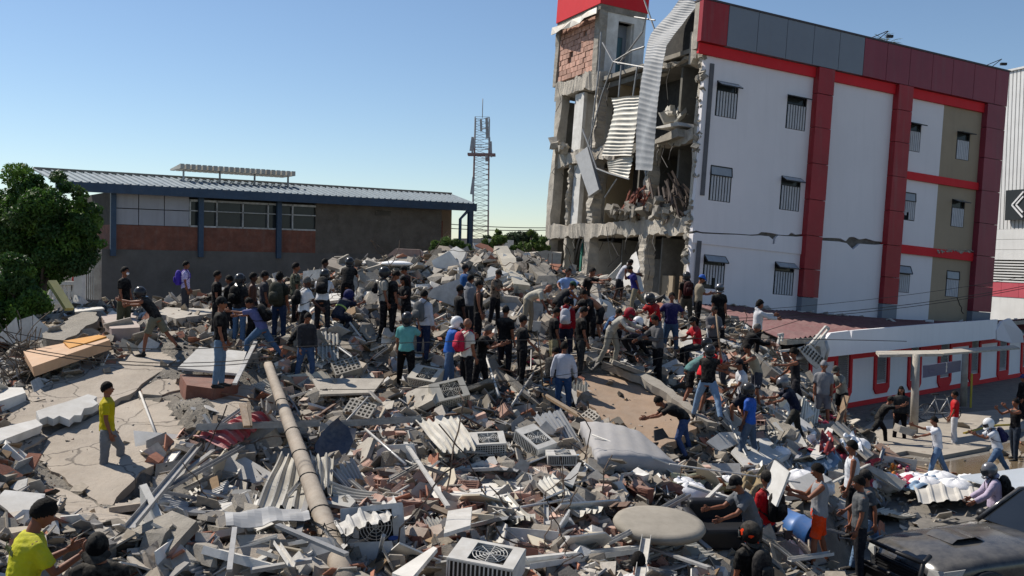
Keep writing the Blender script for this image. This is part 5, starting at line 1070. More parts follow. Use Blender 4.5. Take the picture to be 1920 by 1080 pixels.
BRD=a
a=Pp(1612,1082,16.2,175,'stand','polo','54575a','trousers','26272c','hair',None,'man in dark grey polo and dark trousers walking left beside the black vehicle',H=1.72,mod=dict(hp=8))
a=Pp(1635,1065,17.,170,'walk','tee','4a4d52','jeans','66809f','cap','1a1a1e','man in slate tee, black cap and light jeans just behind the dark grey polo man',H=1.76)
a=Pp(1436,1082,16.4,125,'stand','tee','a81822','jeans','37506e','cap','141417','man in red tee and black cap with his back turned near the blue barrel',H=1.78); backpack(a,'18181b','black backpack on the man in red tee near the blue barrel',1.1)
a=Pp(1415,1120,14.9,195,'stoop','tee','5c6066','jeans','3a4a60','cap','17171a','curly man in black cap and grey tee leaning left at the bottom',H=1.7)
a=Pp(1405,1232,12.4,120,'stand','tee','141416','trousers','1a1a1e','helmet','1c1a1a','person with orange and black motorcycle helmet at the bottom edge',H=1.7); backpack(a,'202023','black and grey backpack on the person in orange helmet',1.)
HEL=1
a=Pp(1190,1290,11.9,70,'stand','tee','d0d0d0','trousers','22242a','hair',None,'man in white tee whose head rises at the bottom edge',H=1.66)
a=Pp(1866,1040,19.4,168,'hold2','hoodie','b3a6bc','jeans','4a5560','helmet','s','person in lavender hoodie and silver helmet standing beyond the black vehicle',H=1.76,mod=dict(lean=8,la=(30,8,25),ra=(28,8,25)))
backpack(a,'131316','black backpack on the lavender hoodie person',1.15)
a=Pp(28,1372,8.1,38,'hold2','tee','c3c02e','trousers','26262a','hair',None,'man in neon yellow tee filming with a phone in the bottom left corner',H=1.72,fat=1.05,mod=dict(la=(18,6,88),ra=(24,6,92))); YEL=a
a=Pp(185,1390,8.,285,'hold','tee','0f0f11','trousers','1b1b1f','cap','0f0f12','man in black tee and black cap looking down at the bottom left',H=1.72,mod=dict(hp=26,z=-.24)); BLK=a
a=Pp(207,903,17.2,15,'contr','polo','b5a51c','trousers','77797c','hair',None,'young man in yellow polo and grey sweatpants standing on the tilted slab',H=1.72,mod=dict(hy=0,hp=-6,ll=(30,12,36),rl=(-3,4,2)),shoe='6c655c')
a=Pp(1055,792,23.3,85,'stand','long','b9bcc8','jeans','2c4468','hair',None,'man in white long-sleeved shirt and dark blue jeans with back turned, below the brown slab',H=1.74,mod=dict(la=(2,18,6),ra=(4,20,6)),fat=1.05)
a=Pp(1026,775,24.3,60,'stoop','tee','202226','jeans','4a6078','hair',None,'man in dark tee and faded jeans bending beside the white long-sleeved shirt')
a=Pp(143,566,41,280,'hold','tee','a81820','trousers','1c1c20','hair',None,'person in red behind the white balustrade on the left',skin='d')
a=Pp(158,568,40,260,'stand','tee','1a1a1c','trousers','1c1c20','hair',None,'person in black next to the gate pillar on the far left',skin='d')
# held things
def atw(I,k,off): 
    sh,el,wr,u,fo=I['arms'][k]; return I['T'](wr+fo*.09+np.array(off))
m=MB(); c=atw(YEL,'r',(0,.02,.02)); m.box(c,(.075,.012,.155),rotm(-.3,0,R_(-55))); m.obj('mobile_phone',M_black,None,'black phone held up by the man in neon yellow','phone')
m=MB(); c=atw(STK,'r',(0,0,0)); m.sweep([c+[.05,0,-.25],c+[-.1,.05,.85]],.022,n=7); m.obj('wooden_stick',M_wood,None,'pale wooden stick raised by the wide-legged man','stick')
m=MB(); c=atw(SHOV,'r',(0,0,0)); q=c+np.array([.12,-.1,-.95]); m.sweep([c+[-.06,.05,.5],q],.018,n=7); t=m.obj('shovel',M_wood,None,'long-handled shovel in the hand of the man in black cap','shovel')
m=MB(); m.box(c+[-.07,.06,.6],(.2,.03,.26),rotm(.2,.1,0)); o=m.obj('blade',M_steel,t)
m=MB(); c=(atw(TAKER,'l',(0,0,0))+atw(TAKER,'r',(0,0,0)))/2; m.box(c+[-.22,0,.0],(.5,.25,.2),rotm(.1,.3,.2),jit=.03); m.obj('concrete_block',M_conc2,None,'pale block passed between the black tee man and the white tee man','block')
m=MB(); c=(atw(BRD,'l',(0,0,0))+atw(BRD,'r',(0,0,0)))/2; m.box(c+[-.18,0,.12],(.04,.5,.62),rotm(.2,.25,.3)); m.obj('board',M_white,None,'white board held by the man in orange shorts','board')
m=MB(); q=P(1572,795,26.2); m.bar(q,P(1588,742,26.3),.2,.04); m.obj('wooden_plank',M_wood,None,'short wooden plank under the hands of the grey tee man with cap','plank')
m=MB(); q=P(1330,668,26.6); m.sweep([q,P(1325,640,26.6)+[0,0,.35]],.02,n=6); m.obj('white_pole',M_wpaint,None,'white pole upright in the hands of the grey jacket man','pole')
prt(BLK,'UNDER ARMOUR',M_cloth_w,.035,.06)
prt(YEL,'FunMax',mat('dark_print',(.05,.07,.02),None,3),.09,.03,-1)
m=MB(); c=YEL['T'](YEL['waist']-YEL['fwd']*.155+YEL['X']*.06+YEL['ud']*.02)
# ================================================================ rubble
LM=[(205,905,'below the young man in yellow polo'),(60,980,'beside the man in neon yellow'),(330,960,'beside the upright grey board'),(600,900,'beside the fallen concrete pole'),(640,1040,'at the foot of the fallen pole'),(250,690,'on the tilted dusty slab'),(120,640,'near the peach mattress'),
(390,670,'near the white board on bricks'),(450,610,'behind the left group of people'),(640,640,'in front of the crouching rescuer'),(760,720,'at the feet of the turquoise tee man'),(850,760,'near the grille crates'),(900,500,'on the crest of the mound'),(740,480,'near the upturned white basin slab'),(1000,500,'near the leaning pale column'),
(1180,560,'in front of the torn ground floor'),(1060,790,'near the white long-sleeved shirt man'),(1190,740,'beside the brown slab'),(1170,840,'near the grey mattress'),(1240,960,'near the round tabletop'),(930,830,'near the small air conditioner'),(910,1040,'near the large air conditioner at the bottom'),(710,960,'near the gutted air conditioner'),
(1100,960,'on the brick pile in the lower centre'),(1100,1060,'along the bottom edge centre'),(1350,840,'near the bending man in black tee'),(1400,830,'below the cobalt blue tee man'),(1500,790,'below the broad man in grey'),(1600,850,'near the stacked white boards'),(1740,920,'near the pile of white bags'),(1500,1000,'near the blue barrel'),(1600,980,'near the orange shorts'),(1750,980,'behind the black vehicle'),(1340,700,'in the middle of the right crowd'),(500,780,'by the long steel channel'),(820,850,'by the ribbed sheet'),(500,1000,'by the bent metal sheet')]
def near_lm(p): x,y=proj(p); return min(LM,key=lambda l:(l[0]-x)**2+(l[1]-y)**2)[2]
def hullmesh(name,m,n=13,sq=(1,1,1),seed=0,rough_=.0):
    r=np.random.default_rng(seed); bm=bmesh.new()
    for _ in range(n):
        v=r.normal(size=3); v/=np.abs(v).max(); v*=r.uniform(.75,1.05,3); bm.verts.new(v*np.array(sq)*.5)
    bmesh.ops.convex_hull(bm,input=bm.verts); 
    lo=[v for v in bm.verts if not v.link_faces]; bmesh.ops.delete(bm,geom=lo,context='VERTS')
    me=bpy.data.meshes.new(name); bm.to_mesh(me); bm.free(); me.materials.append(m); return me
def shardpoly(r,n=None):
    n=n or r.integers(4,8); a=np.sort(r.uniform(0,2*math.pi,n)); a=np.linspace(0,2*math.pi,n,endpoint=False)+r.uniform(-.35,.35,n); R=r.uniform(.32,.6,n); return np.c_[np.cos(a)*R*1.2,np.sin(a)*R]
def shardmesh(name,mats,th=.06,seed=0):
    r=np.random.default_rng(seed); p=shardpoly(r,r.integers(5,9)); b=MB(); b.prism(np.c_[p,np.zeros(len(p))],(0,0,th)); return b.mesh(name,mats)
def hollowmesh(name,m,seed=0,L=.32,Wd=.20,Hh=.14,nx=3,nz=2,w=.012):
    r=np.random.default_rng(seed); b=MB(); cut=r.uniform(.5,1)
    for i in range(nz+1): z=-Hh/2+Hh*i/nz; b.box((0,0,z),(L*cut,Wd,w),jit=.004)
    for j in range(nx+1): y=-Wd/2+Wd*j/nx; b.box((0,y,0),(L*cut*.98,w,Hh-.003),jit=.004)
    return b.mesh(name,m)
def corrmesh(name,m,seed=0,L=1.6,Wd=.8,n=9,amp=.022,bend=.3):
    r=np.random.default_rng(seed); NXc=n*6; NYc=10; V=[];k1,k2=r.uniform(-bend,bend,2); cut=r.uniform(-.1,.1,NYc+1)
    for i in range(NXc+1):
        for j in range(NYc+1):
            x=-Wd/2+Wd*i/NXc; y=(-L/2+L*j/NYc); V.append((x,y+cut[min(j,NYc)]*(0 if 0<j<NYc else 1)*math.sin(i*.7),amp*(1 if (i%6)<3 else -1)+k1*y*y*.5+k2*x*y*.8+.02*math.sin(x*6+y*3)))
    V=np.array(V); NYp=NYc+1; F=[(i*NYp+j,(i+1)*NYp+j,(i+1)*NYp+j+1,i*NYp+j+1) for i in range(NXc) for j in range(NYc)]
    b=MB(); b.add(V,F); b.add(V-[0,0,.006],[f[::-1] for f in F]); return b.mesh(name,m)
def barmesh(name,m,L,w,h,seed=0,kind='solid',bend=.05):
    r=np.random.default_rng(seed); b=MB(); p=[np.array([-L/2,0,0]),np.array([0,r.normal()*bend,r.normal()*bend]),np.array([L/2,0,0])]
    if kind=='solid':
        b.bar(p[0],p[1],w,h); b.bar(p[1],p[2],w,h)
    elif kind=='channel':
        for a,c in zip(p[:-1],p[1:]): b.bar(a,c,w,.004); b.bar(a+[0,w/2,h/2],c+[0,w/2,h/2],.004,h); b.bar(a+[0,-w/2,h/2],c+[0,-w/2,h/2],.004,h)
    else: b.sweep(p,w/2,n=7,sm=True)
    return b.mesh(name,m)
def clothmesh(name,m,seed=0,s=.6,am=.12):
    r=np.random.default_rng(seed); n=18; V=[];ph=r.uniform(0,6,8)
    for i in range(n+1):
        for j in range(n+1):
            x=(i/n-.5);y=(j/n-.5); q=1-(x*x+y*y)*2.6; z=am*(max(q,-.2)+.35*math.sin(9*x+ph[0]+3*math.sin(6*y+ph[1]))+.25*math.sin(13*y+ph[2]+2*math.sin(8*x+ph[3]))+.2*math.sin(21*(x+y)+ph[4]))
            V.append((x*s*(1+.1*math.sin(5*y+ph[5])),y*s*(1+.12*math.sin(6*x+ph[6])),z))
    b=MB(); F=[(i*(n+1)+j,(i+1)*(n+1)+j,(i+1)*(n+1)+j+1,i*(n+1)+j+1) for i in range(n) for j in range(n)]; b.add(V,F,0,True); b.add(np.array(V)-[0,0,.01],[f[::-1] for f in F],0,True); return b.mesh(name,m)
def basis(n,yaw):
    n=nrm(n); x=np.array([math.cos(yaw),math.sin(yaw),0]); x=nrm(x-(x@n)*n); y=np.cross(n,x); return np.array([x,y,n]).T
def put(name,me,p,rot,sc,label,cat,group):
    o=link(name,me); o.matrix_world=Matrix.LocRotScale(Vector(p),Matrix(rot.tolist()).to_quaternion(),Vector(sc if hasattr(sc,'__len__') else (sc,)*3)); tag(o,label,cat,group); return o
ZONES={'all':[(0,650,1500,1080)],'brick':[(560,780,1300,1075)],'mid':[(330,640,1480,900)],'back':[(400,500,1270,640)],'right':[(1280,760,1720,1060)],'left':[(250,830,620,1080)],'crest':[(640,480,1130,600)],'debrisR':[(1500,820,1760,1000)],'bl':[(0,830,340,1080)],'tiles':[(240,930,640,1080)],'lowc':[(640,860,1300,1080)]}
EXC=[(1195,765,95,60),(230,900,70,40),(180,900,130,45),(90,1040,150,60),(180,1050,90,60),(1237,985,75,45),(1185,860,100,50),(912,850,40,30),(1003,845,45,30),(905,1070,75,40),(628,850,40,40),(1350,1010,60,30),(345,1000,30,45),(700,1000,50,35),(1500,1005,60,30),(205,880,50,50),(545,910,85,60),(620,880,40,50),(830,820,70,35),(400,680,70,30),(120,665,90,25),(120,770,80,30),(842,745,40,30),(800,715,35,25),(430,810,80,30),(1310,850,30,40),(1762,925,90,35)]
def okp(p):
    j=int((p[1]-GY0)/GS); i=int((p[0]-GX0)/GS); i=min(max(i,0),NX-1); j=min(max(j,0),NY-1)
    if mT[j,i]: return rng.random()<.06
    if mS[j,i]: return rng.random()<.07
    if mB[j,i]: return rng.random()<.04
    if 5.6<p[0]<11 and 13.6<p[1]<19: return False
    return True
def scatter(name,kind,cat,group,n,meshes,zones,sz,tilt=.35,rise=.3,lab=None,flatp=.0):
    k=0; tot=0
    while k<n and tot<n*6:
        tot+=1; z=zones[rng.integers(len(zones))]; x0,y0,x1,y1=ZONES[z][0]
        px_,py_=rng.uniform(x0,x1),rng.uniform(y0,y1)
        if any(abs(px_-a)<c and abs(py_-b_)<e for a,b_,c,e in EXC): continue
        p=gpix(px_,py_)
        if not okp(p): continue
        i=int(rng.integers(len(meshes))); s=sz[0]*(sz[1]/sz[0])**rng.random()
        nn=hnorm(p[0],p[1])+rng.normal(size=3)*tilt*(2.2 if rng.random()<.15 else 1)
        if nn[2]<.05: nn[2]=.05
        R=basis(nn,rng.uniform(0,6.28)); h=(s if rise is None else rise*s)
        q=p+np.array([0,0,h*.5]); sl=s*(sz[2] if len(sz)>2 else 1.)
        size='large' if s>sz[0]*.5+sz[1]*.5 else 'small'
        ki=kind[i%len(kind)] if isinstance(kind,list) else kind
        put(name,meshes[i],q,R,s,f'{size} {ki} {near_lm(q)}',cat,group); k+=1
MC=[hullmesh('concrete_chunk',[M_conc,M_conc2][i%2],10+i%5,[(1,1,.8),(1.3,.9,.6),(1,.7,.7),(1.4,.8,.5)][i%4],i) for i in range(12)]
MSh=[shardmesh('slab_fragment',[M_conc2,M_white,M_conc,M_slab][i%4],.09+.02*(i%3),20+i) for i in range(12)]
M_tile=mat('grey_tile',(.42,.42,.40),(.33,.33,.31),3,dust=.35,var=.2,rough=.6)
MTi=[shardmesh('tile_shard',[M_white,M_tile,M_conc2][i%3],.035,60+i) for i in range(12)]
M_brd=mat('clay_block_grey',(.40,.30,.24),(.28,.2,.16),5,bump=.4,dust=.6,var=.3)
MHb=[hollowmesh('hollow_brick',[M_brick,M_brd,M_brick][i%3],i) for i in range(9)]
MBr=[]
for i in range(8):
    b=MB(); r=np.random.default_rng(i); b.box((0,0,0),(.30*r.uniform(.6,1),.2*r.uniform(.6,1),.12),jit=.015)
    for q in range(6): b.box((0,-.08+q*.03,.062),(.22,.008,.006))
    MBr.append(b.mesh('brick_piece',[M_brick,M_brd,M_rebrick][i%3]))
scatter('concrete_chunk','grey concrete chunk','chunk','loose concrete chunks',240,MC,['all','mid','lowc','back','right','crest'],(.14,.6),.5,.5)
scatter('concrete_block','rough concrete lump','chunk','big lumps on the crest and back slope',44,MC+MSh,['crest','back','crest'],(.45,1.1),.45,.35)
scatter('slab_fragment',['grey slab fragment','white-faced slab fragment','rough slab fragment','dusty slab fragment'],'slab fragment','broken slab fragments',300,MSh,['all','mid','left','right','crest','back'],(.3,1.1),.33,.18)
scatter('tile_shard',['white plaster shard','grey tile shard','concrete-coloured shard'],'shard','thin shards of tile and plaster',300,MTi,['tiles','left','all','lowc','mid'],(.2,.62),.38,.3)
scatter('hollow_brick',['red hollow clay brick','dusty hollow clay brick','red hollow clay brick'],'brick','hollow clay bricks among the rubble',230,MHb,['brick','lowc','mid','brick'],(.9,1.35),.7,.12)
scatter('brick_piece',['grooved clay brick','dusty grooved brick','dark red brick'],'brick','grooved clay bricks among the rubble',220,MBr,['brick','lowc','lowc','mid'],(.9,1.5),.7,.12)
MPl=[barmesh('wood_plank',[M_wood,M_dwood,M_wood][i%3],[1.2,.8,1.8,1.4][i%4],.11,.03,i) for i in range(8)]
scatter('wood_plank',['raw wooden plank','dark wooden plank','pale wooden plank'],'plank','loose planks',110,MPl,['all','right','brick','mid'],(.5,1.2),.2,.2)
MCh=[barmesh('steel_channel',[M_steel,M_wpaint,M_metal][i%3],[1.6,2.4,1.1,2.][i%4],.07,.04,i,'channel',.12) for i in range(9)]
scatter('steel_channel',['grey steel channel','white metal channel','galvanised channel'],'metal channel','bent metal channels',160,MCh,['left','lowc','left','mid','right','all'],(.5,1.15),.17,.25)
MPi=[barmesh('pipe',[M_wpaint,M_steel,M_wpaint][i%3],[1.2,2.,.9][i%3],.045,.04,i,'pipe',.1) for i in range(6)]
scatter('pipe',['white plastic pipe','steel pipe','white plastic pipe'],'pipe','loose pipes',70,MPi,['lowc','mid','left','right','all'],(.5,1.2),.2,.25)
MCo=[corrmesh('corrugated_sheet',[M_tin,M_metal,M_tin][i%3],i,[1.2,1.6,.9][i%3],.7,7,bend=.5) for i in range(8)]
scatter('corrugated_sheet',['pale corrugated sheet','galvanised corrugated sheet','dusty corrugated sheet'],'roof sheet','crumpled corrugated sheets',46,MCo,['left','lowc','brick','mid','right'],(.5,1.05),.2,.25)
MBo=[]
for i in range(9):
    b=MB(); r=np.random.default_rng(i+5); p=np.array([(-.5,-.32),(.5,-.3),(.48,.1),(.3,.33),(-.46,.3)])+r.uniform(-.08,.08,(5,2)); b.prism(np.c_[p,np.zeros(5)],(0,0,.022)); MBo.append(b.mesh('broken_board',[M_white,M_wpaint,mat('cream_board',(.62,.55,.42),(.5,.43,.32),2,dust=.3,var=.2)][i%3]))
scatter('broken_board',['white board','white board','cream board'],'board','broken wall boards',140,MBo,['right','mid','all','debrisR','lowc','lowc','left','back'],(.4,1.25),.4,.12)
MCl=[clothmesh('cloth',[M_cloth_w,M_cloth_w,mat('grey_cloth',(.3,.3,.32),(.2,.2,.22),3,bump=.4),mat('faded_blue_cloth',(.3,.4,.5),(.2,.3,.42),3,bump=.4),mat('red_cloth',(.38,.04,.07),(.25,.03,.05),3,bump=.4)][i],i,.8,.10) for i in range(5)]
scatter('cloth',['white crumpled cloth','white crumpled cloth','grey crumpled cloth','faded blue cloth','dark red cloth'],'cloth','crumpled cloths in the right part',34,MCl,['right','debrisR','debrisR'],(.4,1.2),.3,.1)
scatter('cloth',['white crumpled cloth','white crumpled cloth','grey crumpled cloth','faded blue cloth','dark red cloth'],'cloth','few cloths in the middle',10,MCl,['mid','back'],(.4,.9),.3,.1)
def rebarmesh(seed):
    r=np.random.default_rng(seed); b=MB()
    for k in range(4):
        p=[np.zeros(3)+r.normal(size=3)*.1]; d=nrm(r.normal(size=3)*[1,1,.5])
        for i in range(7): d=nrm(d+r.normal(size=3)*.4); p.append(p[-1]+d*.16)
        b.sweep(p,.009,n=4,sm=False)
    return b.mesh('rebar_tangle',mat('rusty_rebar',(.11,.075,.055),(.06,.045,.035),8))
MRb=[rebarmesh(i) for i in range(6)]
scatter('rebar_tangle','twisted rebar and wire tangle','rebar','rebar tangles',60,MRb,['all','mid','back','lowc','crest'],(.8,1.8),.4,.15)
# ---- fragments nobody could count
def fragments(N,name,smin,smax,dmin,dmax,seed,pw=1.0,rise=.0):
    r=np.random.default_rng(seed); ang=r.uniform(-.53,.50,N*3); d=dmin*(dmax/dmin)**(r.random(N*3)**pw); x=d*np.tan(ang); y=d; keep=(r.random(N*3)<density(x,y))&~((x<-2.2)&(y<9.6))&~((x>5.4)&(x<11)&(y>13.4)&(y<19)); x,y=x[keep][:N],y[keep][:N]; n=len(x)
    z=hz(x,y); s=smin*(smax/smin)**(r.random(n)**1.6); s=s*(.7+.3*np.clip(y/20,0,2))
    kind=r.choice(3,n,p=[.34,.54,.12] if rise==0 else [.10,.90,0]); Vs=[];Fs=[];Cs=[];off=0
    pal=np.array([(.43,.39,.335),(.27,.24,.20),(.36,.31,.245),(.36,.165,.11),(.62,.60,.56),(.07,.065,.06),(.26,.18,.11),(.22,.21,.20)]); pw_=[.20,.27,.19,.075,.07,.08,.025,.09]
    col=pal[r.choice(8,n,p=pw_)]*r.uniform(.7,1.15,(n,1))
    q=r.normal(size=(n,4)); q/=np.linalg.norm(q,axis=1,keepdims=True)
    ml=kind==1; tl=r.normal(size=(n,2))*.32; yaw=r.uniform(0,3.14,n); fl=kind==2; q[fl]=np.c_[np.cos(yaw),tl[:,0]*.4,tl[:,1]*.4,np.sin(yaw)][fl]; q[ml]=np.c_[np.cos(yaw),tl[:,0],tl[:,1],np.sin(yaw)][ml]; q/=np.linalg.norm(q,axis=1,keepdims=True)
    w_,a,b,c=q.T; R=np.stack([1-2*(b*b+c*c),2*(a*b-c*w_),2*(a*c+b*w_),2*(a*b+c*w_),1-2*(a*a+c*c),2*(b*c-a*w_),2*(a*c-b*w_),2*(b*c+a*w_),1-2*(a*a+b*b)],-1).reshape(n,3,3)
    for kd in range(3):
        for vv in range(4):
            sel=np.where(kind==kd)[0][vv::4]; m=len(sel)
            if not m: continue
            if kd==1:
                p=shardpoly(np.random.default_rng(vv+seed),5); V0=np.vstack([np.c_[p,-.06*np.ones(5)],np.c_[p,.06*np.ones(5)]]); F0=[(0,4,3,2,1),(5,6,7,8,9)]+[(i,(i+1)%5,5+(i+1)%5,5+i) for i in range(5)]; S=np.c_[s[sel]*1.5,s[sel]*1.4,s[sel]*.7]
            else:
                V0=np.array([(-1,-1,-1),(1,-1,-1),(1,1,-1),(-1,1,-1),(-1,-1,1),(1,-1,1),(1,1,1),(-1,1,1)],float)*.5+np.random.default_rng(vv+seed+9).uniform(-.2,.2,(8,3)); F0=BOXF
                S=np.c_[s[sel],s[sel]*r.uniform(.6,1,m),s[sel]*r.uniform(.4,.9,m)] if kd==0 else np.c_[s[sel]*r.uniform(2.5,5,m),s[sel]*.3,s[sel]*.2]
            V=V0[None]*S[:,None,:]; V=np.einsum('nij,nkj->nki',R[sel],V)+np.c_[x[sel],y[sel],z[sel]+s[sel]*r.uniform(-.1,.45,m)+rise*r.random(m)][:,None,:]
            k=V0.shape[0]; base=off+np.arange(m)*k; Vs.append(V.reshape(-1,3)); Cs.append(np.repeat(col[sel],k,0)); off+=m*k
            for f in F0: Fs.append((len(f),base[:,None]+np.array(f)[None]))
    V=np.vstack(Vs); C=np.vstack(Cs); me=bpy.data.meshes.new(name); me.vertices.add(len(V)); me.vertices.foreach_set('co',V.ravel())
    loops=np.concatenate([a.ravel() for _,a in Fs]); tot=np.concatenate([np.full(len(a),k) for k,a in Fs]); st=np.r_[0,np.cumsum(tot)[:-1]]
    me.loops.add(len(loops)); me.loops.foreach_set('vertex_index',loops); me.polygons.add(len(tot)); me.polygons.foreach_set('loop_start',st); me.polygons.foreach_set('loop_total',tot); me.update(calc_edges=True); me.shade_flat()
    ca=me.color_attributes.new('piece_colour','FLOAT_COLOR','POINT'); ca.data.foreach_set('color',np.c_[C,np.ones(len(C))].ravel())
    me.materials.append(MATS.setdefault('rubble_pieces',attrmat('rubble_pieces'))); return tag(link(name,me),kind='stuff')
fragments(40000,'rubble_fragments',.022,.12,8.5,22,1)
fragments(34000,'rubble_fragments',.035,.20,17,38,2)
fragments(9000,'rubble_fragments',.15,.36,9,37,3,rise=.08)
# a light layer of crumbs on slabs and street
def crumbs(N,poly,name,smin,smax,lift=0):
    global density
    od=density; density=lambda x,y:poly_mask(x,y,poly).astype(float)
    P0=np.array(poly); 
    try: return fragments(N,name,smin,smax,max(8,P0[:,1].min()),P0[:,1].max(),77)
    finally: density=od
crumbs(3200,SLABW,'slab_crumbs',.015,.09); crumbs(600,BROWNW,'slab_crumbs',.02,.10)
st2=[tuple(gz0(*p)[:2]) for p in [(1600,830),(1720,800),(1760,870),(1960,900),(1960,1000),(1640,1000),(1600,900)]]
crumbs(900,st2,'street_crumbs',.03,.16)
# ================================================================ pieces one can name
def planefit(pts):
    c=pts.mean(0); u,s,vt=np.linalg.svd(pts-c); n=vt[2]; n=n if n[2]>0 else -n; return c,n
def slab(name,pix,th,mt,label,cat='slab',rise=.05,jag=0.,d=None,thin_mat=None):
    q=np.array([gpix(x,y,rise) for x,y in pix]) if d is None else np.array([P(x,y,dd) for (x,y),dd in zip(pix,d if hasattr(d,'__len__') else [d]*len(pix))])
    if jag:
        o=[]
        for a,b_ in zip(q,np.roll(q,-1,0)):
            n=max(1,int(np.linalg.norm(b_-a)/.25)); t0=nrm(np.cross(b_-a,[0,0,1]))
            for i in range(n): o.append(a+(b_-a)*i/n+t0*rng.normal()*jag)
        q=np.array(o)
    c,n=planefit(q); q=q-((q-c)@n)[:,None]*n
    m=MB(); m.prism(q,-n*th); return m.obj(name,mt,None,label,cat)
def S(*a,**k): return slab(*a,**k)
for (pix,l),(q,c,k) in zip(PLATES,PW):
    o=[]
    for a,b_ in zip(q,np.roll(q,-1,0)):
        n=max(1,int(np.linalg.norm(b_-a)/.22)); t0=nrm(np.cross(b_-a,[0,0,1]))
        for i in range(n): o.append(a+(b_-a)*i/n+t0*rng.normal()*.035)
    o=np.array(o); o[:,2]=k[0]*(o[:,0]-c[0])+k[1]*(o[:,1]-c[1])+k[2]+.045; m=MB(); m.prism(o[::-1] if True else o,(0,0,-.16)); m.obj('brown_slab' if 'brown' in l else 'floor_slab',M_brownslab if 'brown' in l else M_slab,None,l,'slab')
S('broken_wall_piece',[(70,772),(166,737),(180,744),(176,750),(184,757),(174,763),(160,768),(152,776),(138,778),(128,786),(112,782),(100,786),(88,781),(74,785)],.15,M_white,'long bright white broken wall piece lying on the dusty slab',rise=.28,jag=.02)
S('broken_wall_piece',[(-20,808),(68,785),(80,797),(0,828),(-20,832)],.17,M_white,'white beam-like wall piece at the left edge of the photo',rise=.25)
S('broken_wall_piece',[(-20,728),(42,722),(48,738),(20,750),(-20,755)],.25,M_white,'white panel lying low at the left edge beside the fallen branches',rise=.2)
S('white_board',[(333,692),(374,647),(462,662),(448,698)],.05,M_white,'large white board resting on broken brickwork',rise=.45,cat='board')
S('brick_lump',[(338,702),(440,702),(448,716),(400,728),(350,722)],.4,M_rebrick,'dark red brickwork lump under the large white board',rise=.30,cat='brickwork')
S('mattress',[(44,660),(192,624),(207,642),(60,686)],.22,mat('peach_fabric',(.62,.38,.22),(.5,.3,.17),3,dust=.35,bump=.3,bsc=10),'long peach-coloured mattress at the left',rise=.5,cat='mattress')
S('mattress_stripe',[(118,640),(185,626),(200,632),(130,652)],.04,mat('orange_stripe',(.72,.33,.06),(.6,.28,.05),3,dust=.2),'orange and white folded cloth on the peach mattress',rise=.56,cat='cloth')
S('concrete_beam',[(80,622),(160,584),(182,584),(185,596),(120,640),(88,640)],.55,M_conc,'broken concrete beam slanting above the peach mattress',rise=.45,jag=.04)
S('concrete_beam',[(190,590),(250,588),(262,612),(205,618)],.5,mat('pinkish_wall',(.40,.31,.28),(.3,.24,.21),2,dust=.4,bump=.4),'pinkish wall block behind the masked man',rise=.35,jag=.03)
S('concrete_beam',[(292,590),(310,574),(395,578),(398,590),(330,594)],.5,M_conc2,'large grey wall block behind the wavy purple shirt',rise=.25,jag=.04)
S('loose_panel',[(140,578),(190,573),(196,580),(140,584)],.05,M_wpaint,'narrow white panel lying behind the concrete beam on the left',rise=.5,cat='panel')
for i,(p,l) in enumerate([([(0,625),(30,595),(42,650),(0,640)],'first triangular white sheet under the tree'),([(35,600),(60,592),(62,650),(40,640)],'second triangular white sheet under the tree'),([(62,590),(95,620),(90,645),(62,648)],'third triangular white sheet under the tree')]): S('white_sheet',p,.03,M_wpaint,l,cat='panel',d=24)
# brown slab and its ridge
S('slab_edge',[(1128,676),(1150,678),(1240,715),(1330,782),(1345,800),(1322,796),(1262,742),(1200,708),(1150,688)],.2,M_conc2,'long raised grey concrete edge running along the brown slab',rise=.3,jag=.03)
# crest pieces
S('basin_slab',[(706,492),(770,486),(782,508),(716,512)],.12,M_wpaint,'upturned white square slab with a round basin on the crest',d=[33.5,33.5,32.3,32.3])
m=MB(); m.ell(P(744,499,32.7)+[0,0,.08],(.55,.5,.1),20,8); m.obj('round_basin',M_cloth_w,None,'round white basin on the upturned slab on the crest','basin')
S('brick_slab',[(728,480),(745,466),(790,468),(802,482),(775,488),(735,490)],.35,mat('pink_rubble',(.38,.27,.23),(.27,.18,.15),3,bump=.6,dust=.4),'pinkish brick and mortar slab on top of the crest',d=35,jag=.05)
def beam(name,pa,pb,w,h,mt,label,cat='beam',jit=.03):
    m=MB(); a=P(*pa);b_=P(*pb); n=6
    rs=[]; t=nrm(b_-a); x=nrm(np.cross(t,(0,0,1))) if abs(t[2])<.9 else np.array([1.,0,0]); y=np.cross(x,t)
    for i in range(n+1):
        c=a+(b_-a)*i/n
        for k,l in ((-1,-1),(1,-1),(1,1),(-1,1)): rs.append(c+x*k*w/2+y*l*h/2+rng.normal(size=3)*jit)
    F=[(3,2,1,0),(n*4,n*4+1,n*4+2,n*4+3)]+[(i*4+k,i*4+(k+1)%4,(i+1)*4+(k+1)%4,(i+1)*4+k) for i in range(n) for k in range(4)]
    m.add(rs,F); return m.obj(name,mt,None,label,cat)
M_pale=mat('pale_yellow_concrete',(.55,.50,.40),(.40,.37,.31),2.5,bump=.5,dust=.3)
beam('leaning_column',(938,474,34),(978,545,31),.5,.42,M_pale,'pale square column leaning on the crest')
beam('leaning_column',(832,482,34),(842,528,32),.34,.3,M_pale,'short broken column stump with bare rods on the crest')
beam('leaning_column',(855,500,33.3),(880,545,31.4),.35,.3,M_conc2,'grey broken post left of the pale leaning column')
beam('leaning_column',(996,492,33.5),(1028,540,31.5),.7,.5,M_conc,'rough dark column piece right of the pale leaning column',jit=.08)
beam('roof_beam',(962,484,36),(1052,486,36),.5,.5,M_conc2,'horizontal concrete beam behind the crest towards the torn building')
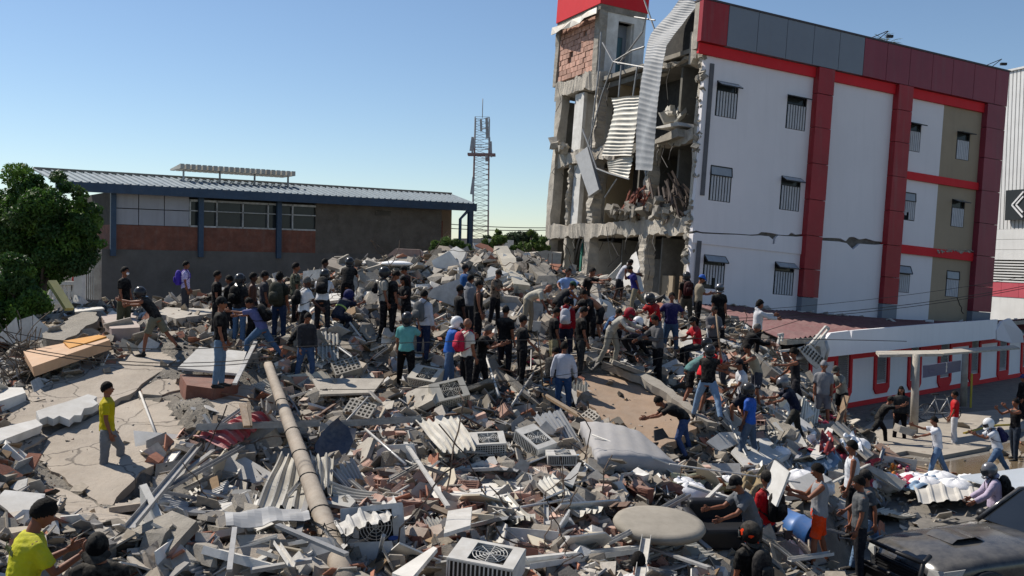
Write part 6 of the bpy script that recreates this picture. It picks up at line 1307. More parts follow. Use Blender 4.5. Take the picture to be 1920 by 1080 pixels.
beam('roof_beam',(1010,500,35),(1040,510,35),1.0,.4,M_pale,'pale block below the horizontal beam')
for i,(p,l,d) in enumerate([([(1045,548),(1075,522),(1120,527),(1125,560),(1080,580)],'large grey wall panel tilted on the slope',33.),([(1095,540),(1130,560),(1150,600),(1105,590)],'second grey wall panel on the slope, lower right of the first',31),([(1010,545),(1045,530),(1062,560),(1030,590)],'rough concrete panel left of the grey wall panels',32),([(905,520),(945,505),(975,540),(940,560)],'rough rounded concrete sheet on the crest front',32.5)]):
    S('wall_panel',p,.25,M_conc2 if i<2 else M_conc,l,d=[d+.9,d+.7,d,d-.6,d-.4][:len(p)],jag=.05)
S('panel',[(800,555),(812,540),(868,520),(905,560),(905,600),(868,580)],.08,M_wpaint,'white broken sink cabinet among the people on the slope',d=30,cat='board')
for i,(p,l,mt) in enumerate([([(1142,560),(1185,480),(1192,470),(1200,500),(1165,575)],'long white sheet leaning up to the torn ground floor',M_white),([(1168,560),(1175,495),(1195,475),(1205,550),(1195,590)],'white plaster sheet standing against the torn ground floor',M_white),([(1120,540),(1150,505),(1172,490),(1150,560)],'white flap left of the standing plaster sheet',M_tin),([(1150,535),(1180,520),(1195,560),(1160,585)],'cream panel under the white sheets',MATS['cream_board'])]):
    S('plaster_sheet',p,.05,mt,l,cat='board',d=[37.5,38.8,38.8,38,36.8][:len(p)])
S('white_slab',[(1270,640),(1295,622),(1350,668),(1360,690),(1330,680)],.16,M_white,'white slab sloping under the blue cap man',rise=.35,jag=.02)
S('white_slab',[(1185,600),(1215,592),(1290,630),(1275,640)],.1,M_conc2,'grey slab edge behind the navy tee man',rise=.3,jag=.03)
S('cracked_slab',[(1405,655),(1450,665),(1530,720),(1560,742),(1545,752),(1500,735),(1440,700),(1405,690)],.3,M_conc2,'long cracked concrete slab sliding down beside the annex',rise=.22,jag=.05)
S('cracked_slab',[(1420,700),(1470,715),(1530,762),(1500,768),(1440,740)],.25,M_conc,'second cracked slab under the long one beside the annex',rise=.15,jag=.05)
# scattered named sheets
for p,l,mt,r in [([(585,712),(640,705),(720,712),(700,735),(600,740)],'flat dusty plate with brick underside in the centre left',M_conc2,.3),([(1325,828),(1350,810),(1392,810),(1396,826),(1350,846)],'white-topped broken slab below the crowd',M_white,.3),([(1370,850),(1392,822),(1440,820),(1466,852),(1440,868),(1395,872)],'flat white door-sized board under the boots of the cobalt blue tee man',M_white,.25),([(1450,792),(1500,782),(1528,802),(1480,818)],'white board near the silver-helmeted man',M_white,.3),
([(1520,850),(1552,800),(1562,806),(1548,850),(1530,862)],'white curved board standing in the right debris',M_white,.5),([(1560,798),(1572,785),(1640,850),(1625,862)],'long grey board sloping right behind the tank-top men',M_conc2,.5),([(1640,835),(1652,830),(1710,872),(1700,878)],'wooden edge board sloping towards the puddle',M_dwood,.3),
([(1590,868),(1640,845),(1660,858),(1620,880)],'brown wooden board in the right debris',M_dwood,.5),([(1480,905),(1530,880),(1560,900),(1500,925)],'white box panel held above the debris',M_white,.5),([(1055,902),(1085,866),(1090,868),(1075,910)],'white torn sheet left of the grey mattress',M_wpaint,.4),
([(735,1075),(812,1022),(820,1030),(770,1085)],'pale board at the bottom beside the stone',M_white,.35),([(832,1000),(840,958),(885,950),(882,985)],'white cabinet door leaning in the lower centre',M_wpaint,.5),([(600,938),(640,918),(668,930),(655,960)],'grey board right of the fallen pole',M_tile,.3)]:
    S('wallboard',p,.05,mt,l,cat='panel',rise=r)
S('upright_board',[(325,1030),(332,950),(345,955),(368,1030)],.02,M_tile,'curved grey board standing upright in the lower left',cat='board',d=[13.5,13.3,13.3,13.4])
# corrugated heroes
def csheet(name,A_,B_,C_,D_,n,amp,mt,label,rise=.35,d=None,bow=.15):
    q=[np.array(gpix(x,y,rise)) for x,y in (A_,B_,C_,D_)] if d is None else [P(x,y,dd) for (x,y),dd in zip((A_,B_,C_,D_),d)]
    NXc=n*6;NYc=12;V=[]; nn=nrm(np.cross(q[1]-q[0],q[3]-q[0])); nn=nn if nn[2]>0 else -nn; ph=rng.uniform(0,6)
    for i in range(NXc+1):
        for j in range(NYc+1):
            a=i/NXc;b_=j/NYc; p=(q[0]*(1-a)+q[1]*a)*(1-b_)+(q[3]*(1-a)+q[2]*a)*b_; V.append(p+nn*(amp*(1 if (i%6)<2 else -1)+bow*math.sin(b_*3.14)*math.sin(a*2+ph)+.02*math.sin(a*9+b_*7+ph)))
    V=np.array(V); k=NYc+1; F=[(i*k+j,(i+1)*k+j,(i+1)*k+j+1,i*k+j+1) for i in range(NXc) for j in range(NYc)]; m=MB(); m.add(V,F); m.add(V-nn*.008,[f[::-1] for f in F]); return m.obj(name,mt,None,label,'roof sheet')
M_redtin=mat('red_tin',(.42,.05,.06),(.3,.035,.045),2,rough=.5,dust=.45)
csheet('ribbed_sheet',(528,850),(592,858),(592,958),(482,950),5,.035,M_tin,'wide ribbed pale sheet left of the fallen pole',rise=.42,bow=.06)
csheet('ribbed_sheet',(580,850),(626,856),(622,925),(590,905),3,.035,M_tin,'narrow ribbed pale sheet just right of the fallen pole',rise=.38,bow=.06)
csheet('ribbed_sheet',(775,788),(858,784),(892,842),(826,848),6,.03,M_tin,'ribbed grey sheet in the centre behind the small air conditioner',rise=.5,bow=.06)
csheet('red_sheet',(362,820),(470,776),(506,790),(420,845),7,.03,M_redtin,'crumpled red corrugated sheet under the steel channel')
csheet('striped_sheet',(626,978),(738,932),(752,962),(640,1002),5,.025,M_wpaint,'white and black striped folded sheet over the gutted air conditioner',rise=.55,bow=.05)
csheet('ribbed_sheet',(908,940),(952,925),(1005,968),(962,978),4,.03,M_tin,'torn ribbed sheet in the lower centre')
csheet('ribbed_sheet',(1003,905),(1035,890),(1130,955),(1085,965),4,.03,M_tin,'long ribbed sheet sloping right under the grey mattress')
csheet('ribbed_sheet',(1712,908),(1840,900),(1850,936),(1722,942),5,.02,mat('white_ribbed_sheet',(.5,.49,.46),(.36,.35,.33),2,rough=.7,dust=.4),'white ribbed sheet under the white bags behind the black vehicle',rise=.3,bow=.04)
csheet('folded_sheet',(420,968),(575,952),(582,972),(424,990),2,.012,M_metal,'twisted thin grey metal strip across the foreground',rise=.45,bow=.12)
csheet('folded_sheet',(560,955),(600,965),(665,1022),(640,1026),2,.012,M_metal,'end of the twisted grey metal strip bending down beside the pole',rise=.4,bow=.2)
# long channels, pole
def member(name,a,b_,w,h,mt,label,cat='metal channel',rise=.25,rb=None,kind='box',mid=0):
    p=gpix(a[0],a[1],rise); q=gpix(b_[0],b_[1],rise if rb is None else rb); c=(p+q)/2+np.array([0,0,mid]); m=MB()
    if kind=='box': m.bar(p,c,w,h); m.bar(c,q,w,h)
    elif kind=='u':
        for s,e in ((p,c),(c,q)):
            x=nrm(np.cross(e-s,(0,0,1))); m.bar(s,e,w,.006); m.bar(s+x*w/2+[0,0,h/2],e+x*w/2+[0,0,h/2],.006,h); m.bar(s-x*w/2+[0,0,h/2],e-x*w/2+[0,0,h/2],.006,h)
    else: m.sweep([p,c,q],w/2,n=8)
    return m.obj(name,mt,None,label,cat)
pz=[]; 
for i in range(13):
    f=i/12; x=508+(650-508)*f**.72; y=684+(1100-684)*f
    pz.append((x,y))
pp=[gpix(508,684,.55),gpix(655,1100,.45)]; pole_=empty('concrete_pole',pp[1]*1.0,'long fallen round concrete utility pole lying diagonally in the left foreground','pole')
a_,b2=P(503,684,21.8),P(655,1110,11.2)
m=MB(); t=np.linspace(0,1,16)[:,None]; q=a_*(1-t)+b2*t; m.sweep(q,list(np.linspace(.10,.148,16)),n=18); m.obj('shaft',mat('weathered_pole',(.31,.25,.195),(.18,.145,.11),2.2,bump=.4,dust=.5),pole_)
for f in (.28,.45,.56,.66,.78,.86):
    c=a_*(1-f)+b2*f; dr=nrm(b2-a_); x=nrm(np.cross(dr,(0,0,1))); y=np.cross(x,dr); R=.10+.048*f+.008; m=MB(); k=rng.uniform(-.3,.3)
    m.sweep([c+dr*(.12*math.sin(th+k))+(x*math.cos(th)+y*math.sin(th))*R for th in np.linspace(0,6.28,15)],.008,n=5); m.obj('wire_band',M_wire,pole_)
m=MB(); 
for k in range(5):
    c=a_*.1+b2*.9; m.sweep([c+rng.normal(size=3)*.2+[i*.1-.5,0,.1*math.sin(i+k)] for i in range(7)],.007,n=4,sm=False)
m.obj('loose_wires',M_wire,pole_,kind='stuff')
member('steel_channel',(368,806),(600,798),.14,.10,M_steel,'long straight steel channel lying across the left foreground',rise=.45,kind='u')
member('steel_channel',(625,800),(790,790),.14,.10,M_steel,'straight steel channel continuing right of the fallen pole',rise=.45,kind='u')
for a,b_,w,l,r in [((262,735),(297,826),.05,'thin pale rod leaning across the dusty slab',.1),((245,990),(372,838),.12,'long grey channel slanting up in the left foreground',.35),((285,935),(455,840),.1,'bluish long channel beside the slanting one',.35),((300,920),(400,845),.08,'short channel crossing the slanting channels',.4),((590,880),(560,1000),.08,'upright metal strip left of the pole base',.3),((440,990),(430,1070),.06,'vertical thin steel strip at the bottom left',.5),
 ((470,1070),(585,1050),.09,'steel bar along the bottom left',.3),((520,985),(650,1040),.08,'grey bar running into the pole foot',.6),((690,745),(640,800),.04,'thin rod above the blue seat',.5),((680,800),(760,870),.05,'thin rod right of the blue seat',.5),((760,830),(840,950),.07,'white pipe slanting down in the centre',.35),((1190,985),(1290,930),.1,'flat bar under the round tabletop',.3),((985,1065),(1190,1035),.14,'white window frame bar along the bottom centre',.35),((985,1048),(1200,1025),.08,'second white bar along the bottom centre',.4),
 ((1200,1085),(1212,1010),.12,'upright white twisted frame at the bottom',.55),((1290,910),(1395,942),.09,'white frame bar over the dark hollow',.6),((1325,935),(1352,908),.06,'short white frame brace over the dark hollow',.6),((1330,1030),(1275,985),.08,'grey frame tube below the round tabletop',.4),((1215,1025),(1330,1065),.07,'light bar lying along the bottom right',.3),((1110,815),(1255,870),.03,'thin white rope along the grey mattress',.45),((1255,870),(1500,905),.03,'thin white rope continuing right over the debris',.6),((480,640),(440,720),.09,'steel tube propped near the pole head',.5),
 ((1000,700),(960,760),.05,'shiny rod at the foot of the shovel man',.4),((905,650),(935,740),.05,'thin white pole in the central crowd',.5),((1120,800),(1020,740),.12,'wooden strip left of the brown slab',.25),((1560,905),(1630,870),.06,'white strip in the right debris',.5),((1390,1015),(1470,960),.07,'dark beam beside the blue barrel',.2),((1650,860),(1740,900),.12,'long dirty timber near the puddle',.2),((1480,1052),(1560,1040),.1,'pale bar at the feet of the orange shorts man',.25)]:
    member('metal_bar',a,b_,w,w*.5,M_wpaint if ('white' in l or 'pale' in l) else M_wood if ('wood' in l or 'timber' in l) else M_steel,l,'bar',rise=r,kind='pipe' if w<.06 else 'u' if w>.09 and 'wood' not in l and 'timber' not in l else 'box')
member('timber_frame',(463,800),(455,758),.12,.05,M_wood,'upright wooden door jamb above the red sheet','timber',rise=.7)
member('timber_frame',(470,800),(466,755),.06,.05,M_wood,'second thin wooden jamb above the red sheet','timber',rise=.7)
# mattress grey
def mattress():
    c=[gpix(1088,803,.42),gpix(1205,826,.5),gpix(1276,888,.22),gpix(1120,872,.22)]
    n=18;V=[];nn=nrm(np.cross(c[1]-c[0],c[3]-c[0])); nn=nn if nn[2]>0 else -nn
    def pt(a,b_,k):
        p=(c[0]*(1-a)+c[1]*a)*(1-b_)+(c[3]*(1-a)+c[2]*a)*b_; e=min(a,1-a,b_,1-b_); r=.05*math.sqrt(max(0,1-(1-min(e*12,1))**2)); 
        return p+nn*((.13+r if k else -.13-r)+.10*math.sin(a*3.14)*.8+.01*math.sin(a*30+b_*9))
    for k in (1,0):
        for i in range(n+1):
            for j in range(n+1): V.append(pt(i/n,j/n,k))
    q=(n+1)*(n+1); ix=lambda i,j,k:k*q+i*(n+1)+j
    F=[(ix(i,j,0),ix(i+1,j,0),ix(i+1,j+1,0),ix(i,j+1,0)) for i in range(n) for j in range(n)]+[(ix(i,j,1),ix(i,j+1,1),ix(i+1,j+1,1),ix(i+1,j,1)) for i in range(n) for j in range(n)]
    for i in range(n): F+=[(ix(i,0,0),ix(i,0,1),ix(i+1,0,1),ix(i+1,0,0)),(ix(i+1,n,0),ix(i+1,n,1),ix(i,n,1),ix(i,n,0)),(ix(0,i+1,0),ix(0,i+1,1),ix(0,i,1),ix(0,i,0)),(ix(n,i,0),ix(n,i,1),ix(n,i+1,1),ix(n,i+1,0))]
    m=MB(); m.add(V,F,0,True); o=m.obj('mattress',mat('grey_mattress',(.33,.325,.33),(.27,.265,.27),2.5,dust=.3,bump=.25,bsc=9),None,'large bent grey foam mattress lying in the right centre','mattress'); return o
mattress()
# round tabletop
c=gpix(1237,975,.62); Rb=basis([.05,-.12,1],.2); m=MB(); V=[];n=36
prof=[(0,.0),(.56,.0),(.66,-.02),(.69,-.07),(.66,-.13),(.4,-.18),(0,-.2)]
for r,z in prof[1:-1]:
    for i in range(n): V.append(Rb@np.array([math.cos(i/n*6.2832)*r,math.sin(i/n*6.2832)*r*.92,z])+c)
k=len(prof)-2; F=[(j*n+i,(j+1)*n+i,(j+1)*n+(i+1)%n,j*n+(i+1)%n) for j in range(k-1) for i in range(n)]+[tuple(range(n)),tuple(range((k-1)*n,k*n))[::-1]]
m.add(V,F,0,True); tt=m.obj('round_tabletop',mat('dusty_table',(.27,.24,.195),(.20,.18,.145),2,dust=.35,bump=.3),None,'dusty round padded tabletop resting on the rubble at lower right centre','table')
m=MB(); m.sweep([c+[.2,.1,-.15],c+[.35,.3,-.6]],.05,n=8); m.obj('pedestal',M_steel,tt)
# air conditioner outdoor units
def acunit(px,py,rise,yaw,tilt,sc,label,face='grille',mt=None):
    p=gpix(px,py,rise); Rb=basis(tilt,yaw); T=lambda q:Rb@(np.array(q,float)*sc)+p; r=empty('air_conditioner',p-[0,0,.1],label,'air conditioner')
    def ob(n,mb,mt,par): V=np.vstack(mb.v); mb.v=[V*sc@Rb.T+p]; return mb.obj(n,mt,par)
    mt=mt or M_wpaint; L,Wd,Hh=.80,.54,.28; m=MB()
    for q in [((0,0,-Hh/2),(L,Wd,.015)),((-L/2,0,0),(.015,Wd,Hh)),((L/2,0,0),(.015,Wd,Hh)),((0,Wd/2,0),(L,.015,Hh))]: m.box(*q)
    # top plate with a ring hole filled by a fan guard
    m.box((-.29,0,Hh/2),(.22,Wd,.015)); m.box((.33,0,Hh/2),(.14,Wd,.015)); m.box((.04,.24,Hh/2),(.44,.06,.015)); m.box((.04,-.24,Hh/2),(.44,.06,.015)); body=ob('case',m,mt,r)
    m=MB(); m.box((.04,0,Hh/2-.09),(.43,.42,.02)); ob('fan_well',m,M_dark,body)
    m=MB()
    for k in range(5): R=.04+k*.042; m.sweep([(.04+R*math.cos(t),R*math.sin(t),Hh/2+.008) for t in np.linspace(0,6.283,19)],.005,n=4,sm=False)
    for t in range(8): m.bar((.04,0,Hh/2+.006),(.04+.21*math.cos(t*.785),.21*math.sin(t*.785),Hh/2+.006),.008)
    ob('fan_guard',m,mt,body)
    m=MB(); 
    for t in range(3): 
        a=t*2.09; m.prism([(.04,0,Hh/2-.06),(.04+.19*math.cos(a),.19*math.sin(a),Hh/2-.05),(.04+.19*math.cos(a+.9),.19*math.sin(a+.9),Hh/2-.065)],(0,0,.008))
    ob('fan_blade',m,M_black,body)
    m=MB(); n=15
    for k in range(n): x=-L/2+.03+(L-.06)*k/(n-1); m.box((x,-Wd/2,0),(.016,.014,Hh-.03))
    if face=='grid':
        for k in range(5): m.box((0,-Wd/2-.004,-Hh/2+.03+k*(Hh-.06)/4),(L,.01,.012))
    m.box((0,-Wd/2,Hh/2-.012),(L,.014,.024)); m.box((0,-Wd/2,-Hh/2+.012),(L,.014,.024)); ob('front_grille',m,mt,body)
    m=MB(); m.box((0,-Wd/2+.05,0),(L-.04,.02,Hh-.04)); ob('coil',m,M_dark,body); return r,T
acunit(912,832,.35,.15,(0,-.35,1),.85,'small white air conditioner with a blue sticker in the centre','grid')
acunit(1003,828,.35,-.9,(.15,-.45,1),.85,'air conditioner tilted on its corner left of the grey mattress')
acunit(842,738,.35,.5,(.1,-.9,1),.95,'wire-grilled unit lying at the feet of the blue shirt man','grid',mat('dirty_cream_metal',(.5,.47,.4),(.36,.33,.28),3,dust=.4))
acunit(800,708,.4,-.5,(-.2,-.6,1),.9,'dusty boxy unit under the turquoise tee man','grid',MATS['dirty_cream_metal'])
r,T=acunit(912,1058,.45,-.28,(.03,-.18,1),1.0,'large dusty white air conditioner at the bottom centre')
acunit(1052,858,.35,.1,(0,-.1,1),.65,'small boxy grey unit beside the grey mattress')
r,T=acunit(700,990,.45,.35,(.1,-1.4,.55),1.05,'gutted air conditioner with a dark fan hole under the striped sheet')
lo=MB(); lo.ell(T((.0,.1,.165)),(.001,.001,.001),4,3)
m=MB(); q=[T((.26+.07*math.cos(t),-.17+.03*math.sin(t),.16)) for t in np.linspace(0,6.28,17)[:-1]]; m.prism(q,(T((0,0,.004))-T((0,0,0)))); m.obj('oval_badge',mat('blue_badge',(.04,.09,.35),None,2,rough=.3),r)
for (px,py,s,l) in [(650,690,1.2,'pale grid block below the left group'),(1100,790,1.,'dark grid block near the white long-sleeved shirt man'),(675,770,1.1,'grid block standing behind the blue seat'),(1435,915,1.,'white wire grid by the red tee man')]:
    p=gpix(px,py,.3); Rb=basis([rng.normal()*.5,-.7,1],rng.uniform(-.6,.6)); m=MB(); n=6
    for i in range(n+1): m.box((-.25+.5*i/n,0,0),(.03,.36,.14))
    for j in range(5): m.box((0,-.18+.36*j/4,0),(.5,.03,.137))
    m.v=[np.vstack(m.v)*s@Rb.T+p]; m.obj('grid_block',M_conc2,None,l,'grid block')
# blue seat, barrel, sofa
m=MB(); p=gpix(628,830,.35); Rb=basis([.35,-.8,.7],-.5); V=[]
for i,(y,w,z) in enumerate([(-.42,.20,.02),(-.3,.27,.0),(0,.3,-.05),(.25,.27,-.02),(.4,.2,.05)]):
    for j in range(9): a=-1+2*j/8; V.append((a*w,y,z+.10*a*a))
V=np.array(V)@Rb.T+p; F=[(i*9+j,i*9+j+1,(i+1)*9+j+1,(i+1)*9+j) for i in range(4) for j in range(8)]; m.add(V,F,0,True); m.add(V-Rb[:,2]*.06,[f[::-1] for f in F],0,True); m.obj('shell_chair',mat('navy_plastic',(.035,.05,.09),(.025,.035,.06),3,rough=.4,dust=.25),None,'dark blue moulded seat shell leaning behind the fallen pole','seat')
bp=P(1470,985,17.2); be=P(1512,1003,16.9); bar=empty('barrel',bp,'bright blue plastic barrel lying on its side with a dark open end','barrel')
m=MB(); t=nrm(be-bp); L0=bp-t*.35; q=[L0+t*x for x in (0,.03,.3,.33,.36,.6,.63,.66,.86,.9)]; m.sweep(q,[.2,.27,.30,.315,.30,.30,.315,.30,.28,.27],n=24,caps=False); m.sweep([L0+t*.02,L0+t*.03],[.25,.25],n=20); m.obj('drum',mat('blue_plastic',(.045,.17,.45),(.04,.14,.38),2,rough=.4,dust=.2),bar)
m=MB(); m.sweep([L0+t*.5,L0+t*.52],[.26,.26],n=20); m.obj('inside',M_dark,bar)
m=MB(); c=gpix(1352,1000,.25); Rb=basis([0,-.1,1],.1); 
for q,s in [((0,0,0),(.95,.6,.35)),((0,.3,.25),(.95,.2,.45)),((-.5,0,.15),(.16,.65,.4)),((.5,0,.15),(.16,.65,.4))]: 
    b=MB(); b.box(q,s); m.add(np.vstack(b.v)@Rb.T+c,BOXF)
o=m.obj('black_armchair',M_black,None,'black overturned armchair below the round tabletop','armchair'); bv=o.modifiers.new('b','BEVEL'); bv.width=.06; bv.segments=3; bv.limit_method='NONE'
# white bags, red patterned cloth, pillow
def bag(px,py,s,label,mt=None,seed=0,rise=.2,d=None,fl=.55):
    p=gpix(px,py,rise) if d is None else P(px,py,d); r=np.random.default_rng(seed); b=MB(); n,k=26,18;V=[];ph=r.uniform(0,6,9)
    for i in range(k+1):
        f=math.pi*i/k
        for j in range(n):
            th=2*math.pi*j/n; x,y,z=math.sin(f)*math.cos(th),math.sin(f)*math.sin(th),math.cos(f); d_=1+.10*math.sin(5*th+ph[0]+3*z)+.08*abs(math.sin(9*x+ph[1]+4*z))+.07*abs(math.sin(11*y+ph[2]+5*x))+.05*abs(math.sin(17*z+ph[3]+3*th)); V.append(np.array([x*s,y*s*.8,z*s*fl])*d_+p)
    b.add(V,[(i*n+j,(i+1)*n+j,(i+1)*n+(j+1)%n,i*n+(j+1)%n) for i in range(k) for j in range(n)],0,True); return b.obj('white_bag' if mt is None else 'bundle',mt or M_cloth_w,None,label,'bag' if mt is None else 'bundle')
for i,(x,y,s,l) in enumerate([(1712,902,.35,'leftmost of the white plastic bags in the pile behind the vehicle'),(1735,912,.4,'second white plastic bag from the left in the pile'),(1762,903,.42,'middle puffy white plastic bag in the pile'),(1790,918,.42,'lower puffy white bag right of the pile centre'),(1818,906,.35,'rightmost white plastic bag in the pile'),(1655,905,.4,'white sack left of the patterned red cloth'),(1290,925,.33,'white sack lying behind the round tabletop'),(1275,912,.28,'small white sack between mattress and tabletop'),(1500,900,.33,'white cushion in the middle of the right debris'),(1535,915,.3,'white cushion right behind the tank top man'),(1365,905,.22,'small white bag under the yellow-brown curtain'),(1600,838,.4,'big white sheet-covered bundle near the stacked boards'),(1460,850,.25,'white bundle near the navy tee helmet man')]): bag(x,y,s,l,None,i,.15)
def pc(N,L,out,mix,co):
    v=N.new('ShaderNodeTexVoronoi'); v.inputs['Scale'].default_value=9; L.new(co,v.inputs['Vector']); r=N.new('ShaderNodeValToRGB'); r.color_ramp.interpolation='CONSTANT'; r.color_ramp.elements[1].position=.32; r.color_ramp.elements[0].color=(1,1,1,1); r.color_ramp.elements[1].color=(0,0,0,1); L.new(v.outputs['Distance'],r.inputs[0]); return mix(r.outputs[0],out,(.6,.5,.5))
def drape(name,pix,mt,label,rise=.3,am=.05):
    q=[gpix(x,y,rise) for x,y in pix]; n=20;V=[];ph=rng.uniform(0,6,4)
    for i in range(n+1):
        for j in range(n+1):
            a=i/n;b_=j/n; V.append((q[0]*(1-a)+q[1]*a)*(1-b_)+(q[3]*(1-a)+q[2]*a)*b_+[0,0,am*(math.sin(a*11+ph[0]+3*math.sin(b_*5+ph[1]))+.6*math.sin(b_*17+ph[2]+4*a))])
    V=np.array(V); F=[(i*(n+1)+j,(i+1)*(n+1)+j,(i+1)*(n+1)+j+1,i*(n+1)+j+1) for i in range(n) for j in range(n)]; m=MB(); m.add(V,F,0,True); m.add(V-[0,0,.012],[f[::-1] for f in F],0,True); return m.obj(name,mt,None,label,'cloth')
drape('patterned_cloth',[(1672,882),(1700,868),(1725,902),(1690,912)],mat('red_pattern',(.33,.02,.06),(.25,.015,.04),3,extra=pc),'dark red patterned cloth with white figures')
drape('orange_cloth',[(1662,876),(1682,868),(1690,888),(1668,894)],mat('orange_cloth',(.6,.28,.04),(.4,.12,.03),6),'small orange cloth beside the dark red patterned cloth')
drape('sheet_cloth',[(1718,892),(1752,888),(1760,905),(1690,922)],MATS['faded_blue_cloth'],'pale blue cloth in front of the white bags')
drape('curtain',[(1255,885),(1400,905),(1402,925),(1262,905)],mat('olive_cloth',(.32,.32,.2),(.22,.23,.15),3,dust=.3),'olive green tarpaulin strip below the rope',rise=.25)
drape('curtain',[(1372,905),(1432,882),(1440,925),(1390,935)],mat('mustard_cloth',(.24,.17,.07),(.13,.09,.04),4,dust=.2),'mustard brown curtain hanging beside the wire grid',rise=.5,am=.08)
drape('sheet_cloth',[(1572,818),(1600,812),(1620,845),(1590,850)],M_cloth_w,'white sheet draped near the stacked boards',rise=.5)
drape('red_cloth',[(1540,812),(1560,808),(1566,850),(1535,852)],mat('dark_red_cloth',(.22,.03,.03),None,3),'dark red cloth standing among boards behind the tank top men',rise=.5)
S('blue_panel',[(1800,892),(1960,872),(1990,930),(1905,925)],.05,mat('pale_blue_panel',(.45,.50,.56),(.4,.45,.5),1.5,dust=.15,rough=.4),'large pale blue flat panel at the right edge',cat='panel',rise=.45)
S('long_board',[(1605,872),(1620,862),(1700,905),(1690,918)],.06,M_conc2,'grey dusty board next to the puddle',cat='board',rise=.35)
for i in range(12):
    member('dirty_timber',(1640+i*9,850+i*4+rng.normal()*5),(1700+i*10,862+i*4+rng.normal()*6),.09,.04,M_wood if i%3 else M_redw,'long dirty timber strip beside the muddy puddle, '+['first','second','third','fourth','fifth','sixth','seventh','eighth','ninth','tenth','eleventh','twelfth'][i]+' from the left','timber',rise=.12)
# bicycle lying by the shelter post
bc=gz0(1752,790,.12); bk_=empty('bicycle',bc,'wrecked bicycle leaning behind the shelter post','bicycle')
for k,(dx,n) in enumerate([(-.3,(0.1,1,.2)),(.6,(0.2,1,-.1))]):
    c=bc+[dx,0,.33]; Rb=basis(n,0); m=MB(); m.sweep([c+Rb@np.array([.31*math.cos(t),.31*math.sin(t),0]) for t in np.linspace(0,6.283,21)],.018,n=6); w=m.obj('wheel',M_black,bk_)
    m=MB(); 
    for t in np.linspace(0,3.1,9): v=Rb@np.array([.3*math.cos(t),.3*math.sin(t),0]); m.bar(c-v,c+v,.006)
    m.obj('spoke',M_steel,w)
m=MB()
for a,b_ in [((-.3,.33),(.0,.8)),((0,.8),(.4,.78)),((0,.8),(.15,.3)),((.15,.3),(.6,.33)),((.15,.3),(.42,.78)),((.42,.85),(.6,.33)),((.15,.3),(-.3,.33)),((0,.8),(-.02,.95))]: m.sweep([bc+[a[0],0,a[1]],bc+[b_[0],0,b_[1]]],.018,n=6)
m.obj('frame',M_steel,bk_); m=MB(); m.box(bc+[-.02,0,.97],(.24,.12,.05)); m.obj('saddle',M_black,bk_); m=MB(); m.sweep([bc+[.42,-.25,.95],bc+[.42,0,.88],bc+[.42,.25,.95]],.014,n=6); m.obj('handlebar',M_black,bk_)
# left side: balustrade, gate pillars, yellow post
bl=empty('balustrade',P(150,565,33),'white turned balustrade railing behind the tree on the left','railing')
x0,x1=95,152
for i in range(9):
    c=P(x0+(x1-x0)*i/8,566,33); m=MB(); m.sweep([c+[0,0,z] for z in (0,.05,.1,.25,.38,.5,.6)],[.06,.06,.035,.085,.05,.035,.055],n=8); m.obj('baluster',M_white,bl)
m=MB(); m.bar(P(90,567,33),P(156,567,33),.2,.12); m.bar(P(90,567,33)+[0,0,.66],P(156,567,33)+[0,0,.66],.2,.12); m.obj('rail',M_white,bl)
m=MB(); m.bar(P(149,568,33),P(149,568,33)+[0,0,.95],.28); m.ell(P(149,568,33)+[0,0,1.08],(.12,.12,.14)); m.obj('newel',M_white,bl)
gt=empty('iron_gate',P(172,560,36),'white barred gate between the tree and the grey wall','gate')
for i in range(6):
    c=P(160+i*4,562,36); m=MB(); m.bar(c,c+[0,0,1.9],.035); m.obj('bar',M_wpaint,gt)
m=MB(); c=P(183,562,35.8); m.bar(c,c+[0,0,2.1],.2); m.obj('pillar',M_conc2,gt)
m=MB(); m.bar(P(97,528,26),P(130,580,25.6),.24,.1); m.obj('yellow_board',mat('faded_yellow',(.5,.45,.17),(.4,.36,.13),3,dust=.3),None,'faded yellow board leaning in front of the white balustrade','board')
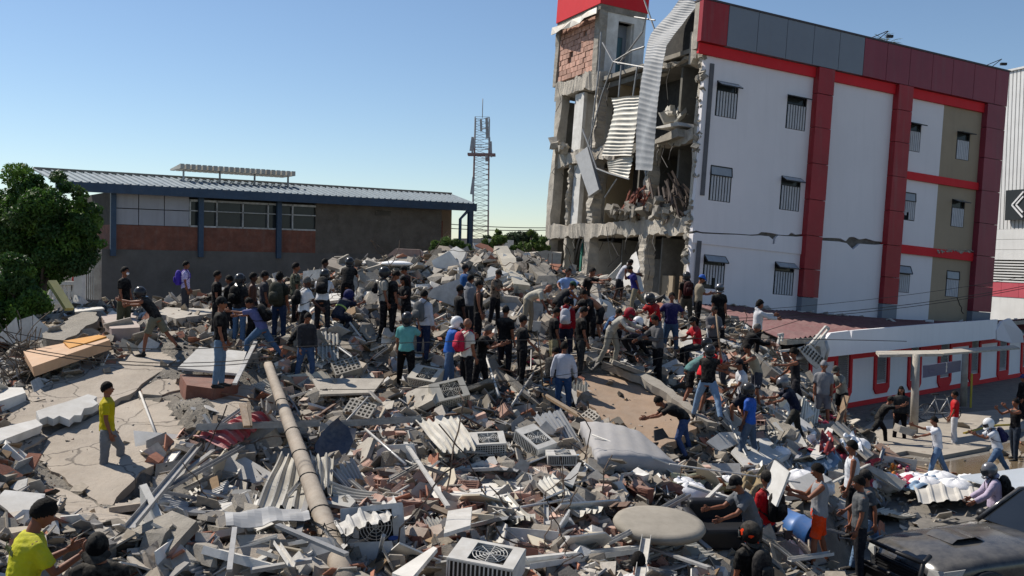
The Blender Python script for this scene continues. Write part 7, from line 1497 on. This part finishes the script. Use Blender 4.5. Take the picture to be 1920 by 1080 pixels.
# ================================================================ black off-road vehicle
def vehicle():
    f0=np.array([6.5,15.75,0.]); hd_=nrm([-.95,-.31,0]); lf=np.array([-hd_[1],hd_[0],0]); lf=-lf # lf points to the near (camera) side
    if lf[1]>0: lf=-lf
    V3=lambda x,y,z:f0-hd_*x+lf*y+np.array([0,0,z]) # x metres behind the nose, y to near side
    r=empty('offroad_vehicle',f0+[2,1,0],'black off-road vehicle with bull bar and snorkel, facing left at the bottom right','vehicle')
    M_car=mat('black_car_paint',(.018,.021,.027),(.014,.016,.02),1,rough=.16,dust=.22,spec=.6); M_trim=M_black
    def ob(n,m,mt,par=None): return m.obj(n,mt,par or r)
    # lofted body lower: sections along x with half width w, sill z, shoulder z, hood crown z
    secs=[(.0,.72,.45,.80,.86),(.08,.86,.42,.93,1.0),(.3,.92,.42,1.02,1.10),(.8,.94,.42,1.07,1.17),(1.95,.95,.42,1.10,1.22),(2.4,.95,.42,1.11,1.21),(2.6,.95,.42,1.12,1.14),(3.6,.95,.42,1.12,1.14),(4.35,.93,.45,1.1,1.12),(4.5,.85,.5,1.05,1.08)]
    m=MB();VV=[]
    for x,w,zs,zh,zc in secs:
        for y,z in [(-w*.93,zs),(-w,zs+.2),(-w,zh-.10),(-w*.96,zh-.02),(-w*.86,zh+.025),(-w*.6,(zh+zc)/2+.03),(-w*.3,zc),(0,zc+.015),(w*.3,zc),(w*.6,(zh+zc)/2+.03),(w*.86,zh+.025),(w*.96,zh-.02),(w,zh-.10),(w,zs+.2),(w*.93,zs)]: VV.append(V3(x,y,z))
    k=15; m.add(VV,[(i*k+j,i*k+j+1,(i+1)*k+j+1,(i+1)*k+j) for i in range(len(secs)-1) for j in range(k-1)],0,True); m.add(VV[:k],[tuple(range(k))]); m.add(VV[-k:],[tuple(range(k))[::-1]]); body=ob('body',m,M_car)
    m=MB(); q=[V3(.2,-.62,1.125),V3(.2,.62,1.125)] # hood scoop
    V=[V3(x,y,z) for x,z in ((.75,1.185),(.85,1.25),(1.3,1.27),(1.4,1.21)) for y in (-.3,-.24,.24,.3)]
    m.add(V,[(i*4+j,i*4+j+1,(i+1)*4+j+1,(i+1)*4+j) for i in range(3) for j in range(3)],0,True); ob('hood_scoop',m,M_car,body)
    for y in (-.84,.84):
        m=MB(); m.prism([V3(-.01,y*.72,.78),V3(.06,y*1.02,.82),V3(.36,y*1.13,.9),V3(.42,y*1.135,1.0),V3(.1,y*1.03,.955),V3(-.0,y*.75,.93)],hd_*.02+lf*(.02 if y>0 else -.02)); ob('headlight',m,mat('headlamp_glass',(.42,.42,.40),(.35,.35,.33),3,rough=.15),body)
    m=MB(); m.box(V3(-.03,0,.72),(.05,1.1,.26),np.array([hd_,lf,[0,0,1]]).T)
    for i in range(5): m.box(V3(-.06,0,.62+i*.05),(.03,1.1,.018),np.array([hd_,lf,[0,0,1]]).T)
    ob('grille',m,M_trim,body); m=MB(); m.box(V3(-.08,0,.48),(.22,1.8,.26),np.array([hd_,lf,[0,0,1]]).T); ob('bumper',m,M_trim,body)
    m=MB()
    for y in (-.75,.75): m.sweep([V3(-.2,y,.35),V3(-.28,y,.8),V3(-.2,y*.98,1.08),V3(-.02,y*.9,1.16)],.038,n=10)
    m.sweep([V3(-.2,-.75,1.08),V3(-.27,0,1.1),V3(-.2,.75,1.08)],.038,n=10); m.sweep([V3(-.28,-.75,.72),V3(-.3,0,.72),V3(-.28,.75,.72)],.035,n=10); ob('bull_bar',m,M_trim)
    VC=lambda x,y,z:V3(x+.95,y,1.15+(z-1.15)*.88 if z>1.15 else z)
    # cabin
    A=dict(wl=1.45,wr=4.2); m=MB(); base=[(1.5,.86,1.17),(4.3,.86,1.14)]; top=[(2.25,.70,1.80),(4.0,.70,1.80)]
    roof=[VC(2.2,-.70,1.78),VC(2.35,-.66,1.84),VC(3.9,-.66,1.84),VC(4.05,-.7,1.78),VC(4.05,.7,1.78),VC(3.9,.66,1.84),VC(2.35,.66,1.84),VC(2.2,.7,1.78)]
    m.prism(roof,(0,0,-.05)); ob('roof',m,M_car)
    m=MB(); m.prism([VC(1.5,-.82,1.19),VC(1.5,.82,1.19),VC(2.2,.68,1.77),VC(2.2,-.68,1.77)],(0,0,.015)); ob('windscreen',m,mat('car_glass',(.012,.014,.016),None,2,rough=.04,spec=.8))
    for s in (-1,1):
        m=MB(); m.prism([VC(1.65,.88*s,1.15),VC(4.2,.88*s,1.13),VC(3.98,.71*s,1.76),VC(2.25,.71*s,1.76)],lf*.015*s); ob('side_window',m,MATS['car_glass'])
        m=MB(); m.sweep([VC(1.42,.87*s,1.16),VC(2.2,.70*s,1.8),VC(4.05,.70*s,1.8),VC(4.3,.87*s,1.12)],.045,n=8); m.sweep([VC(2.8,.885*s,1.12),VC(2.85,.715*s,1.78)],.04,n=8); ob('pillar_frame',m,M_car)
        for wx in (.85,3.6):
            m=MB(); c=V3(wx,.86*s,.4); m.sweep([c-lf*.12,c-lf*.11,c+lf*.11,c+lf*.12],[.34,.39,.39,.34],n=28); w=ob('wheel',m,M_black); m=MB(); m.sweep([c+lf*.12*s,c+lf*.13*s],[.22,.2],n=20); ob('rim',m,M_steel,w)
            m=MB(); m.sweep([V3(wx+.47*math.cos(t),.97*s,.42+.47*math.sin(t)) for t in np.linspace(0,3.14,13)],.055,n=8); ob('wheel_arch',m,M_trim)
        m=MB(); c=VC(1.75,1.08*s,1.22); m.ell(c,(.10,.11,.09),12,8); m.bar(c,VC(1.75,.88*s,1.15),.04); ob('wing_mirror',m,M_trim)
        m=MB(); m.box(VC(2.9,.96*s,.98),(.16,.03,.03),np.array([hd_,lf,[0,0,1]]).T); ob('door_handle',m,M_trim)
    m=MB(); m.sweep([VC(1.0,.93,1.0),VC(1.2,.93,1.06),VC(1.3,.93,1.15),VC(1.4,.90,1.32),VC(1.42,.88,1.42)],[.05,.055,.06,.065,.065],n=12); m.sweep([VC(1.42,.88,1.40),VC(1.42,.88,1.46),VC(1.38,.88,1.55),VC(1.28,.88,1.58),VC(1.2,.88,1.575)],[.08,.085,.095,.09,.06],n=14); ob('snorkel',m,M_trim)
    m=MB(); m.sweep([VC(.3,-.85,1.09),VC(1.4,-.86,1.16)],.006,n=4); m.sweep([VC(.3,.80,1.09),VC(1.4,.82,1.16)],.006,n=4); ob('hood_seam',m,M_dark,body)
vehicle()
# ================================================================ trees
def leafmat(name,c1,c2):
    m=bpy.data.materials.new(name); m.use_nodes=True; N=m.node_tree.nodes;L=m.node_tree.links;b=N['Principled BSDF']; b.inputs['Roughness'].default_value=.55; b.inputs['Specular IOR Level'].default_value=.3
    a=N.new('ShaderNodeAttribute'); a.attribute_name='piece_colour'; L.new(a.outputs['Color'],b.inputs['Base Color'])
    tr=N.new('ShaderNodeBsdfTranslucent'); L.new(a.outputs['Color'],tr.inputs[0]); mx=N.new('ShaderNodeMixShader'); mx.inputs[0].default_value=.3; L.new(b.outputs[0],mx.inputs[1]); L.new(tr.outputs[0],mx.inputs[2]); L.new(mx.outputs[0],N['Material Output'].inputs[0]); return m
M_leaf=leafmat('leaf',0,0); M_bark=mat('bark',(.13,.10,.075),(.07,.055,.04),6,bump=.7)
def crown(clumps,n,ls,cols,seed,long_=1.6):
    r=np.random.default_rng(seed); w=np.array([c[3] for c in clumps])**2; w/=w.sum(); ci=r.choice(len(clumps),n,p=w); C=np.array([c[:3] for c in clumps])[ci]; Rr=np.array([c[3] for c in clumps])[ci]
    d=r.normal(size=(n,3)); d/=np.linalg.norm(d,axis=1,keepdims=True); rad=Rr*(.55+.5*r.random(n)**.6); p=C+d*rad[:,None]*[1,1,.8]
    a=r.normal(size=(n,3)); a/=np.linalg.norm(a,axis=1,keepdims=True); a[:,2]-=.3; nn=d+r.normal(size=(n,3))*.7; t=np.cross(nn,a); t/=np.linalg.norm(t,axis=1,keepdims=True)+1e-9; a/=np.linalg.norm(a,axis=1,keepdims=True)
    s=ls*r.uniform(.6,1.3,n)[:,None]; V=np.stack([p-a*s*long_/2,p+t*s*.35,p+a*s*long_/2,p-t*s*.35],1).reshape(-1,3); F=np.arange(4*n).reshape(n,4)
    cc=np.array(cols)[r.integers(len(cols),size=len(clumps))][ci]*r.uniform(.65,1.3,(n,1)); return V,F,np.repeat(cc,4,0)
def tree(px,py,d,blobs,n,ls,cols,label,seed,trunk_h=None,name='broadleaf_tree',group=None):
    r=np.random.default_rng(seed); base=P(px,py,d); base[2]=min(base[2],float(hz(base[0],base[1]))) if -30<base[0]<30 and base[1]<45 else 0
    t=empty(name,base,label,'tree' if 'tree' in name else 'shrub',group); cl=[]
    for (x,y,R,k) in blobs:
        c=P(x,y,d); 
        for i in range(k): q=r.normal(size=3); q/=np.linalg.norm(q); cl.append((*(c+q*R*(.35+.5*r.random())*[1,1,.85]),R*r.uniform(.28,.5)))
    V,F,C=crown(cl,n,ls,cols,seed); me=bpy.data.meshes.new('crown'); me.from_pydata(V.tolist(),[],F.tolist()); ca=me.color_attributes.new('piece_colour','FLOAT_COLOR','POINT'); ca.data.foreach_set('color',np.c_[C,np.ones(len(C))].ravel()); me.materials.append(M_leaf); me.update(); o=link('crown',me,t); o.matrix_parent_inverse=parent_inv(t); o['kind']='stuff'
    m=MB(); top=np.array(cl)[:,:3].mean(0); h=top[2]-base[2]; m.sweep([base,base+(top-base)*.35+[.1,0,0],base+(top-base)*.8],[.04*h+.04,.03*h+.03,.02*h],n=10)
    for i in range(min(len(cl),16)): c=np.array(cl[int(r.integers(len(cl)))][:3]); s=base+(top-base)*r.uniform(.3,.75); m.sweep([s,(s+c)/2+[0,0,.1],c],[.018*h,.012*h,.005*h],n=6)
    m.obj('trunk',M_bark,t)
GR=[(.06,.13,.022),(.095,.18,.03),(.035,.08,.018),(.06,.11,.03),(.045,.10,.02)]
tree(60,640,29,[(40,375,1.0,9),(70,420,1.1,14),(10,400,.9,8),(110,440,1.0,10),(178,455,.45,5),(150,370,.45,5),(100,400,1.2,10),(30,440,1.2,10),(140,430,.9,8),(85,470,1.2,10),(150,480,.7,8),(40,520,.9,9),(165,440,.5,5),(35,350,.5,4),(165,400,.5,5),(115,350,.5,4),(60,345,.4,3)],70000,.085,GR,'large broad green tree rising at the left edge above the balustrade',1)
tree(20,660,25,[(10,520,.7,8),(50,560,.7,8),(20,590,.8,9),(-10,620,.7,6),(45,610,.5,5),(60,545,.3,3),(-20,560,.8,5)],24000,.075,GR,'lower darker leafy tree at the far left in front of the big one',2)
GB=[(.09,.15,.035),(.07,.12,.03),(.11,.16,.04)]
tree(842,500,46,[(835,455,.5,6),(860,462,.5,6),(820,462,.35,4),(878,470,.35,4)],5200,.13,GB,'bright green bush beside the workshop end post',3,name='leafy_shrub',group='bushes behind the crest')
tree(940,500,50,[(936,452,.55,7),(915,465,.45,5),(935,440,.3,3),(958,468,.4,4)],4600,.13,GB,'tall tufted bush at the foot of the lattice mast',4,name='leafy_shrub',group='bushes behind the crest')
tree(995,500,50,[(985,460,.5,6),(1010,455,.5,6),(1000,438,.3,3),(1022,465,.5,5)],4600,.13,GB,'bush beside the torn left end of the white building',5,name='leafy_shrub',group='bushes behind the crest')
for i,(x,y,R) in enumerate([(770,462,1.2),(905,462,1.6),(960,458,1.8),(1010,455,1.6),(1035,462,1.2),(-30,455,3),(1040,450,1)]): tree(x,490,95,[(x,y,R,8)],2600,.3,[(.05,.08,.03),(.045,.07,.03)],['distant tree hidden behind the workshop end','distant tree left of the mast foot','distant tree right of the mast foot','distant tree near the torn building','distant tree touching the torn building','distant tree beyond the left edge','low distant tree at the torn building'][i],20+i,group='far trees on the horizon')
tp=P(1662,84,75); pt=empty('palm_tree',[tp[0],tp[1],0],'small palm crown peeking over the maroon parapet','tree'); m=MB(); m.sweep([[tp[0],tp[1],0],[tp[0],tp[1],tp[2]*.5],tp-[0,0,.3]],[.2,.16,.13],n=8); m.obj('trunk',M_bark,pt)
m=MB()
for i in range(22):
    a=rng.uniform(0,6.28); e=rng.uniform(-.1,1.3); d0=np.array([math.cos(a)*math.cos(e),math.sin(a)*math.cos(e),math.sin(e)]); q=[tp]
    for k in range(5): d0=nrm(d0-[0,0,.16]); q.append(q[-1]+d0*.22)
    for k in range(1,6):
        for s in (-1,1): sd_=nrm(np.cross(d0,[0,0,1]))*s; m.prism([q[k],q[k]+sd_*.05+d0*.05,q[k]+sd_*.22+d0*.2-[0,0,.06]],(0,0,.01))
        m.bar(q[k-1],q[k],.02)
m.obj('crown',mat('palm_leaf',(.13,.15,.06),(.10,.11,.05),3),pt,kind='stuff')
# dark weeds and branches at the left gap
m=MB()
for k in range(70):
    p=gpix(rng.uniform(0,70),rng.uniform(640,735),.1); q=[p]; d0=nrm(rng.normal(size=3)*[1,.6,.8]+[0,0,.4])
    for i in range(4): d0=nrm(d0+rng.normal(size=3)*.3); q.append(q[-1]+d0*.25)
    m.sweep(q,.012,n=4,sm=False)
m.obj('fallen_branches',M_bark,kind='stuff')
